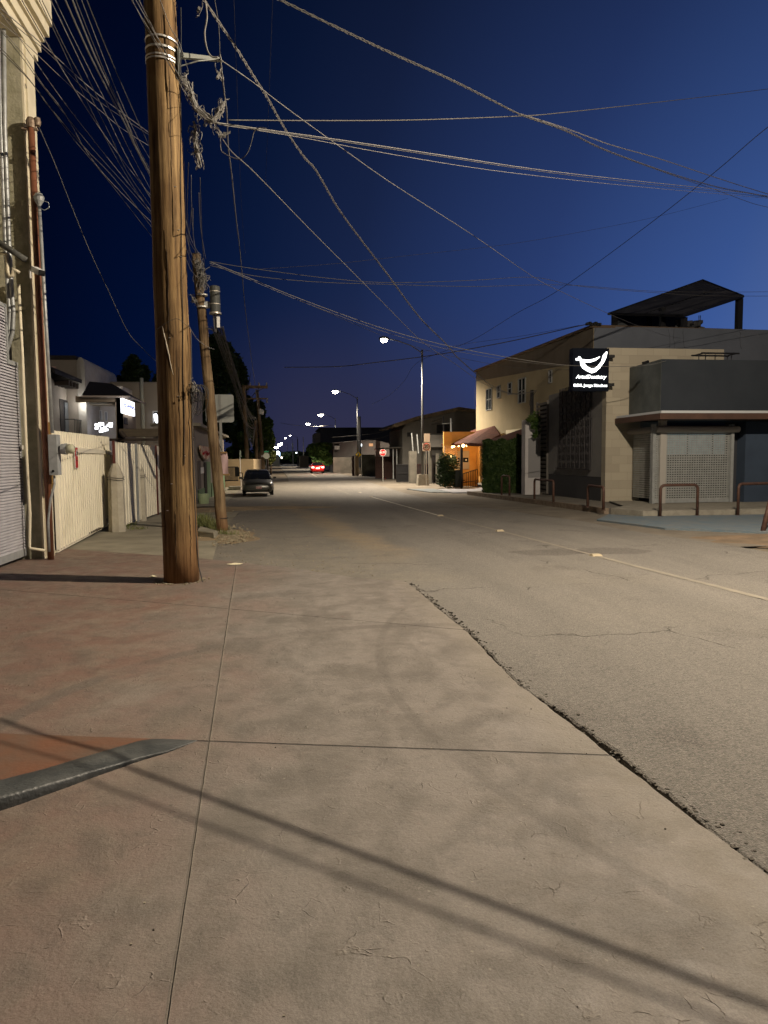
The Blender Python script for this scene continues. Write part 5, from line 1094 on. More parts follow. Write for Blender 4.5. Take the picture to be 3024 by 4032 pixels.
for k in range(2):
    cable([(2112, 1540), (2098, 1560), (2085, 1590-k*8), (2096, 1612), (2112, 1625)], 33, 33, .012, ('outer' if k else 'inner')+' drooping cable loop on the mast of the yellow building', m=Mcabled)
cable([(1875, 1480), (1868, 1560), (1871, 1640)], 46, 46, .01, 'thin wire down the far corner of the yellow building', m=Mcabled)
# grey parapet volume behind
PF = Fac((13.64, 30.5), (45, 30.9))
gp_ = thing('parapet_building', 'grey upper parapet wall with hairline cracks under the roof canopy', 'building', (16, 30.6, gz(30)))
Mgrw = mat('grey_upper_wall', (.15, .165, .20), (.125, .14, .17), .7, .9)
m = MB(); PF.box(m, .02, 28, 3, PF.uz(2600, 1290)[1], -8, .004); m.build('wall', Mgrw, gp_)
zpt = PF.uz(2600, 1290)[1]
m = MB(); r_ = random.Random(9)
for x in (2632, 2652, 2690, 2915, 2345):
    u_, _ = PF.uz(x, 1330); pts = [PF.P(u_+r_.gauss(0, .03)+.05*k*(-1 if x == 2345 else .2), zpt-.05-.17*k, .004) for k in range(6)]; m.tube(pts, .008, 4)
m.build('cracks', mat('crack_dark', (.05, .05, .055), None), gp_)
# stone wall
def brick(name, c1, c2, mo, bwid, bh, msz=.006):
    m_ = bpy.data.materials.new(name); m_.use_nodes = True; t = m_.node_tree; b = t.nodes['Principled BSDF']
    co = t.nodes.new('ShaderNodeTexCoord'); cx = t.nodes.new('ShaderNodeSeparateXYZ'); cm = t.nodes.new('ShaderNodeCombineXYZ'); ad = t.nodes.new('ShaderNodeMath'); ad.operation = 'ADD'
    t.links.new(co.outputs['Object'], cx.inputs[0]); t.links.new(cx.outputs['X'], ad.inputs[0]); t.links.new(cx.outputs['Y'], ad.inputs[1]); t.links.new(ad.outputs[0], cm.inputs['X']); t.links.new(cx.outputs['Z'], cm.inputs['Y'])
    k = t.nodes.new('ShaderNodeTexBrick'); k.inputs['Scale'].default_value = 1; k.inputs['Brick Width'].default_value = bwid; k.inputs['Row Height'].default_value = bh; k.inputs['Mortar Size'].default_value = msz; k.inputs['Bias'].default_value = -.2
    k.inputs['Color1'].default_value = (*c1, 1); k.inputs['Color2'].default_value = (*c2, 1); k.inputs['Mortar'].default_value = (*mo, 1); t.links.new(cm.outputs[0], k.inputs['Vector'])
    t.links.new(k.outputs['Color'], b.inputs['Base Color']); b.inputs['Roughness'].default_value = .85
    bp = t.nodes.new('ShaderNodeBump'); bp.inputs['Strength'].default_value = .5; bp.inputs['Distance'].default_value = .01; bp.invert = True; t.links.new(k.outputs['Fac'], bp.inputs['Height']); t.links.new(bp.outputs[0], b.inputs['Normal'])
    return m_
Mstone = brick('cream_stone_cladding', (.37, .33, .255), (.30, .265, .205), (.29, .255, .195), .62, .30)
dn = thing('dental_office', 'dental office with cream stone corner, dark lattice screen and louvred side gate', 'building', (11.2, 25, gz(25)))
TF = Fac((11.49, 24.5), (40, 24.5)); zts = TF.uz(2600, 1372)[1]
m = MB(); uq = TF.uz(2851, 1400)[0]; zl = TF.uz(2700, 1415)[1]; TF.box(m, 0, 1.3, -.3, zts, -.32, 0); TF.box(m, 1.3, uq, zl-.5, zts-.001, -.88, -.002); m.build('stone_wall', Mstone, dn)
# street-facing wall
DF = Fac((11.485, 24.5), (11.78, 34)); Mgw = mat('grey_render', (.22, .215, .21), (.18, .175, .17), 1, .9)
zd = 4.35; u1 = DF.uz(2160, 1750)[0]
m = MB(); DF.box(m, .36, u1, .85, zd, -2.3, .0); m.build('side_wall', Mgw, dn); m = MB(); DF.box(m, .003, .36, -.2, zts-.001, -.3, .012); m.build('stone_return', Mstone, dn)
m = MB(); DF.box(m, .36, u1-.02, -.25, .85, -2.3, -.01); m.build('base_wall', mat('base_dark', (.05, .05, .055), None), dn)
m = MB(); ul0 = DF.uz(2322, 1750, .1)[0]; ul1 = DF.uz(2192, 1750, .1)[0]; zq0 = 1.15; zq1 = zd+.12; nx, nz = 22, 30; r_ = random.Random(21)
for i in range(nx):
    DF.box(m, ul0+(ul1-ul0)*i/nx-.012, ul0+(ul1-ul0)*i/nx+.012, zq0, zq1, .03, .06)
    for k in range(nz):
        if (i*7+k*3+i*k) % 3 == 0: continue
        a = ul0+(ul1-ul0)*i/nx; b = ul0+(ul1-ul0)*(i+1)/nx; z = zq0+(zq1-zq0)*k/nz; z2 = zq0+(zq1-zq0)*(k+1)/nz
        DF.box(m, a, b-.008*(i % 2), z, z2-.01, .02, .05+.015*(((i*5+k*11) % 4)/3))
DF.box(m, ul0-.03, ul1+.03, zq0-.05, zq0-.002, .03, .12)
m.build('lattice_screen', mat('lattice_dark', (.065, .06, .062), (.04, .038, .04), 3, .8), dn)
# louvred gate and white pillar
lg = MB(); ua_, ub_ = DF.uz(2158, 1750)[0], DF.uz(2117, 1750)[0]; k0_ = gz(30)+.2
zz = k0_
while zz < 4.1: P = DF.P; lg.hexa([P(ua_, zz, .06), P(ub_, zz, .06), P(ub_, zz+.02, .0), P(ua_, zz+.02, 0), P(ua_, zz+.10, .06), P(ub_, zz+.10, .06), P(ub_, zz+.12, 0), P(ua_, zz+.12, 0)]); zz += .19
DF.box(lg, ua_-.05, ua_, k0_, 4.15, -.02, .08); DF.box(lg, ub_, ub_+.05, k0_, 4.15, -.02, .08); lg.build('louvred_gate', mat('louvre_taupe', (.12, .112, .10), None, rough=.6), dn)
m = MB(); DF.box(m, ua_, ub_, k0_, 4.1, -.4, -.1); m.build('gate_backing', Mblack, dn)
Y_ = 31.2; a = at(2068, 1800, Y_); b = at(2119, 1800, Y_); zt_ = at(2095, 1652, Y_).z; zm = at(2095, 1726, Y_).z
wp = thing('gate_pillar', 'white gate pillar with a grey lower part, between the hedge and the louvred gate', 'pillar', (a.x, Y_, gz(31)+.13))
m = MB(); m.box(a.x, b.x+.1, Y_, Y_+.5, gz(31), zt_); m.build('shaft', mat('pillar_white', (.55, .53, .53), (.48, .46, .46), 2, .8), wp)
m = MB(); m.box(a.x+.14, b.x+.1, Y_-.012, Y_-.001, gz(31)+.9, zm); m.build('grey_panel', mat('pillar_grey', (.25, .245, .25), None, rough=.85), wp)
# the lit sign
YD = 24.05; a = at(2257, 1370, YD); b = at(2396, 1541, YD)
ds = thing('dental_sign', 'black box sign with a glowing white smile emblem and office name', 'sign', (a.x, YD, b.z))
zT_, zB_ = a.z, b.z; CW = b.x-a.x; CH = zT_-zB_
m = MB(); m.box(a.x, b.x, YD, YD+.34, zB_, zT_); m.build('box', mat('sign_black', (.006, .008, .014), None, rough=.25), ds)
Mglow = mat('sign_glow', (1, 1, 1), None, emit=(.96, 1, .98), es=3.2)
def sg_(x, y, d=0): return Vector((a.x+(x-245)/570*CW, YD-.012-d, zT_-(y-285)/715*CH))
outl = [(350, 490), (365, 580), (400, 625), (470, 668), (540, 700), (600, 678), (670, 612), (730, 520), (762, 450), (785, 345), (765, 340), (735, 375), (710, 410), (705, 440), (690, 500), (640, 570), (585, 617), (530, 622), (480, 597), (440, 560), (410, 518), (520, 520), (600, 490), (660, 440), (665, 420), (600, 450), (520, 475), (440, 480), (380, 470), (350, 425), (325, 430), (320, 450), (285, 460), (280, 480), (300, 495)]
m = MB(); m.prism([sg_(x, y) for x, y in outl], (0, -.012, 0)); m.build('emblem', Mglow, ds)
def place_sign(cx, cy, sx): 
    c = sg_(cx, cy); return lambda x, y, z: Vector((c.x+x*sx, c.y-z-.004, c.z+y))
t1_ = txt('ArtofDentistry', CH*.115, Mglow, ds, place_sign(528, 762, 1.06), shear=.25, bold=.002, name='office_name')
t2_ = txt('DDS. Jorge Sánchez', CH*.088, Mglow, ds, place_sign(522, 905, 1.17), bold=.0015, name='dentist_name')
m = MB(); m.box(b.x-.02, 11.6, YD+.1, YD+.25, zB_+.2, zB_+.3); m.box(b.x-.02, 11.6, YD+.1, YD+.25, zT_-.3, zT_-.2); m.build('bracket', Mdark, ds)

# ================================================================ the shuttered corner shop
XC, YCs = 12.35, 22.3
SFn = Fac((XC, YCs), (40, YCs)); SSd = Fac((XC, YCs), (XC, 24.5))
sh = thing('corner_shop', 'dark grey corner shop with perforated roller shutters and a brown awning edge', 'shop', (XC+2, YCs, gz(23)+.16))
Mshop = mat('slate_grey_render', (.034, .040, .050), (.026, .032, .041), .8, .9); Mshopl = mat('slate_side_mottled', (.060, .066, .066), (.10, .108, .106), 1.3, .9)  # second tone: side face paler and mottled
zst = SFn.uz(2800, 1416)[1]; zsa = SFn.uz(2800, 1636)[1]
m = MB(); SFn.box(m, .0, 26, zsa-.1, zst, -3.0, 0); m.build('upper_wall', Mshop, sh)
m = MB(); SSd.box(m, .01, 2.19, zsa-.1, zst-.01, -.1, .014); m.build('side_facing', Mshopl, sh)
ax, ay = XC-.55, YCs-.95
m = MB(); m.box(ax+.06, 38, ay+.02, YCs-.001, zsa-.06, zsa+.10); m.box(ax+.06, XC-.02, YCs-.001, 24.48, zsa-.06, zsa+.10)
m.build('awning', mat('awning_white', (.50, .52, .54), None), sh)
m = MB(); m.box(ax, 38.02, ay-.01, ay+.05, zsa-.17, zsa+.02); m.box(ax, ax+.06, ay+.05, 24.47, zsa-.17, zsa+.02); m.box(ax+.06, 38, ay+.05, YCs+.3, zsa-.16, zsa-.075); m.build('awning_fascia', mat('fascia_brown', (.10, .055, .04), (.07, .04, .03), 2, .7), sh)
zf = gz(22)+.16
u_a, u_b, u_c = SFn.uz(2583, 1800)[0], SFn.uz(2880, 1800)[0], SFn.uz(2937, 1800)[0]
zsh = SFn.uz(2700, 1700)[1]
def shutter(Fp, u0, u1, z0, z1, par, name, d=-.12, px_=.086):
    m = MB(); rows_ = int((z1-z0)/.078); rh = (z1-z0)/rows_; nc = max(2, int((u1-u0)/px_)); cw_ = (u1-u0)/nc
    for k in range(rows_):
        z = z0+k*rh; Fp.box(m, u0, u1, z, z+rh*.60, d, d+.016)
        P = Fp.P
        for i in range(nc):
            a = u0+i*cw_; m.poly([P(a, z+rh*.60, d+.006), P(a+cw_*.42, z+rh*.60, d+.006), P(a+cw_*.42, z+rh, d+.006), P(a, z+rh, d+.006)])
    return m.build(name, mat('shutter_steel', (.36, .37, .36), (.29, .30, .29), 6, .45, metal=.2), par)
shut = shutter(SFn, u_a, u_b, zf+.12, zsh, sh, 'roller_shutter')
m = MB(); SFn.box(m, u_a, u_b, zf+.01, zf+.12, -.13, -.09); SFn.box(m, u_a-.1, u_a, zf, zsh+.25, -.2, -.02); SFn.box(m, u_b, u_b+.1, zf, zsh+.25, -.2, -.02); m.build('guide_rail', Mgreym, shut)
m = MB(); m.tube([SFn.P(u_a-.02, zsh+.08, -.02), SFn.P(u_b+.25, zsh+.08, -.02)], .11, 14); m.build('roller_drum', mat('drum', (.40, .38, .35), None, rough=.5), shut, smooth=False)
shut2 = shutter(SSd, .28, 2.05, zf+.12, zsh, sh, 'roller_shutter')
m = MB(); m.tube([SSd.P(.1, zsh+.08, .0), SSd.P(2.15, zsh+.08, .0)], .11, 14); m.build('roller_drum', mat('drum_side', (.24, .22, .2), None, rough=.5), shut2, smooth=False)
m = MB(); m.box(XC+.04, XC+.26, YCs+.04, YCs+.22, zf, zsa-.1); m.build('corner_post', mat('post_pale', (.36, .34, .31), None, rough=.7), sh)
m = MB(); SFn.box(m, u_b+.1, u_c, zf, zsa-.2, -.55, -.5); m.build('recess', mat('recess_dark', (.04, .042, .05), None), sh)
m = MB(); SFn.box(m, u_c, 26, zf-.1, zsa-.2, -.5, -.04); m.build('lower_wall', mat('blue_grey_wall', (.045, .065, .10), (.035, .05, .08), .8, .9), sh)
# dim shop interior with a pale lit back window seen through the holes
m = MB(); m.box(XC+.3, 20, 25.4, 25.5, zf, zsa-.3); m.box(XC+.3, 20, YCs+.3, 25.5, zf-.05, zf); m.build('interior', mat('interior_dark', (.03, .03, .03), None), sh)
m = MB()
for k in range(4): m.box(XC+1.05+k*1.0, XC+1.95+k*1.0, 24.0, 24.05, zf+1.65, zf+2.45)
m.build('lit_shelf_panel', mat('cool_lit_panel', (.2, .25, .25), None, emit=(.55, .75, .78), es=.2), sh)
# roof junk: low steel frame and canopy
fr2 = MB(); za_ = zst; q0 = at(2752, 1395, 23.6); q1 = at(2880, 1395, 23.6)
for x in (q0.x, q0.x+.25, (q0.x+q1.x)/2, q1.x-.15, q1.x): fr2.tube([(x, 23.6, za_-.05), (x, 23.6, q0.z)], .02, 4)
for y in (23.3, 23.9): fr2.tube([(q0.x-.1, y, q0.z), (q1.x+.1, y, q0.z)], .03, 4)
for x in (q0.x, q1.x): fr2.tube([(x, 23.3, q0.z), (x, 23.9, q0.z)], .025, 4)
tag(fr2.build('steel_frame', Mdark), 'low black steel frame lying on the shop roof', 'frame')
cn_ = thing('roof_canopy', 'dark corrugated canopy on posts on the roof, silhouetted against the blue sky', 'canopy', (15, 28, zpt))
YA, YB_ = 26.6, 31.5
A = at(2396, 1236, 38); Bp = at(2768, 1104, 37.5); Cc = at(2925, 1167, 32.5); Dd = at(2694, 1243, 31.4)
m = MB()
def lerp2(s, t): return (A.lerp(Bp, s)).lerp(Dd.lerp(Cc, s), t)
n = 44
for i in range(n):
    for j in range(4):
        q = [lerp2(i/n, j/4), lerp2((i+1)/n, j/4), lerp2((i+1)/n, (j+1)/4), lerp2(i/n, (j+1)/4)]; o = .04*(i % 2)
        m.poly([q[0]+Vector((0, 0, o)), q[1]+Vector((0, 0, .04-o)), q[2]+Vector((0, 0, .04-o)), q[3]+Vector((0, 0, o))])
m.build('sheet', mat('canopy_sheet', (.045, .045, .05), (.09, .09, .10), 1.2, .6), cn_)
m = MB(); m.tube([A, Bp, Cc, Dd, A], .075, 6); m.tube([A.lerp(Dd, .5), Bp.lerp(Cc, .5)], .05, 5); m.build('edge_beam', Mdark, cn_)
for (x, yt, Yd, r_) in ((2420, 1238, 37.6, .13), (2558, 1200, 37.4, .10), (2609, 1212, 34, .12), (2694, 1250, 31.8, .11), (2911, 1176, 32.8, .13)):
    p = at(x, yt, Yd); m = MB(); m.box(p.x-r_, p.x+r_, Yd-r_, Yd+r_, zpt-.9, p.z); m.build('post', Mdark, cn_)
m = MB(); a_ = at(2425, 1238, 38); b_ = at(2690, 1238, 38); m.box(a_.x, b_.x, 38, 38.1, zpt-1, at(2500, 1240, 38).z); m.build('parapet_panel', mat('panel_grey', (.10, .11, .12), None), cn_)
m = MB(); r_ = random.Random(5); c_ = at(2716, 1275, 33)
for k in range(16): p = c_+Vector((r_.uniform(-.45, .45), r_.uniform(-.3, .3), r_.uniform(-.3, .12))); obox(m, p, Vector((math.cos(k), math.sin(k), .3)).normalized(), Vector((-math.sin(k), math.cos(k), 0)), Vector((0, 0, 1)), -.3, .3, .12, .07)
for x in (2752, 2758): m.tube([at(x, 1295, 33), at(x, 1242, 33)], .02, 4)
tag(m.build('rubble_pile', mat('pile_dark', (.05, .05, .055), (.09, .09, .09), 3)), 'heap of rubble with two rods sticking up on the roof under the canopy', 'rubble')
tag(MB().tube([at(2528, 1431, 22.2), at(2540, 1428, 22.15), at(2552, 1424, 22.2)], .05, 6).build('cable_clamp', Mblack), 'black clamp fixing a cable to the grey shop corner', 'clamp')
m = MB(); a_ = at(2335, 1278, 30.4)
for k in range(7): p = a_+Vector((-.25+.09*k, 0, .03+.03*math.sin(k*2))); m.box(p.x-.06, p.x+.06, 30.3, 30.5, p.z-.06, p.z+.05)
tag(m.build('roof_rubble', Mdark), 'small dark bits of rubble at the roof corner above the dental sign', 'rubble')
# ================================================================ pipe hoops
def hoop(pa, pb_, ytop, label, r=.042, off=.13, pb_xy=None):
    a = ground(*pa, off); b = ground(*pb_, off) if pb_xy is None else Vector(pb_xy); 
    H = at(pa[0], ytop, a.y).z; t = thing('pipe_hoop', label, 'barrier', tuple(a), 'brown pipe hoops along the sidewalk edge')
    d = (b-a); d.z = 0; d.normalize(); P = [a, Vector((a.x, a.y, H-.12))]
    for k in (1, 2, 3): q = k/4*math.pi/2; P.append(Vector((a.x, a.y, H-.12))+d*.12*(1-math.cos(q))+Vector((0, 0, .12*math.sin(q))))
    P.append(Vector((a.x, a.y, H))+d*.12)
    bb = Vector((b.x, b.y, a.z)); P.append(Vector((b.x, b.y, H))-d*.12)
    for k in (1, 2, 3): q = k/4*math.pi/2; P.append(Vector((b.x, b.y, H-.12))-d*.12*(1-math.sin(q))+Vector((0, 0, .12*math.cos(q))))
    P += [Vector((b.x, b.y, H-.12)), bb]
    m = MB(); m.tube(P, r, 10); m.build('pipe', Mrust, t, smooth=True)
    m = MB(); m.lathe(a-Vector((0, 0, .005)), [(.075, 0), (.07, .02), (.04, .025)], 10); m.build('foot', Mrust, t)
    m = MB(); m.lathe(bb-Vector((0, 0, .005)), [(.075, 0), (.07, .02), (.04, .025)], 10); m.build('foot', Mrust, t)
hoop((1975, 1950), (2006, 1952), 1873, 'narrow brown pipe hoop standing before the hedge')
hoop((2104, 1966), (2179, 1977), 1887, 'brown pipe hoop with a bright top before the white pillar and louvred gate')
hoop((2314, 1996), (2376, 2007), 1911, 'brown pipe hoop at the end of the raised sidewalk, before the stone corner')
hoop((2599, 2034), (2745, 2031), 1911, 'wide brown pipe hoop before the roller shutter', off=0)
hoop((2905, 2030), (3100, 2022), 1906, 'dark pipe hoop before the blue-grey wall at the right edge', off=.0)
p = ground(3002, 2092); q = at(3052, 1900, p.y+.3); m = MB(); m.tube([p-Vector((0, 0, .05)), q], .055, 10); tag(m.build('leaning_post', Mrust, smooth=True), 'short rusty pipe post leaning right at the edge of the photo', 'post')

# ================================================================ vegetation
def leafmat(name, a, b):
    m = bpy.data.materials.new(name); m.use_nodes = True; t = m.node_tree; bs = t.nodes['Principled BSDF']
    co = t.nodes.new('ShaderNodeTexCoord'); n = t.nodes.new('ShaderNodeTexNoise'); n.inputs['Scale'].default_value = 2.3; n.inputs['Detail'].default_value = 6; t.links.new(co.outputs['Object'], n.inputs['Vector'])
    r = t.nodes.new('ShaderNodeMapRange'); r.inputs[1].default_value = .35; r.inputs[2].default_value = .65; t.links.new(n.outputs['Fac'], r.inputs[0])
    x = t.nodes.new('ShaderNodeMix'); x.data_type = 'RGBA'; x.inputs['A'].default_value = (*a, 1); x.inputs['B'].default_value = (*b, 1); t.links.new(r.outputs[0], x.inputs['Factor']); t.links.new(x.outputs['Result'], bs.inputs['Base Color'])
    bs.inputs['Roughness'].default_value = .6; bs.inputs['Specular IOR Level'].default_value = .25
    return m
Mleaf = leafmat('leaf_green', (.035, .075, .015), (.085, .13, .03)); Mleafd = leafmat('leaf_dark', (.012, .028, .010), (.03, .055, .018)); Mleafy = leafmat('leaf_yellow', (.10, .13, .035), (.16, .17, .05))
Mbark = mat('bark', (.10, .075, .05), (.06, .045, .03), 6, .95, .5, 20, stretch=(3, 3, .5))
def leaves(mb, c, rx, ry, rz, n, s, r_, shell=.55):
    for _ in range(n):
        while True:
            x, y, z = r_.uniform(-1, 1), r_.uniform(-1, 1), r_.uniform(-1, 1); q = x*x+y*y+z*z
            if shell*shell < q < 1 or (q < 1 and r_.random() < .12): break
        p = Vector((c[0]+x*rx, c[1]+y*ry, c[2]+z*rz)); a = r_.uniform(0, 6.28); tl_ = r_.uniform(-1, 1); u = Vector((math.cos(a), math.sin(a), tl_*.6)).normalized(); v = u.cross(Vector((r_.gauss(0, 1), r_.gauss(0, 1), r_.gauss(0, 1)))).normalized()
        L_ = s*r_.uniform(.6, 1.4); W_ = L_*.45; mb.poly([p-u*L_, p+v*W_, p+u*L_, p-v*W_])
def tree(px0, py0, px1, py1, Yd, label, m_, nb=14, nl=500, s=.16, seed=1, trunk_px=None, depth=None, name='tree', base=None):
    """crown inside the box px0..px1, py0..py1 at depth Yd; trunk to the ground"""
    r_ = random.Random(seed); a = at(px0, py0, Yd); b = at(px1, py1, Yd); cx = (a.x+b.x)/2; w_ = (b.x-a.x)/2; h_ = (a.z-b.z)/2; cz = (a.z+b.z)/2; dp = depth or w_
    tx = cx if trunk_px is None else at(trunk_px, py1, Yd).x; g0 = gz(Yd)
    t = thing(name, label, 'tree', (tx, Yd, g0)); m = MB()
    for k in range(nb):
        an = r_.uniform(0, 6.28); rr_ = math.sqrt(r_.random())*.68; el_ = r_.uniform(-.68, .68); q = math.sqrt(max(.1, 1-el_*el_))
        c = (cx+w_*rr_*q*math.cos(an), Yd+dp*rr_*q*math.sin(an), cz+h_*el_); f = r_.uniform(.24, .42); leaves(m, c, w_*f*1.1, dp*f, h_*f*.9, nl, s, r_)
    m.build('crown', m_, t); m = MB(); top = Vector((cx, Yd, cz+h_*.2)); 
    if cz > g0+.6:
        m.tube([Vector((tx, Yd, g0-.1)), Vector((tx+.1, Yd, (g0+cz)/2)), top], [.05*h_+.08, .04*h_+.05, .05], 8)
        for k in range(6):
            an = r_.uniform(0, 6.28); z0_ = g0+(cz-g0)*r_.uniform(.5, 1); m.tube([Vector((tx+.05, Yd, z0_)), Vector((tx+math.cos(an)*w_*.35, Yd+math.sin(an)*dp*.35, z0_+h_*.4)), Vector((cx+math.cos(an)*w_*.7, Yd+math.sin(an)*dp*.7, z0_+h_*.8))], [.07, .05, .02], 5)
        m.build('trunk', Mbark, t, smooth=True)
    return t
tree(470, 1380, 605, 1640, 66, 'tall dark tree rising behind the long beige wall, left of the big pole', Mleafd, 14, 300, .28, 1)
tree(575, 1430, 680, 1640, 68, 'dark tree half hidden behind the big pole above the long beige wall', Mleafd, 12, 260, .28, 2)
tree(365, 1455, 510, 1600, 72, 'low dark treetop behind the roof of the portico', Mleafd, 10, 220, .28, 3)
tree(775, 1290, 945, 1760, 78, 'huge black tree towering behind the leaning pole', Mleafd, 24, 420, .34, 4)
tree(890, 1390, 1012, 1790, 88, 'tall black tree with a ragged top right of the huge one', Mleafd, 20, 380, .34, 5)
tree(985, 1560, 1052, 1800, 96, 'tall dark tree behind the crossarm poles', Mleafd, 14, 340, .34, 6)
tree(880, 1690, 1000, 1850, 70, 'bushy green tree lit from the street behind the ochre wall', Mleaf, 16, 380, .17, 7)
tree(1010, 1640, 1092, 1790, 84, 'drooping green street tree overhanging the far verge', Mleaf, 18, 420, .2, 8, trunk_px=1050)
tree(1035, 1755, 1085, 1838, 92, 'pale yellow-green small tree at the end of the tree row', Mleafy, 12, 300, .18, 9, trunk_px=1065)
tree(1196, 1742, 1325, 1836, 104, 'round clipped green tree on the right behind the red car', Mleaf, 26, 480, .22, 10, trunk_px=1262)
iv = thing('climbing_plant', 'ivy hanging over the top of the white pillar', 'plant', tuple(at(2110, 1720, 30.9))); r_ = random.Random(31); m = MB()
for (x, y, w_) in ((2108, 1640, .28), (2112, 1665, .25), (2105, 1652, .3), (2118, 1690, .2), (2095, 1652, .2), (2110, 1712, .16), (2103, 1680, .15), (2082, 1652, .12)): q = at(x, y, 30.8); leaves(m, q, w_, .15, w_, 90, .06, r_, 0)
m.build('foliage', Mleaf, iv)
# hedge wall
hA = at(1908, 1850, 34.3); hB = at(2068, 1850, 33.0); HF = Fac((hA.x, hA.y), (hB.x, hB.y)); zt_ = at(1990, 1733, 33.6).z
hd_ = thing('hedge', 'tall dense dark-green hedge wall between the orange patio and the white pillar', 'hedge', tuple(HF.P(.8, gz(34)+.1))); r_ = random.Random(17); m = MB()
for _ in range(15000):
    u_ = r_.uniform(0, HF.len); t_ = r_.uniform(0, 1); zz = gz(34)+.12+t_*(zt_-gz(34)+ (.25 if u_ > HF.len*.8 else 0)*1.0-.1+.06*math.sin(u_*9)); d_ = .04*math.sin(u_*14+2*math.sin(zz*3))+r_.gauss(.0, .05)
    p = HF.P(u_-.1*math.sin(zz*5)*(u_ < .2), zz, d_); a_ = r_.uniform(0, 6.28); u = (HF.U*math.cos(a_)+Vector((0, 0, 1))*math.sin(a_)+HF.n*r_.gauss(0, .5)).normalized(); v = u.cross(HF.n+Vector((r_.gauss(0, .5), r_.gauss(0, .5), r_.gauss(0, .5)))).normalized(); L_ = .055*r_.uniform(.6, 1.5); m.poly([p-u*L_, p+v*L_*.5, p+u*L_, p-v*L_*.5])
for _ in range(3500):
    p = HF.P(-.05+r_.gauss(0, .05), gz(34)+.12+r_.random()*(zt_-gz(34)-.1), -r_.uniform(0, .6)); u = Vector((r_.gauss(0, 1), r_.gauss(0, 1), r_.gauss(0, 1))).normalized(); v = u.cross(Vector((0, .3, 1))).normalized(); L_ = .07; m.poly([p-u*L_, p+v*L_*.5, p+u*L_, p-v*L_*.5])
m.build('foliage', leafmat('hedge_leaf', (.018, .042, .010), (.045, .075, .018)), hd_)
m = MB(); HF.box(m, 0.03, HF.len-.02, gz(34)-.1, zt_-.05, -.6, -.10); m.build('core', Mleafd, hd_)
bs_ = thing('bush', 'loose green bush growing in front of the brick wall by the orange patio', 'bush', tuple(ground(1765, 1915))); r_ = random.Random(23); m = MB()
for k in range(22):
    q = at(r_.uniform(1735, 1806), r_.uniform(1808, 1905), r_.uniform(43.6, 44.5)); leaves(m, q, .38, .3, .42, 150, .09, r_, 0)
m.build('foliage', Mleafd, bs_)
# weeds and grass by the leaning pole
r_ = random.Random(8); m = MB()
def tuft(c, n, h):
    for _ in range(n):
        a = r_.uniform(0, 6.28); l = h*r_.uniform(.4, 1.2); p = c+Vector((r_.gauss(0, .12), r_.gauss(0, .1), 0)); d_ = Vector((math.cos(a), math.sin(a), 0)); w_ = Vector((-d_.y, d_.x, 0))*.006; p.z = gz(p.y)
        m.poly([p-w_, p+w_, p+d_*l*.3+Vector((0, 0, l*.7))+w_*.7, p+d_*l*.3+Vector((0, 0, l*.7))-w_*.7]); m.poly([p+d_*l*.3+Vector((0, 0, l*.7))+w_*.7, p+d_*l*.3+Vector((0, 0, l*.7))-w_*.7, p+d_*l*.9+Vector((0, 0, l*.75))])
for (x, y, n, h) in ((800, 2060, 90, .35), (815, 2075, 90, .4), (835, 2082, 90, .35), (855, 2092, 60, .25), (788, 2065, 70, .35), (870, 2108, 50, .2), (905, 2110, 40, .15), (795, 2112, 40, .12)): tuft(ground(x, y), n, h)
for (x, y, n, h) in ((500, 2072, 60, .12), (520, 2082, 60, .1), (545, 2085, 40, .08), (493, 2068, 50, .2)): tuft(ground(x, y), n, h)
tag(m.build('grass', leafmat('grass_blade', (.09, .12, .03), (.17, .18, .06)), origin=(0, 0, 0)), 'tufts of grass and weeds by the leaning pole and the bollard', 'grass', kind='stuff')
m = MB()
def stone(c, s): m.hexa([c+Vector((sx*s*r_.uniform(.6, 1.2), sy*s*r_.uniform(.6, 1.2), sz*s*.6)) for sz in (-1, 1) for sx, sy in ((-1, -1), (1, -1), (1, 1), (-1, 1))])
for _ in range(420):
    x = r_.gauss(905, 35); y = r_.gauss(2108, 16); c = ground(x, y); s = r_.uniform(.008, .03); c.z = gz(c.y)+s*.4+.01; stone(c, s)
for _ in range(170):
    a = r_.uniform(0, 6.28); q = .235+abs(r_.gauss(0, .07)); c = Vector((pb.x+q*math.cos(a), pb.y+q*math.sin(a), 0)); s = r_.uniform(.003, .014); c.z = gz(c.y)+s*.3; stone(c, s)
for _ in range(60):
    x = r_.uniform(700, 1180); y = r_.gauss(2008, 7); c = ground(x, y); s = r_.uniform(.008, .02); c.z = gz(c.y)+s*.4+.005; stone(c, s)
for _ in range(240):
    x = r_.uniform(780, 1500); y = r_.uniform(2130, 2260); c = ground(x, y)
    if c.x < 1.4: s = r_.uniform(.004, .012); c.z = gz(c.y)-.026; stone(c, s)
tag(m.build('gravel', mat('gravel_pale', (.34, .29, .20), (.22, .19, .13), 12, .95), origin=(0, 0, 0)), 'scattered pale stones and broken concrete at the foot of the leaning pole', 'gravel', kind='stuff')
m = MB()
for _ in range(130):
    c = Vector((r_.uniform(-3.5, 1.65), r_.uniform(1.6, 9.0), 0))
    if c.x > edge_x(c.y)-.03 or (c.x < -.5 and 3.0 < c.y < 4.2): continue
    s = r_.uniform(.0012, .004); c.z = gz(c.y)+s*.4; stone(c, s)
tag(m.build('debris', mat('debris_mixed', (.42, .37, .28), (.06, .05, .04), 1.7, .9, cmin=.45, cmax=.55), origin=(0, 0, 0)), 'grit and tiny chips scattered over the foreground pavement', 'grit', kind='stuff')
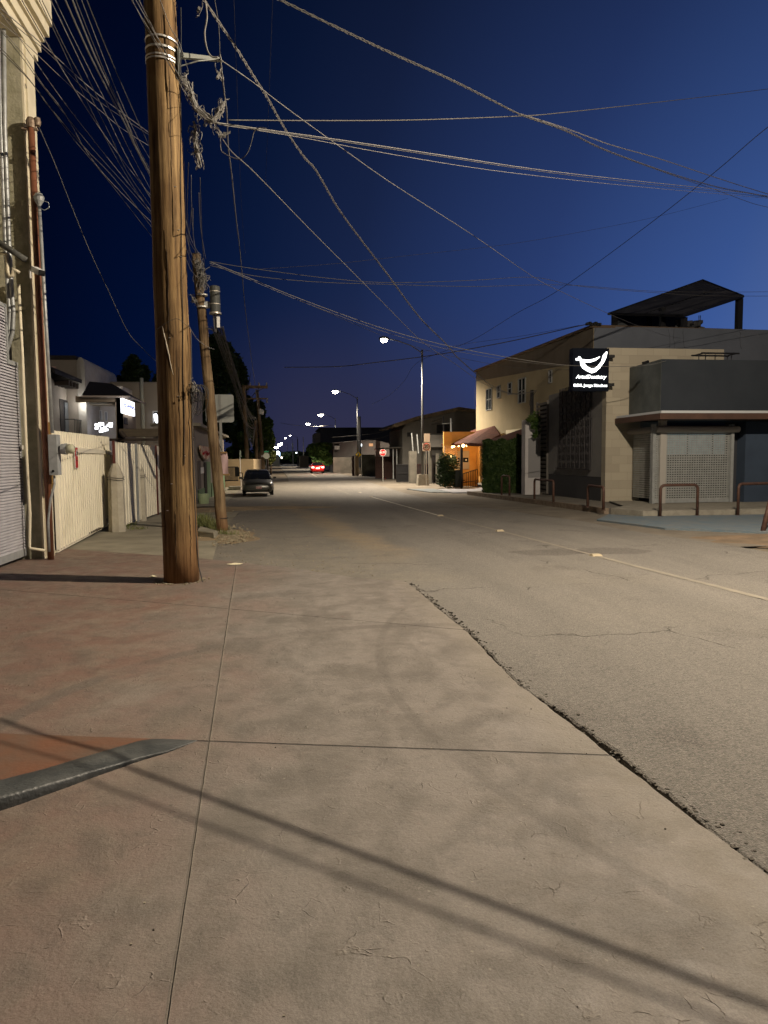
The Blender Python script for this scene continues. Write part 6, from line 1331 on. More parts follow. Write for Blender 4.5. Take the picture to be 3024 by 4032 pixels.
kc = MB(); a_ = ground(785, 2098); kc.hexa([ground(770, 2112), ground(845, 2122), ground(860, 2112), ground(790, 2090)]+[q+Vector((0, 0, .13)) for q in (ground(775, 2112), ground(842, 2120), ground(857, 2112), ground(790, 2092))]); tag(kc.build('concrete_block', Mwalk, bevel=.02), 'low broken block of concrete kerb beside the leaning pole', 'block')

# ================================================================ orange patio
pt = thing('patio', 'small patio restaurant with glowing orange walls under a red tile roof', 'building', tuple(at(1850, 1900, 44)))
Mor = mat('orange_wall', (.62, .33, .09), (.50, .26, .07), 1.5, .9, .3, 20)
YW = 46.0; WF = Fac((at(1740, 1800, YW).x, YW), (at(1960, 1800, YW).x, YW))
m = MB(); WF.pbox(m, 1748, 1700, 1880, 1915, -.3, 0); m.build('back_wall', Mor, pt)
m = MB(); WF.pbox(m, 1878, 1745, 1890, 1900, .0, .3); WF.pbox(m, 1890, 1745, 1925, 1900, 2.5, 2.8); m.build('pillar', mat('orange_pillar', (.50, .27, .08), None), pt)
m = MB(); WF.pbox(m, 1785, 1775, 1848, 1848, .0, .06); m.build('white_board', mat('board_dull', (.40, .33, .25), None), pt)
for x in (1790, 1824): m = MB(); WF.pbox(m, x, 1802, x+20, 1820, .06, .09); pf = m.build('black_picture', Mblack, pt); m = MB(); c_ = WF.P(*WF.uz(x+10, 1811), .095); m.prism([c_+Vector((.06*math.cos(q), 0, .06*math.sin(q))) for q in [k*math.pi/5 for k in range(10)]], (0, -.01, 0)); m.build('disc', Mwhite, pf)
Mbrk = brick('warm_brick', (.34, .20, .10), (.22, .12, .06), (.10, .06, .03), .22, .075, .012)
m = MB(); BF2 = Fac((at(1740, 1800, 45).x, 45), (at(1960, 1800, 45).x, 45)); BF2.pbox(m, 1752, 1755, 1802, 1915, -.3, 0); m.build('brick_wall', Mbrk, pt)
A = at(1738, 1752, 49); B = at(1842, 1749, 42); C_ = at(1946, 1680, 43.2); D = at(1868, 1694, 50)
def tiled(par, q, n, name, m_, thick=.12, r=.07):
    A, B, C_, D = q; m = MB()
    for i in range(n): 
        s = (i+.5)/n; a = A.lerp(B, s); b = D.lerp(C_, s); m.tube([a, b], r, 6)
    m.poly([A, B, C_, D]); nn_ = (B-A).cross(D-A).normalized(); nn_ = nn_ if nn_.z > 0 else -nn_; m.poly([p-nn_*thick for p in (D, C_, B, A)])
    return m.build(name, m_, par)
tiled(pt, (A, B, C_, D), 26, 'roof', Mtile)
E_ = at(1970, 1716, 41.5); F_ = at(1905, 1751, 41.2)
tiled(pt, (B, F_, E_, C_), 10, 'roof', Mtile, r=.10)
A2 = at(1915, 1740, 36); B2 = at(2066, 1736, 34.2); C2 = at(2064, 1688, 36.5); D2 = at(1992, 1714, 37.5)
rr2_ = thing('tile_roof', 'dark red tile roof rising behind the hedge', 'roof', tuple(A2)); tiled(rr2_, (A2, B2, C2, D2), 14, 'tiles', mat('dark_tile', (.11, .04, .028), None), r=.05)
m = MB(); q = at(1817, 1925, 43); m.box(q.x-.07, q.x+.07, 42.93, 43.07, gz(43), at(1817, 1748, 43).z); m.build('post', Mdark, pt)
m = MB(); zr0_ = at(1850, 1912, 43.6).z; 
for k in range(9): x = 1824+k*7; p1 = at(x, 1865-k*2.2, 43.6+.1*k); m.tube([Vector((p1.x, p1.y, gz(43)+.05)), p1], .022, 4)
p0_, p1_ = at(1824, 1865, 43.6), at(1880, 1847, 44.4); m.tube([p0_, p1_], .03, 5); m.tube([p0_-Vector((0, 0, .55)), p1_-Vector((0, 0, .75))], .03, 5); m.build('railing', Mdark, pt)
m = MB(); a_ = at(1793, 1852, 43.3); b_ = at(1816, 1852, 43.3); m.box(a_.x, b_.x, 43.3, 43.35, gz(43)+.05, a_.z); m.build('screen', mat('screen_green', (.03, .035, .03), None), pt)
m = MB(); m.tube([at(1790, 1850, 43.4), at(1815, 1847, 43.4)], .04, 5); m.build('counter', mat('counter', (.5, .4, .28), None), pt)
Mbulb = mat('bulb', (1, .8, .5), None, emit=(1, .66, .28), es=12)
for k, (x, y, r_, e) in enumerate(((1824, 1755, .14, 55), (1837, 1755, .07, 0), (1806, 1757, .06, 0), (1788, 1758, .07, 0), (1781, 1760, .10, 25), (1779, 1797, .13, 30))):
    r_ *= .68; p = at(x, y, 42.9 if k < 5 else 44.2); m = MB(); m.lathe(p, [(.01, -r_)]+[(r_*math.sin(q), -r_*math.cos(q)) for q in (.6, 1.2, 1.57, 2, 2.6)]+[(.01, r_)], 10)
    bo = tag(m.build('light_bulb', Mbulb, smooth=True), ('big warm bulb beside the patio post', 'small warm bulb right of the big one', 'tiny warm bulb left of the patio post', 'small warm bulb fourth from the right under the eave', 'leftmost warm bulb under the patio eave', 'warm lamp glowing above the bush')[k], 'light bulb', 'warm bulbs of the patio')
    if e:
        ld = bpy.data.lights.new('bulb_light', 'POINT'); ld.energy = e*1.0; ld.color = (1, .56, .20); ld.shadow_soft_size = .1; lo = bpy.data.objects.new('bulb_light', ld); col.objects.link(lo); lo.location = (0, -.0+.4, .0); lo.parent = bo
ld = bpy.data.lights.new('patio_light', 'POINT'); ld.energy = 60; ld.color = (1, .55, .2); ld.shadow_soft_size = .2; lo = bpy.data.objects.new('patio_light', ld); col.objects.link(lo); lo.parent = pt; lo.location = at(1868, 1770, 44.3)-Vector(pt['_o'])

# ================================================================ right side beyond the patio
Mgh = mat('dim_grey_house', (.10, .095, .085), (.075, .072, .065), 1, .9); Mcw = mat('rough_concrete_wall', (.15, .138, .115), (.10, .094, .08), 1.6, .95, .4, 15)
h2 = thing('house', 'unlit grey house with a long overhanging slanted roof, left of the yellow building', 'house', tuple(at(1700, 1900, 62)))
HF2 = Fac((at(1500, 1800, 62).x, 62), (at(1960, 1800, 62).x, 62)); m = MB(); 
def pxP(F_, x, y, d=0): u_, z_ = F_.uz(x, y, d); return F_.P(u_, z_, d)
m.prism([pxP(HF2, x, y) for x, y in ((1585, 1900), (1585, 1690), (1600, 1668), (1808, 1612), (1880, 1618), (1980, 1630), (1980, 1900))], (0, 8, 0)); m.build('wall', Mgh, h2)
m = MB(); m.prism([pxP(HF2, x, y, .6) for x, y in ((1543, 1678), (1556, 1667), (1640, 1640), (1808, 1602), (1890, 1614), (1890, 1624), (1808, 1616), (1650, 1652), (1560, 1682))], (0, 9, 0)); m.build('roof', mat('thatch_roof', (.13, .10, .065), (.07, .055, .035), 3, .95, .6, 12), h2)
window(HF2, h2, 1715, 1668, 1774, 1710, Mgh, Mblack, 1, 1, .08); window(HF2, h2, 1600, 1700, 1622, 1722, Mgh, Mblack, 1, 1, .06)
m = MB(); HF2.pbox(m, 1690, 1712, 1800, 1760, .0, .5); m.build('low_block', mat('lowblock', (.28, .27, .25), None), h2)
pj = MB(); a_ = at(1670, 1707, 52); b_ = at(1693, 1741, 52); pj.box(a_.x, b_.x, 52, 52.1, b_.z, a_.z); tag(pj.build('board', mat('tan_board', (.24, .18, .13), None)), 'plain tan board standing just above the speed limit sign', 'board')
up = thing('utility_pole', 'thin pale pole with a crossbar in front of the grey house', 'utility pole', tuple(at(1775, 1800, 58)))
m = MB(); m.tube([at(1779, 1800, 58), at(1775, 1647, 58)], .07, 6); m.build('pole', Mpipe, up); m = MB(); m.tube([at(1740, 1669, 58), at(1781, 1665, 58)], .03, 5); m.build('crossbar', Mpipe, up)
up = thing('utility_pole', 'dark thin pole left of the pale one in front of the grey house', 'utility pole', tuple(at(1750, 1800, 58.5)))
m = MB(); m.tube([at(1752, 1800, 58.5), at(1745, 1640, 58.5)], .06, 6); m.build('pole', Mdark, up)
def gwall(x0, y0, x1, y1, Yd, name, label, m_, cat='wall', th=.3):
    F_ = Fac((at(x0, y0, Yd).x, Yd), (at(x1, y0, Yd).x, Yd)); m = MB(); u0_, u1_, z0_, z1_ = F_.px(x0, y0, x1, y1); F_.box(m, u0_, u1_, gz(Yd)-.1, z1_, -th, 0); return tag(m.build(name, m_), label, cat)
gwall(1613, 1776, 1641, 1905, 54, 'gate_post', 'thick concrete gate post right of the black gate', Mcw, 'pillar', .5)
gwall(1664, 1790, 1672, 1908, 53, 'gate_post', 'narrow post beside the tall lamp post', Mcw, 'pillar', .3)
gwall(1690, 1775, 1700, 1908, 52.5, 'gate_post', 'narrow concrete post right of the speed limit sign', Mcw, 'pillar', .3)
gwall(1718, 1785, 1728, 1908, 52, 'gate_post', 'pale thin post left of the bush', Mcw, 'pillar', .2)
gwall(1641, 1880, 1742, 1908, 53.4, 'low_wall', 'low concrete wall under the railings behind the speed limit sign', Mcw)
def bars(x0, y0, x1, y1, Yd, n, label, m_, name='gate', r=.018, backing=None):
    t = thing(name, label, 'gate', tuple(at(x0, y1, Yd))); m = MB(); z1_ = at((x0+x1)/2, y0, Yd).z; z0_ = gz(Yd)+.05; a = at(x0, y0, Yd).x; b = at(x1, y0, Yd).x
    for k in range(n+1): x = a+(b-a)*k/n; m.tube([(x, Yd, z0_), (x, Yd, z1_)], r, 4)
    m.build('bars', m_, t); m = MB()
    for z in (z0_+.05, z1_-.05, (z0_+z1_)/2): m.box(a, b, Yd-.03, Yd-.0, z-.03, z+.03)
    m.build('frame', m_, t)
    if backing: m = MB(); m.box(a, b, Yd+.03, Yd+.05, z0_, z1_); m.build('sheet', backing, t)
bars(1561, 1828, 1612, 1895, 55, 14, 'black barred gate left of the thick concrete post', Mdark, backing=Mblack)
Mredg = mat('dark_red_sheet', (.05, .024, .02), (.032, .017, .014), 2, .8)
bars(1478, 1797, 1560, 1868, 66, 22, 'rusty dark-red sheet gate behind the stop sign', Mredg, backing=Mredg)
bars(1642, 1826, 1690, 1880, 53.8, 12, 'dark red railing behind the lamp post', Mredg, backing=Mdark)
bars(1700, 1790, 1742, 1880, 53.2, 10, 'dark slatted fence between the narrow posts', Mdark, backing=mat('slat_brown', (.06, .045, .035), None))
pc = thing('carport', 'flimsy carport of thin posts and a flat roof behind the stop sign', 'carport', tuple(at(1560, 1850, 64)))
m = MB(); a_ = at(1505, 1767, 64); b_ = at(1620, 1762, 62); m.hexa([a_, b_, b_+Vector((0, 6, 0)), a_+Vector((0, 6, 0))]+[q+Vector((0, 0, .1)) for q in (a_, b_, b_+Vector((0, 6, 0)), a_+Vector((0, 6, 0)))]); m.build('roof', Mgh, pc)
for x in (1548, 1562): m = MB(); q = at(x, 1768, 63.5); m.tube([(q.x, 63.5, gz(60)), q], .06, 5); m.build('post', Mpipe, pc)
m = MB()
for x, yt in ((1621, 1705), (1642, 1710)): q = at(x, yt, 56); q2 = at(x+6, 1785, 56); m = MB(); m.tube([q2, q], .05, 5); tag(m.build('vent_pipe', Mpipe), ('slanted pale vent pipe above the thick gate post' if x < 1630 else 'pale vent pipe left of the tall lamp post'), 'pipe')
# warehouses
wh = thing('warehouse', 'long dark blue warehouse on the right behind the grey building', 'building', tuple(at(1400, 1800, 112)))
F3 = Fac((at(1200, 1750, 112).x, 112), (at(1700, 1750, 112).x, 112)); m = MB(); F3.pbox(m, 1262, 1686, 1600, 1850, -14, 0); m.build('wall', mat('dark_blue_sheet', (.05, .055, .075), (.04, .045, .06), .5, .8), wh)
m = MB(); F3.pbox(m, 1256, 1683, 1604, 1687, -14, .4); m.build('roof', mat('wh_roof', (.06, .06, .06), None), wh)
m = MB(); F3.pbox(m, 1240, 1705, 1262, 1850, -10, .05); m.build('end_wall', mat('grey_end', (.14, .13, .12), None), wh)
g4 = thing('building', 'grey low-pitched building with an air conditioner and two lit windows, behind the crossing sign', 'building', tuple(at(1400, 1850, 98)))
F4 = Fac((at(1310, 1750, 102).x, 102), (at(1590, 1750, 92).x, 92)); m = MB(); m.prism([pxP(F4, x, y) for x, y in ((1312, 1870), (1312, 1743), (1395, 1735), (1480, 1733), (1585, 1760), (1585, 1870))], (0, 9, 0)); m.build('wall', mat('lavender_grey', (.16, .145, .14), (.13, .118, .112), .8, .9), g4)
m = MB(); F4.pbox(m, 1316, 1748, 1334, 1770, 0, .05); m.build('opening', Mblack, g4); m = MB(); F4.pbox(m, 1317, 1755, 1328, 1770, .05, .5); ac = m.build('air_conditioner', Mwhite, g4)
m = MB(); c_ = F4.P(*F4.uz(1321.5, 1763), .51); m.prism([c_+F4.U*.2*math.cos(q)+Vector((0, 0, .2*math.sin(q))) for q in [k*math.pi/6 for k in range(12)]], F4.n*.01); m.build('fan', Mdark, ac)
m = MB(); F4.pbox(m, 1415, 1748, 1424, 1757, 0, .05); m.build('lit_window', mat('lit_white', (1, 1, 1), None, emit=(.8, .93, 1), es=3), g4)
m = MB(); F4.pbox(m, 1453, 1746, 1468, 1757, 0, .05); m.build('lit_window', mat('lit_orange', (.5, .3, .2), None, emit=(.7, .36, .15), es=.5), g4)
gwall(1312, 1800, 1480, 1860, 96, 'compound_wall', 'stained grey compound wall below the grey low-pitched building', Mcw)
gwall(1386, 1795, 1396, 1862, 80, 'gate_post', 'dark red gate post left of the crossing sign', Mredg, 'pillar')
gwall(1398, 1795, 1412, 1862, 80.2, 'gate_post', 'ochre gate post just left of the crossing sign pole', mat('ochre_post', (.30, .22, .13), None), 'pillar')
gwall(1425, 1790, 1478, 1866, 78, 'compound_wall', 'mossy concrete wall right of the crossing sign', mat('mossy_wall', (.16, .15, .11), (.09, .09, .065), 1.5, .95))
q = at(1414, 1640, 92); m = MB(); m.tube([(q.x, 92, -.3), q], .22, 8); up = thing('utility_pole', 'thick black utility pole just right of the second lamp post', 'utility pole', (q.x, 92, -.3)); m.build('pole', Mblack, up)
# small traffic signs
def post(x, y, Yd, top, par, r=.03): g0 = ground(x, y); m = MB(); m.tube([(g0.x, g0.y, gz(g0.y)-.05), (g0.x, g0.y, top)], r, 6); m.build('post', mat('signpost', (.42, .41, .38), None, rough=.5), par)
gS = ground(1508, 1894); YSx = gS.y
st2 = thing('stop_sign', 'red octagonal ALTO stop sign on a thin pale post', 'sign', tuple(gS)); c_ = at(1508, 1782, YSx-.06); rS = at(1520, 1782, YSx).x-at(1508, 1782, YSx).x+.02
oct_ = lambda r, y: [Vector((c_.x+r*math.cos(math.pi/8+k*math.pi/4), y, c_.z+r*math.sin(math.pi/8+k*math.pi/4))) for k in range(8)]
m = MB(); m.prism(oct_(rS*1.08, YSx-.05), (0, .02, 0)); m.build('plate', Mwhite, st2); m = MB(); m.prism(oct_(rS*.98, YSx-.056), (0, .004, 0)); m.build('red_face', mat('stop_red', (.55, .02, .025), None, emit=(.55, .02, .025), es=.0), st2)
post(1508, 1894, YSx, c_.z, st2, .028)
txt('ALTO', rS*.82, Mwhite, st2, lambda x, y, z: Vector((c_.x+x*.95, YSx-.062-z*.2, c_.z+y)), bold=.012)
gV = ground(1679, 1911); YV = gV.y
sv = thing('speed_limit_sign', 'square white speed limit sign with 20 in a red ring', 'sign', tuple(gV)); a_ = at(1662, 1743, YV); b_ = at(1695, 1776, YV); c_ = (a_+b_)/2; hw = (b_.x-a_.x)/2
m = MB(); m.prism(rrect(a_.x, b_.x, b_.z, a_.z, .03, YV-.05), (0, .02, 0)); m.build('plate', mat('sign_pinkwhite', (.75, .68, .64), None), sv)
m = MB(); m.tube([c_+Vector((hw*.76*math.cos(q), -.055, hw*.76*math.sin(q))) for q in [k*2*math.pi/24 for k in range(25)]], hw*.09, 4, cap=False); m.build('red_ring', mat('ring_red', (.36, .03, .03), None), sv)
txt('20', hw*1.0, Mdark, sv, lambda x, y, z: Vector((c_.x+x, YV-.056-z*.2, c_.z+y+hw*.1)), bold=.01); txt('km/h', hw*.3, Mdark, sv, lambda x, y, z: Vector((c_.x+x, YV-.056-z*.2, c_.z+y-hw*.42)))
post(1679, 1911, YV, a_.z, sv)
gW = ground(1412, 1869)
cs_ = thing('crossing_sign', 'yellow diamond pedestrian crossing sign on the second lamp post', 'sign', tuple(at(1411, 1800, 87.7))); c_ = at(1411, 1790, 87.7); s = at(1423.5, 1790, 87.7).x-c_.x
m = MB(); m.prism([c_+Vector((s, 0, 0)), c_+Vector((0, 0, s)), c_+Vector((-s, 0, 0)), c_+Vector((0, 0, -s))], (0, .03, 0)); m.build('plate', mat('sign_yellow', (.75, .50, .02), None), cs_)
m = MB(); f = s*.07
for q in ([(0, -.1), (0, .3)], [(0, -.1), (-.3, -.5)], [(0, -.1), (.22, -.5)], [(0, .22), (-.3, 0)], [(0, .22), (.25, .02)]): m.tube([c_+Vector((x*s, -.02, z*s)) for x, z in q], f, 4)
m.lathe(c_+Vector((0, -.03, s*.42)), [(.01, -.02), (f*1.7, 0), (.01, .02)], 8, 'Y'); m.build('walking_figure', Mdark, cs_)
bx_ = MB(); g0 = ground(1466, 1868); a_ = at(1459, 1847, g0.y); b_ = at(1475, 1847, g0.y); bx_.hexa([(a_.x, g0.y, g0.z), (b_.x, g0.y, g0.z), (b_.x, g0.y+.4, g0.z), (a_.x, g0.y+.4, g0.z), (a_.x+.1, g0.y+.2, a_.z), (b_.x+.03, g0.y+.2, a_.z), (b_.x+.03, g0.y+.5, a_.z), (a_.x+.1, g0.y+.5, a_.z)]); tag(bx_.build('concrete_block', mat('pinkblock', (.42, .34, .29), None)), 'pale block leaning on the verge left of the stop sign', 'block')
# far end of the street
ft = MB(); r_ = random.Random(77)
for k in range(70):
    x = r_.uniform(1085, 1330) if k < 45 else r_.uniform(850, 1330); Yd = r_.uniform(260, 420); top = r_.uniform(1770, 1800); q = at(x, top, Yd); b_ = at(x, 1822, Yd); leaves(ft, ((q.x), Yd, (q.z+b_.z)/2), r_.uniform(4, 9), 4, (q.z-b_.z)/2, 200, 1.1, r_, 0)
tag(ft.build('far_trees', Mleafd, origin=(0, 0, 0)), 'dark mass of distant trees at the end of the street', 'trees', kind='stuff')
for i, (x0, y0, x1, Yd, lb) in enumerate(((1180, 1795, 1215, 165, 'low ochre wall and yard beside the far right verge'), (1100, 1790, 1075, 210, 'pale distant building on the left at the end of the street'))):
    a_ = at(min(x0, x1), y0, Yd); b_ = at(max(x0, x1), y0, Yd); m = MB(); m.box(a_.x, b_.x, Yd, Yd+8, gz(Yd)-.2, a_.z); tag(m.build('distant_building', mat('far_wall_%s' % ('ochre' if i == 0 else 'pale'), (.25, .2, .13) if i == 0 else (.3, .3, .26), None)), lb, 'building')
for (x, yt, Yd, r, lb) in ((1172, 1730, 170, .14, 'thin pale far pole left of the round tree'), (1194, 1720, 190, .1, 'thinner far pole just left of the round tree'), (1153, 1745, 260, .16, 'faint far pole in the middle of the street end')):
    q = at(x, yt, Yd); m = MB(); m.tube([(q.x, Yd, -.3), q], r, 5); up = thing('utility_pole', lb, 'utility pole', (q.x, Yd, -.3)); m.build('pole', Mlpole, up)
for (x, y, Yd, w_, h_, em, es, lb) in ((1094, 1787, 230, .7, 1.7, (.85, .9, 1), 8, 'tall bluish-white lit sign at the end of the street, left half'), (1099.5, 1789, 230, .5, 1.5, (.5, .7, 1), 5, 'blue lit sign beside the tall white one'), (1109, 1802, 220, .45, .45, (1, .85, .7), 6, 'small lit window by the far tail lights'), (1167, 1783, 200, .3, .3, (.8, .9, 1), 8, 'single small white light among the far poles')):
    q = at(x, y, Yd); m = MB(); m.box(q.x-w_/2, q.x+w_/2, Yd, Yd+.2, q.z-h_/2, q.z+h_/2); tag(m.build('lit_sign', mat('far_glow', (1, 1, 1), None, emit=em, es=es)), lb, 'sign')

# ================================================================ vehicles
def car(px, py, wpx, label, body, hd=1, W=1.78, H=1.42, Lc=4.45, cat='car', name='parked_car', plate=None, tail=None, suv=False, yawdeg=0):
    """hd=1: the front faces the camera; hd=-1: the back does"""
    c = ground(px, py); g0 = gz(c.y); sc_ = (wpx/2800*c.y)/W; t = thing(name, label, cat, (c.x, c.y, g0)); ya = R(yawdeg)
    def T(x, s, z): # x across, s along from the near end, z up
        X_, Y_ = x*sc_, s*sc_; return Vector((c.x+X_*math.cos(ya)-Y_*math.sin(ya), c.y+X_*math.sin(ya)+Y_*math.cos(ya), g0+z*sc_))
    Mb = mat('car_paint', body, None, rough=.28, metal=.35, spec=.6)
    if hd > 0: st = [(0, .60, .34, .60), (.06, .74, .22, .68), (.3, .84, .2, .78), (1.15, .88, .19, .90), (2.2, .89, .19, .94), (3.5, .89, .19, .98), (4.1, .85, .22, 1.0), (4.4, .74, .3, .92)]
    else: st = [(0, .70, .36, .86), (.07, .80, .24, .97), (.4, .86, .2, 1.02), (1.1, .89, .19, 1.0), (2.2, .89, .19, .95), (3.3, .88, .19, .90), (4.1, .82, .22, .76), (4.4, .66, .34, .62)]
    k2 = 1.22 if suv else 1; ms = MB(); nr_ = 12
    for (s, w_, zb, zt) in st:
        w_ *= W/1.78; zt *= k2; zb *= 1.1 if suv else 1
        ring = [(0, zb), (w_*.80, zb), (w_*.98, zb+.13), (w_, (zb+zt)/2), (w_*.97, zt-.12), (w_*.86, zt-.015), (0, zt+.03)]
        ring = ring+[(-x, z) for x, z in ring[-2:0:-1]]
        for x, z in ring: ms.v.append(T(x, s, z))
    for i in range(len(st)-1):
        for j in range(nr_): a = i*nr_; b = a+nr_; ms.f.append((a+j, a+(j+1) % nr_, b+(j+1) % nr_, b+j))
    ms.f.append(tuple(range(nr_))[::-1]); ms.f.append(tuple((len(st)-1)*nr_+j for j in range(nr_)))
    ms.build('body', Mb, t, smooth=True, bevel=0)
    zr = (H if not suv else 1.68)
    if hd > 0: gl = [(1.05, .74, .88, .90), (1.55, .70, .9, 1.18), (2.05, .64, .93, zr-.05), (2.7, .63, .93, zr), (3.3, .62, .93, zr-.04), (3.95, .66, .95, 1.08)]
    else: gl = [(.35, .68, .98, 1.03), (.75, .66, .95, zr-.16), (1.2, .63, .93, zr-.02), (1.9, .63, .93, zr), (2.5, .64, .93, zr-.06), (3.2, .70, .9, .95)]
    if suv: gl = [(.12, .72, 1.1, 1.18), (.3, .69, 1.1, zr-.08), (.9, .66, 1.1, zr), (2.4, .66, 1.1, zr), (2.9, .68, 1.1, zr-.1), (3.4, .72, 1.05, 1.12)]
    mg = MB(); sx = W/1.78
    for (s, w_, zb, zt) in gl:
        for x, z in ((-.80*sx, zb-.05), (-w_*sx-.03, max(zb, zt-.10)), (-w_*sx+.04, zt), (w_*sx-.04, zt), (w_*sx+.03, max(zb, zt-.10)), (.80*sx, zb-.05)): mg.v.append(T(x, s, z))
    for i in range(len(gl)-1):
        for j in range(6): a = i*6; b = a+6; mg.f.append((a+j, a+(j+1) % 6, b+(j+1) % 6, b+j))
    mg.f += [tuple(range(6))[::-1], tuple(range(len(mg.v)-6, len(mg.v)))]
    mg.build('windows', mat('car_glass', (.012, .014, .016), None, rough=.06, spec=.8), t)
    mr = MB(); rs = gl[2:-1] if not suv else gl[1:-1]
    for (s, w_, zb, zt) in rs:
        for x, z in ((-w_*sx-.015, zt-.05), (-w_*sx*.9, zt+.018), (0, zt+.035), (w_*sx*.9, zt+.018), (w_*sx+.015, zt-.05)): mr.v.append(T(x, s, z))
    for i in range(len(rs)-1):
        for j in range(4): a = i*5; b = a+5; mr.f.append((a+j, a+j+1, b+j+1, b+j))
    for s0_ in (-1, 1):
        for g_a, g_b in ((gl[0], gl[2 if not suv else 1]), (gl[-1], gl[-2])): mr.tube([T(s0_*.79*sx, g_a[0], g_a[2]-.02), T(s0_*(g_b[1]*sx+.0), g_b[0], g_b[3]-.03)], .032*sc_, 5)
    mr.build('roof', Mb, t, smooth=True)
    Mty = mat('tyre', (.012, .012, .012), None, rough=.9)
    rw = .325 if not suv else .37
    for s in (.85, 3.55):
        for x in (-1, 1):
            mw = MB(); cw_ = T(x*(W/2-.12), s, rw)
            n = 18; i0 = 0; pr = [(rw*.55, -.10), (rw*.95, -.10), (rw, -.06), (rw, .06), (rw*.95, .10), (rw*.55, .10)]
            ax_ = Vector((math.cos(ya), math.sin(ya), 0)); fw_ = Vector((-math.sin(ya), math.cos(ya), 0))
            for (r_, h) in pr:
                for a in range(n): th = 2*math.pi*a/n; mw.v.append(cw_+(ax_*h+fw_*r_*math.cos(th)+Vector((0, 0, r_*math.sin(th))))*sc_)
            for k in range(len(pr)-1):
                for a in range(n): mw.f.append((k*n+a, k*n+(a+1) % n, (k+1)*n+(a+1) % n, (k+1)*n+a))
            wl = mw.build('wheel', Mty, t); mh = MB(); mh.v = [cw_+(ax_*x*.07)*sc_]+[cw_+(ax_*x*.085+fw_*rw*.57*math.cos(2*math.pi*a/n)+Vector((0, 0, rw*.57*math.sin(2*math.pi*a/n))))*sc_ for a in range(n)]
            for a in range(n): mh.f.append((0, 1+a, 1+(a+1) % n))
            mh.build('rim', mat('rim_alloy', (.45, .45, .45), None, rough=.35, metal=.7), wl)
    def bx(x0, x1, s0, s1, z0, z1, nm, m_, par=t): mb_ = MB(); mb_.hexa([T(x0, s0, z0), T(x1, s0, z0), T(x1, s1, z0), T(x0, s1, z0), T(x0, s0, z1), T(x1, s0, z1), T(x1, s1, z1), T(x0, s1, z1)]); return mb_.build(nm, m_, par, bevel=.012*sc_)
    if hd > 0:
        for x in (-1, 1):
            mb_ = MB(); mb_.hexa([T(x*.40, .035, .56), T(x*.76, .16, .58), T(x*.76, .3, .58), T(x*.40, .2, .56), T(x*.42, .055, .66), T(x*.80, .24, .70), T(x*.80, .4, .70), T(x*.42, .3, .66)]); hl = mb_.build('headlight', mat('headlight_glass', (.50, .47, .40), None, rough=.12, spec=.8, emit=(.5, .42, .3), es=.0), t, bevel=.015)
            for xx in (.50, .62): mb_ = MB(); q = T(x*xx, .07+(xx-.4)*.3, .62); mb_.lathe(q, [(.01, -.03), (.045*sc_, -.02), (.05*sc_, .04)], 10, 'Y'); mb_.build('reflector', mat('reflector_bright', (.9, .85, .7), None, rough=.15, metal=.6), hl)
        bx(-.40, .40, .015, .2, .57, .63, 'grille', Mblack); bx(-.60, .60, .02, .2, .30, .37, 'lower_grille', Mblack); bx(-.62, .62, -.012, .1, .36, .385, 'chrome_strip', mat('chrome_dim', (.4, .38, .33), None, rough=.25, metal=.8)); bx(-.37, .37, .0, .05, .635, .65, 'chrome_strip', mat('chrome_dim2', (.35, .34, .30), None, rough=.25, metal=.8))
        bx(-.15+.03, .17+.03, -.025, .0, .40, .54, 'licence_plate', mat('plate_pink', (.62, .44, .40), (.45, .25, .24), 14, .6, cmin=.5, cmax=.52))
        mm = MB()
        for x in (-1, 1): mm = MB(); mm.hexa([T(x*.86, 1.25, .92), T(x*1.06, 1.30, .93), T(x*1.06, 1.42, .93), T(x*.86, 1.42, .92), T(x*.88, 1.25, 1.03), T(x*1.05, 1.3, 1.05), T(x*1.05, 1.42, 1.05), T(x*.88, 1.42, 1.03)]); mm.build('mirror', Mb, t, bevel=.02)
        for x in (-.3, .35): mm = MB(); mm.tube([T(x-.2, 1.12, .93), T(x+.3, 1.25, 1.0)], .01, 4); mm.build('wiper', Mblack, t)
    else:
        for x in (-1, 1): bx(x*.48 if x > 0 else -.80, .80 if x > 0 else -.48, -.01, .25, .70*k2, .88*k2, 'tail_light', tail or mat('tail_dull', (.3, .02, .02), None, rough=.2))
        bx(-.25, .25, -.02, .05, .60*k2, .76*k2, 'licence_plate', plate or mat('plate_white', (.6, .55, .5), None)); bx(-.7, .7, -.02, .1, .30, .36, 'bumper_strip', Mblack)
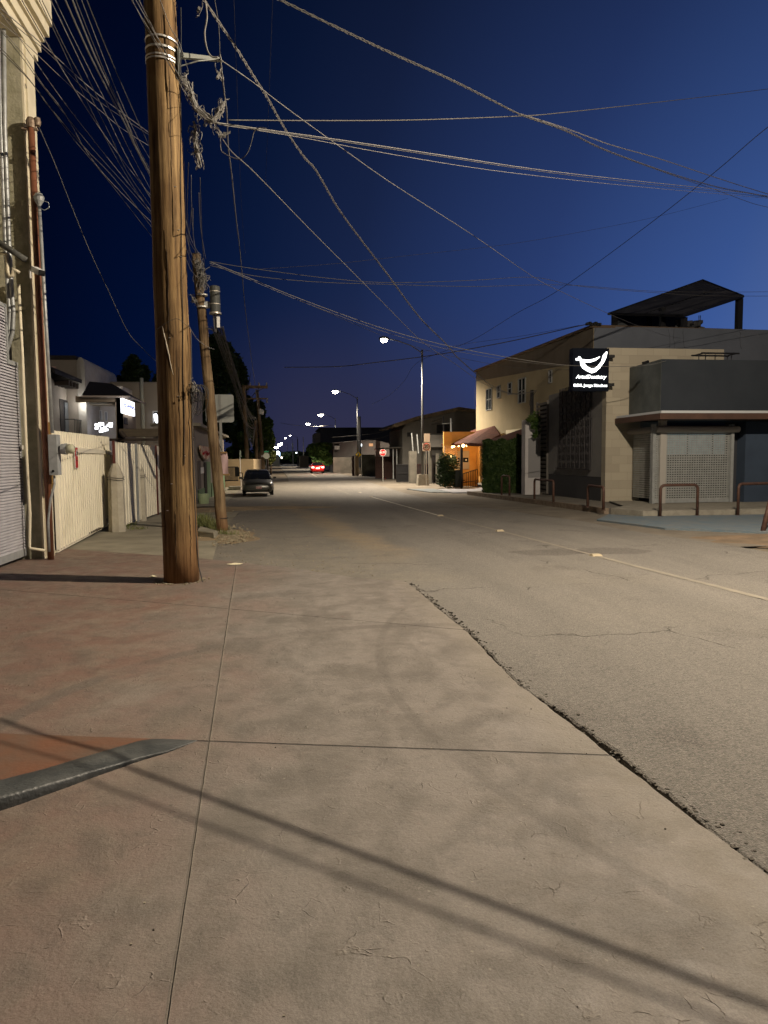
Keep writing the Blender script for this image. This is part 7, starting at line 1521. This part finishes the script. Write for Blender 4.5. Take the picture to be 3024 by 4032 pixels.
        for x in (-1, 1): mm = MB(); mm.hexa([T(x*.86, 2.9, .92), T(x*1.04, 2.9, .93), T(x*1.04, 3.0, .93), T(x*.86, 3.0, .92), T(x*.88, 2.9, 1.03), T(x*1.03, 2.9, 1.05), T(x*1.03, 3.0, 1.05), T(x*.88, 3.0, 1.03)]); mm.build('mirror', Mb, t)
    return t
pcx = car(1017, 1953, 124, 'dark grey sedan parked at the left kerb, facing the camera', (.085, .085, .075), 1, yawdeg=3)
Mtail = mat('tail_lit', (1, .1, .1), None, emit=(1, .10, .08), es=30)
rc = car(1252, 1864, 53, 'red car driving away with its brake lights lit', (.40, .015, .015), -1, name='moving_car', tail=Mtail, plate=mat('plate_lit', (1, .9, .7), None, emit=(1, .85, .6), es=2.2))
for x in (-.6, .6):
    ld = bpy.data.lights.new('brake_glow', 'POINT'); ld.energy = 45; ld.color = (1, .10, .06); ld.shadow_soft_size = .1; lo = bpy.data.objects.new('brake_glow', ld); col.objects.link(lo); lo.parent = rc; lo.location = (x, -.35, .85)
for x in (-.5, .5):
    ld = bpy.data.lights.new('head_beam', 'SPOT'); ld.energy = 900; ld.color = (1, .95, .8); ld.spot_size = R(50); ld.spot_blend = .5; lo = bpy.data.objects.new('head_beam', ld); col.objects.link(lo); lo.parent = rc; lo.location = (x, 4.6, .65); lo.rotation_euler = (R(86), 0, 0)
car(1260, 1842, 33, 'dark sedan parked on the right ahead of the red car', (.05, .01, .012), -1, plate=mat('plate_glint', (1, 1, 1), None, emit=(1, .7, .65), es=.9))
car(1288, 1840, 36, 'black car parked on the right verge under the round tree', (.012, .012, .014), -1, plate=mat('plate_glint2', (.9, .85, .7), None, emit=(1, .9, .7), es=.4))
car(1156, 1818, 23, 'black sport utility vehicle parked far down the right side', (.015, .015, .017), -1, suv=True, H=1.7, cat='suv')
car(1093, 1815.5, 14, 'tiny distant car at the end of the street with red tail lights', (.03, .01, .01), -1, name='moving_car', tail=mat('tail_far', (1, .1, .1), None, emit=(1, .12, .1), es=40))
for ob in bpy.data.objects:
    if '_o' in ob.keys(): del ob['_o']
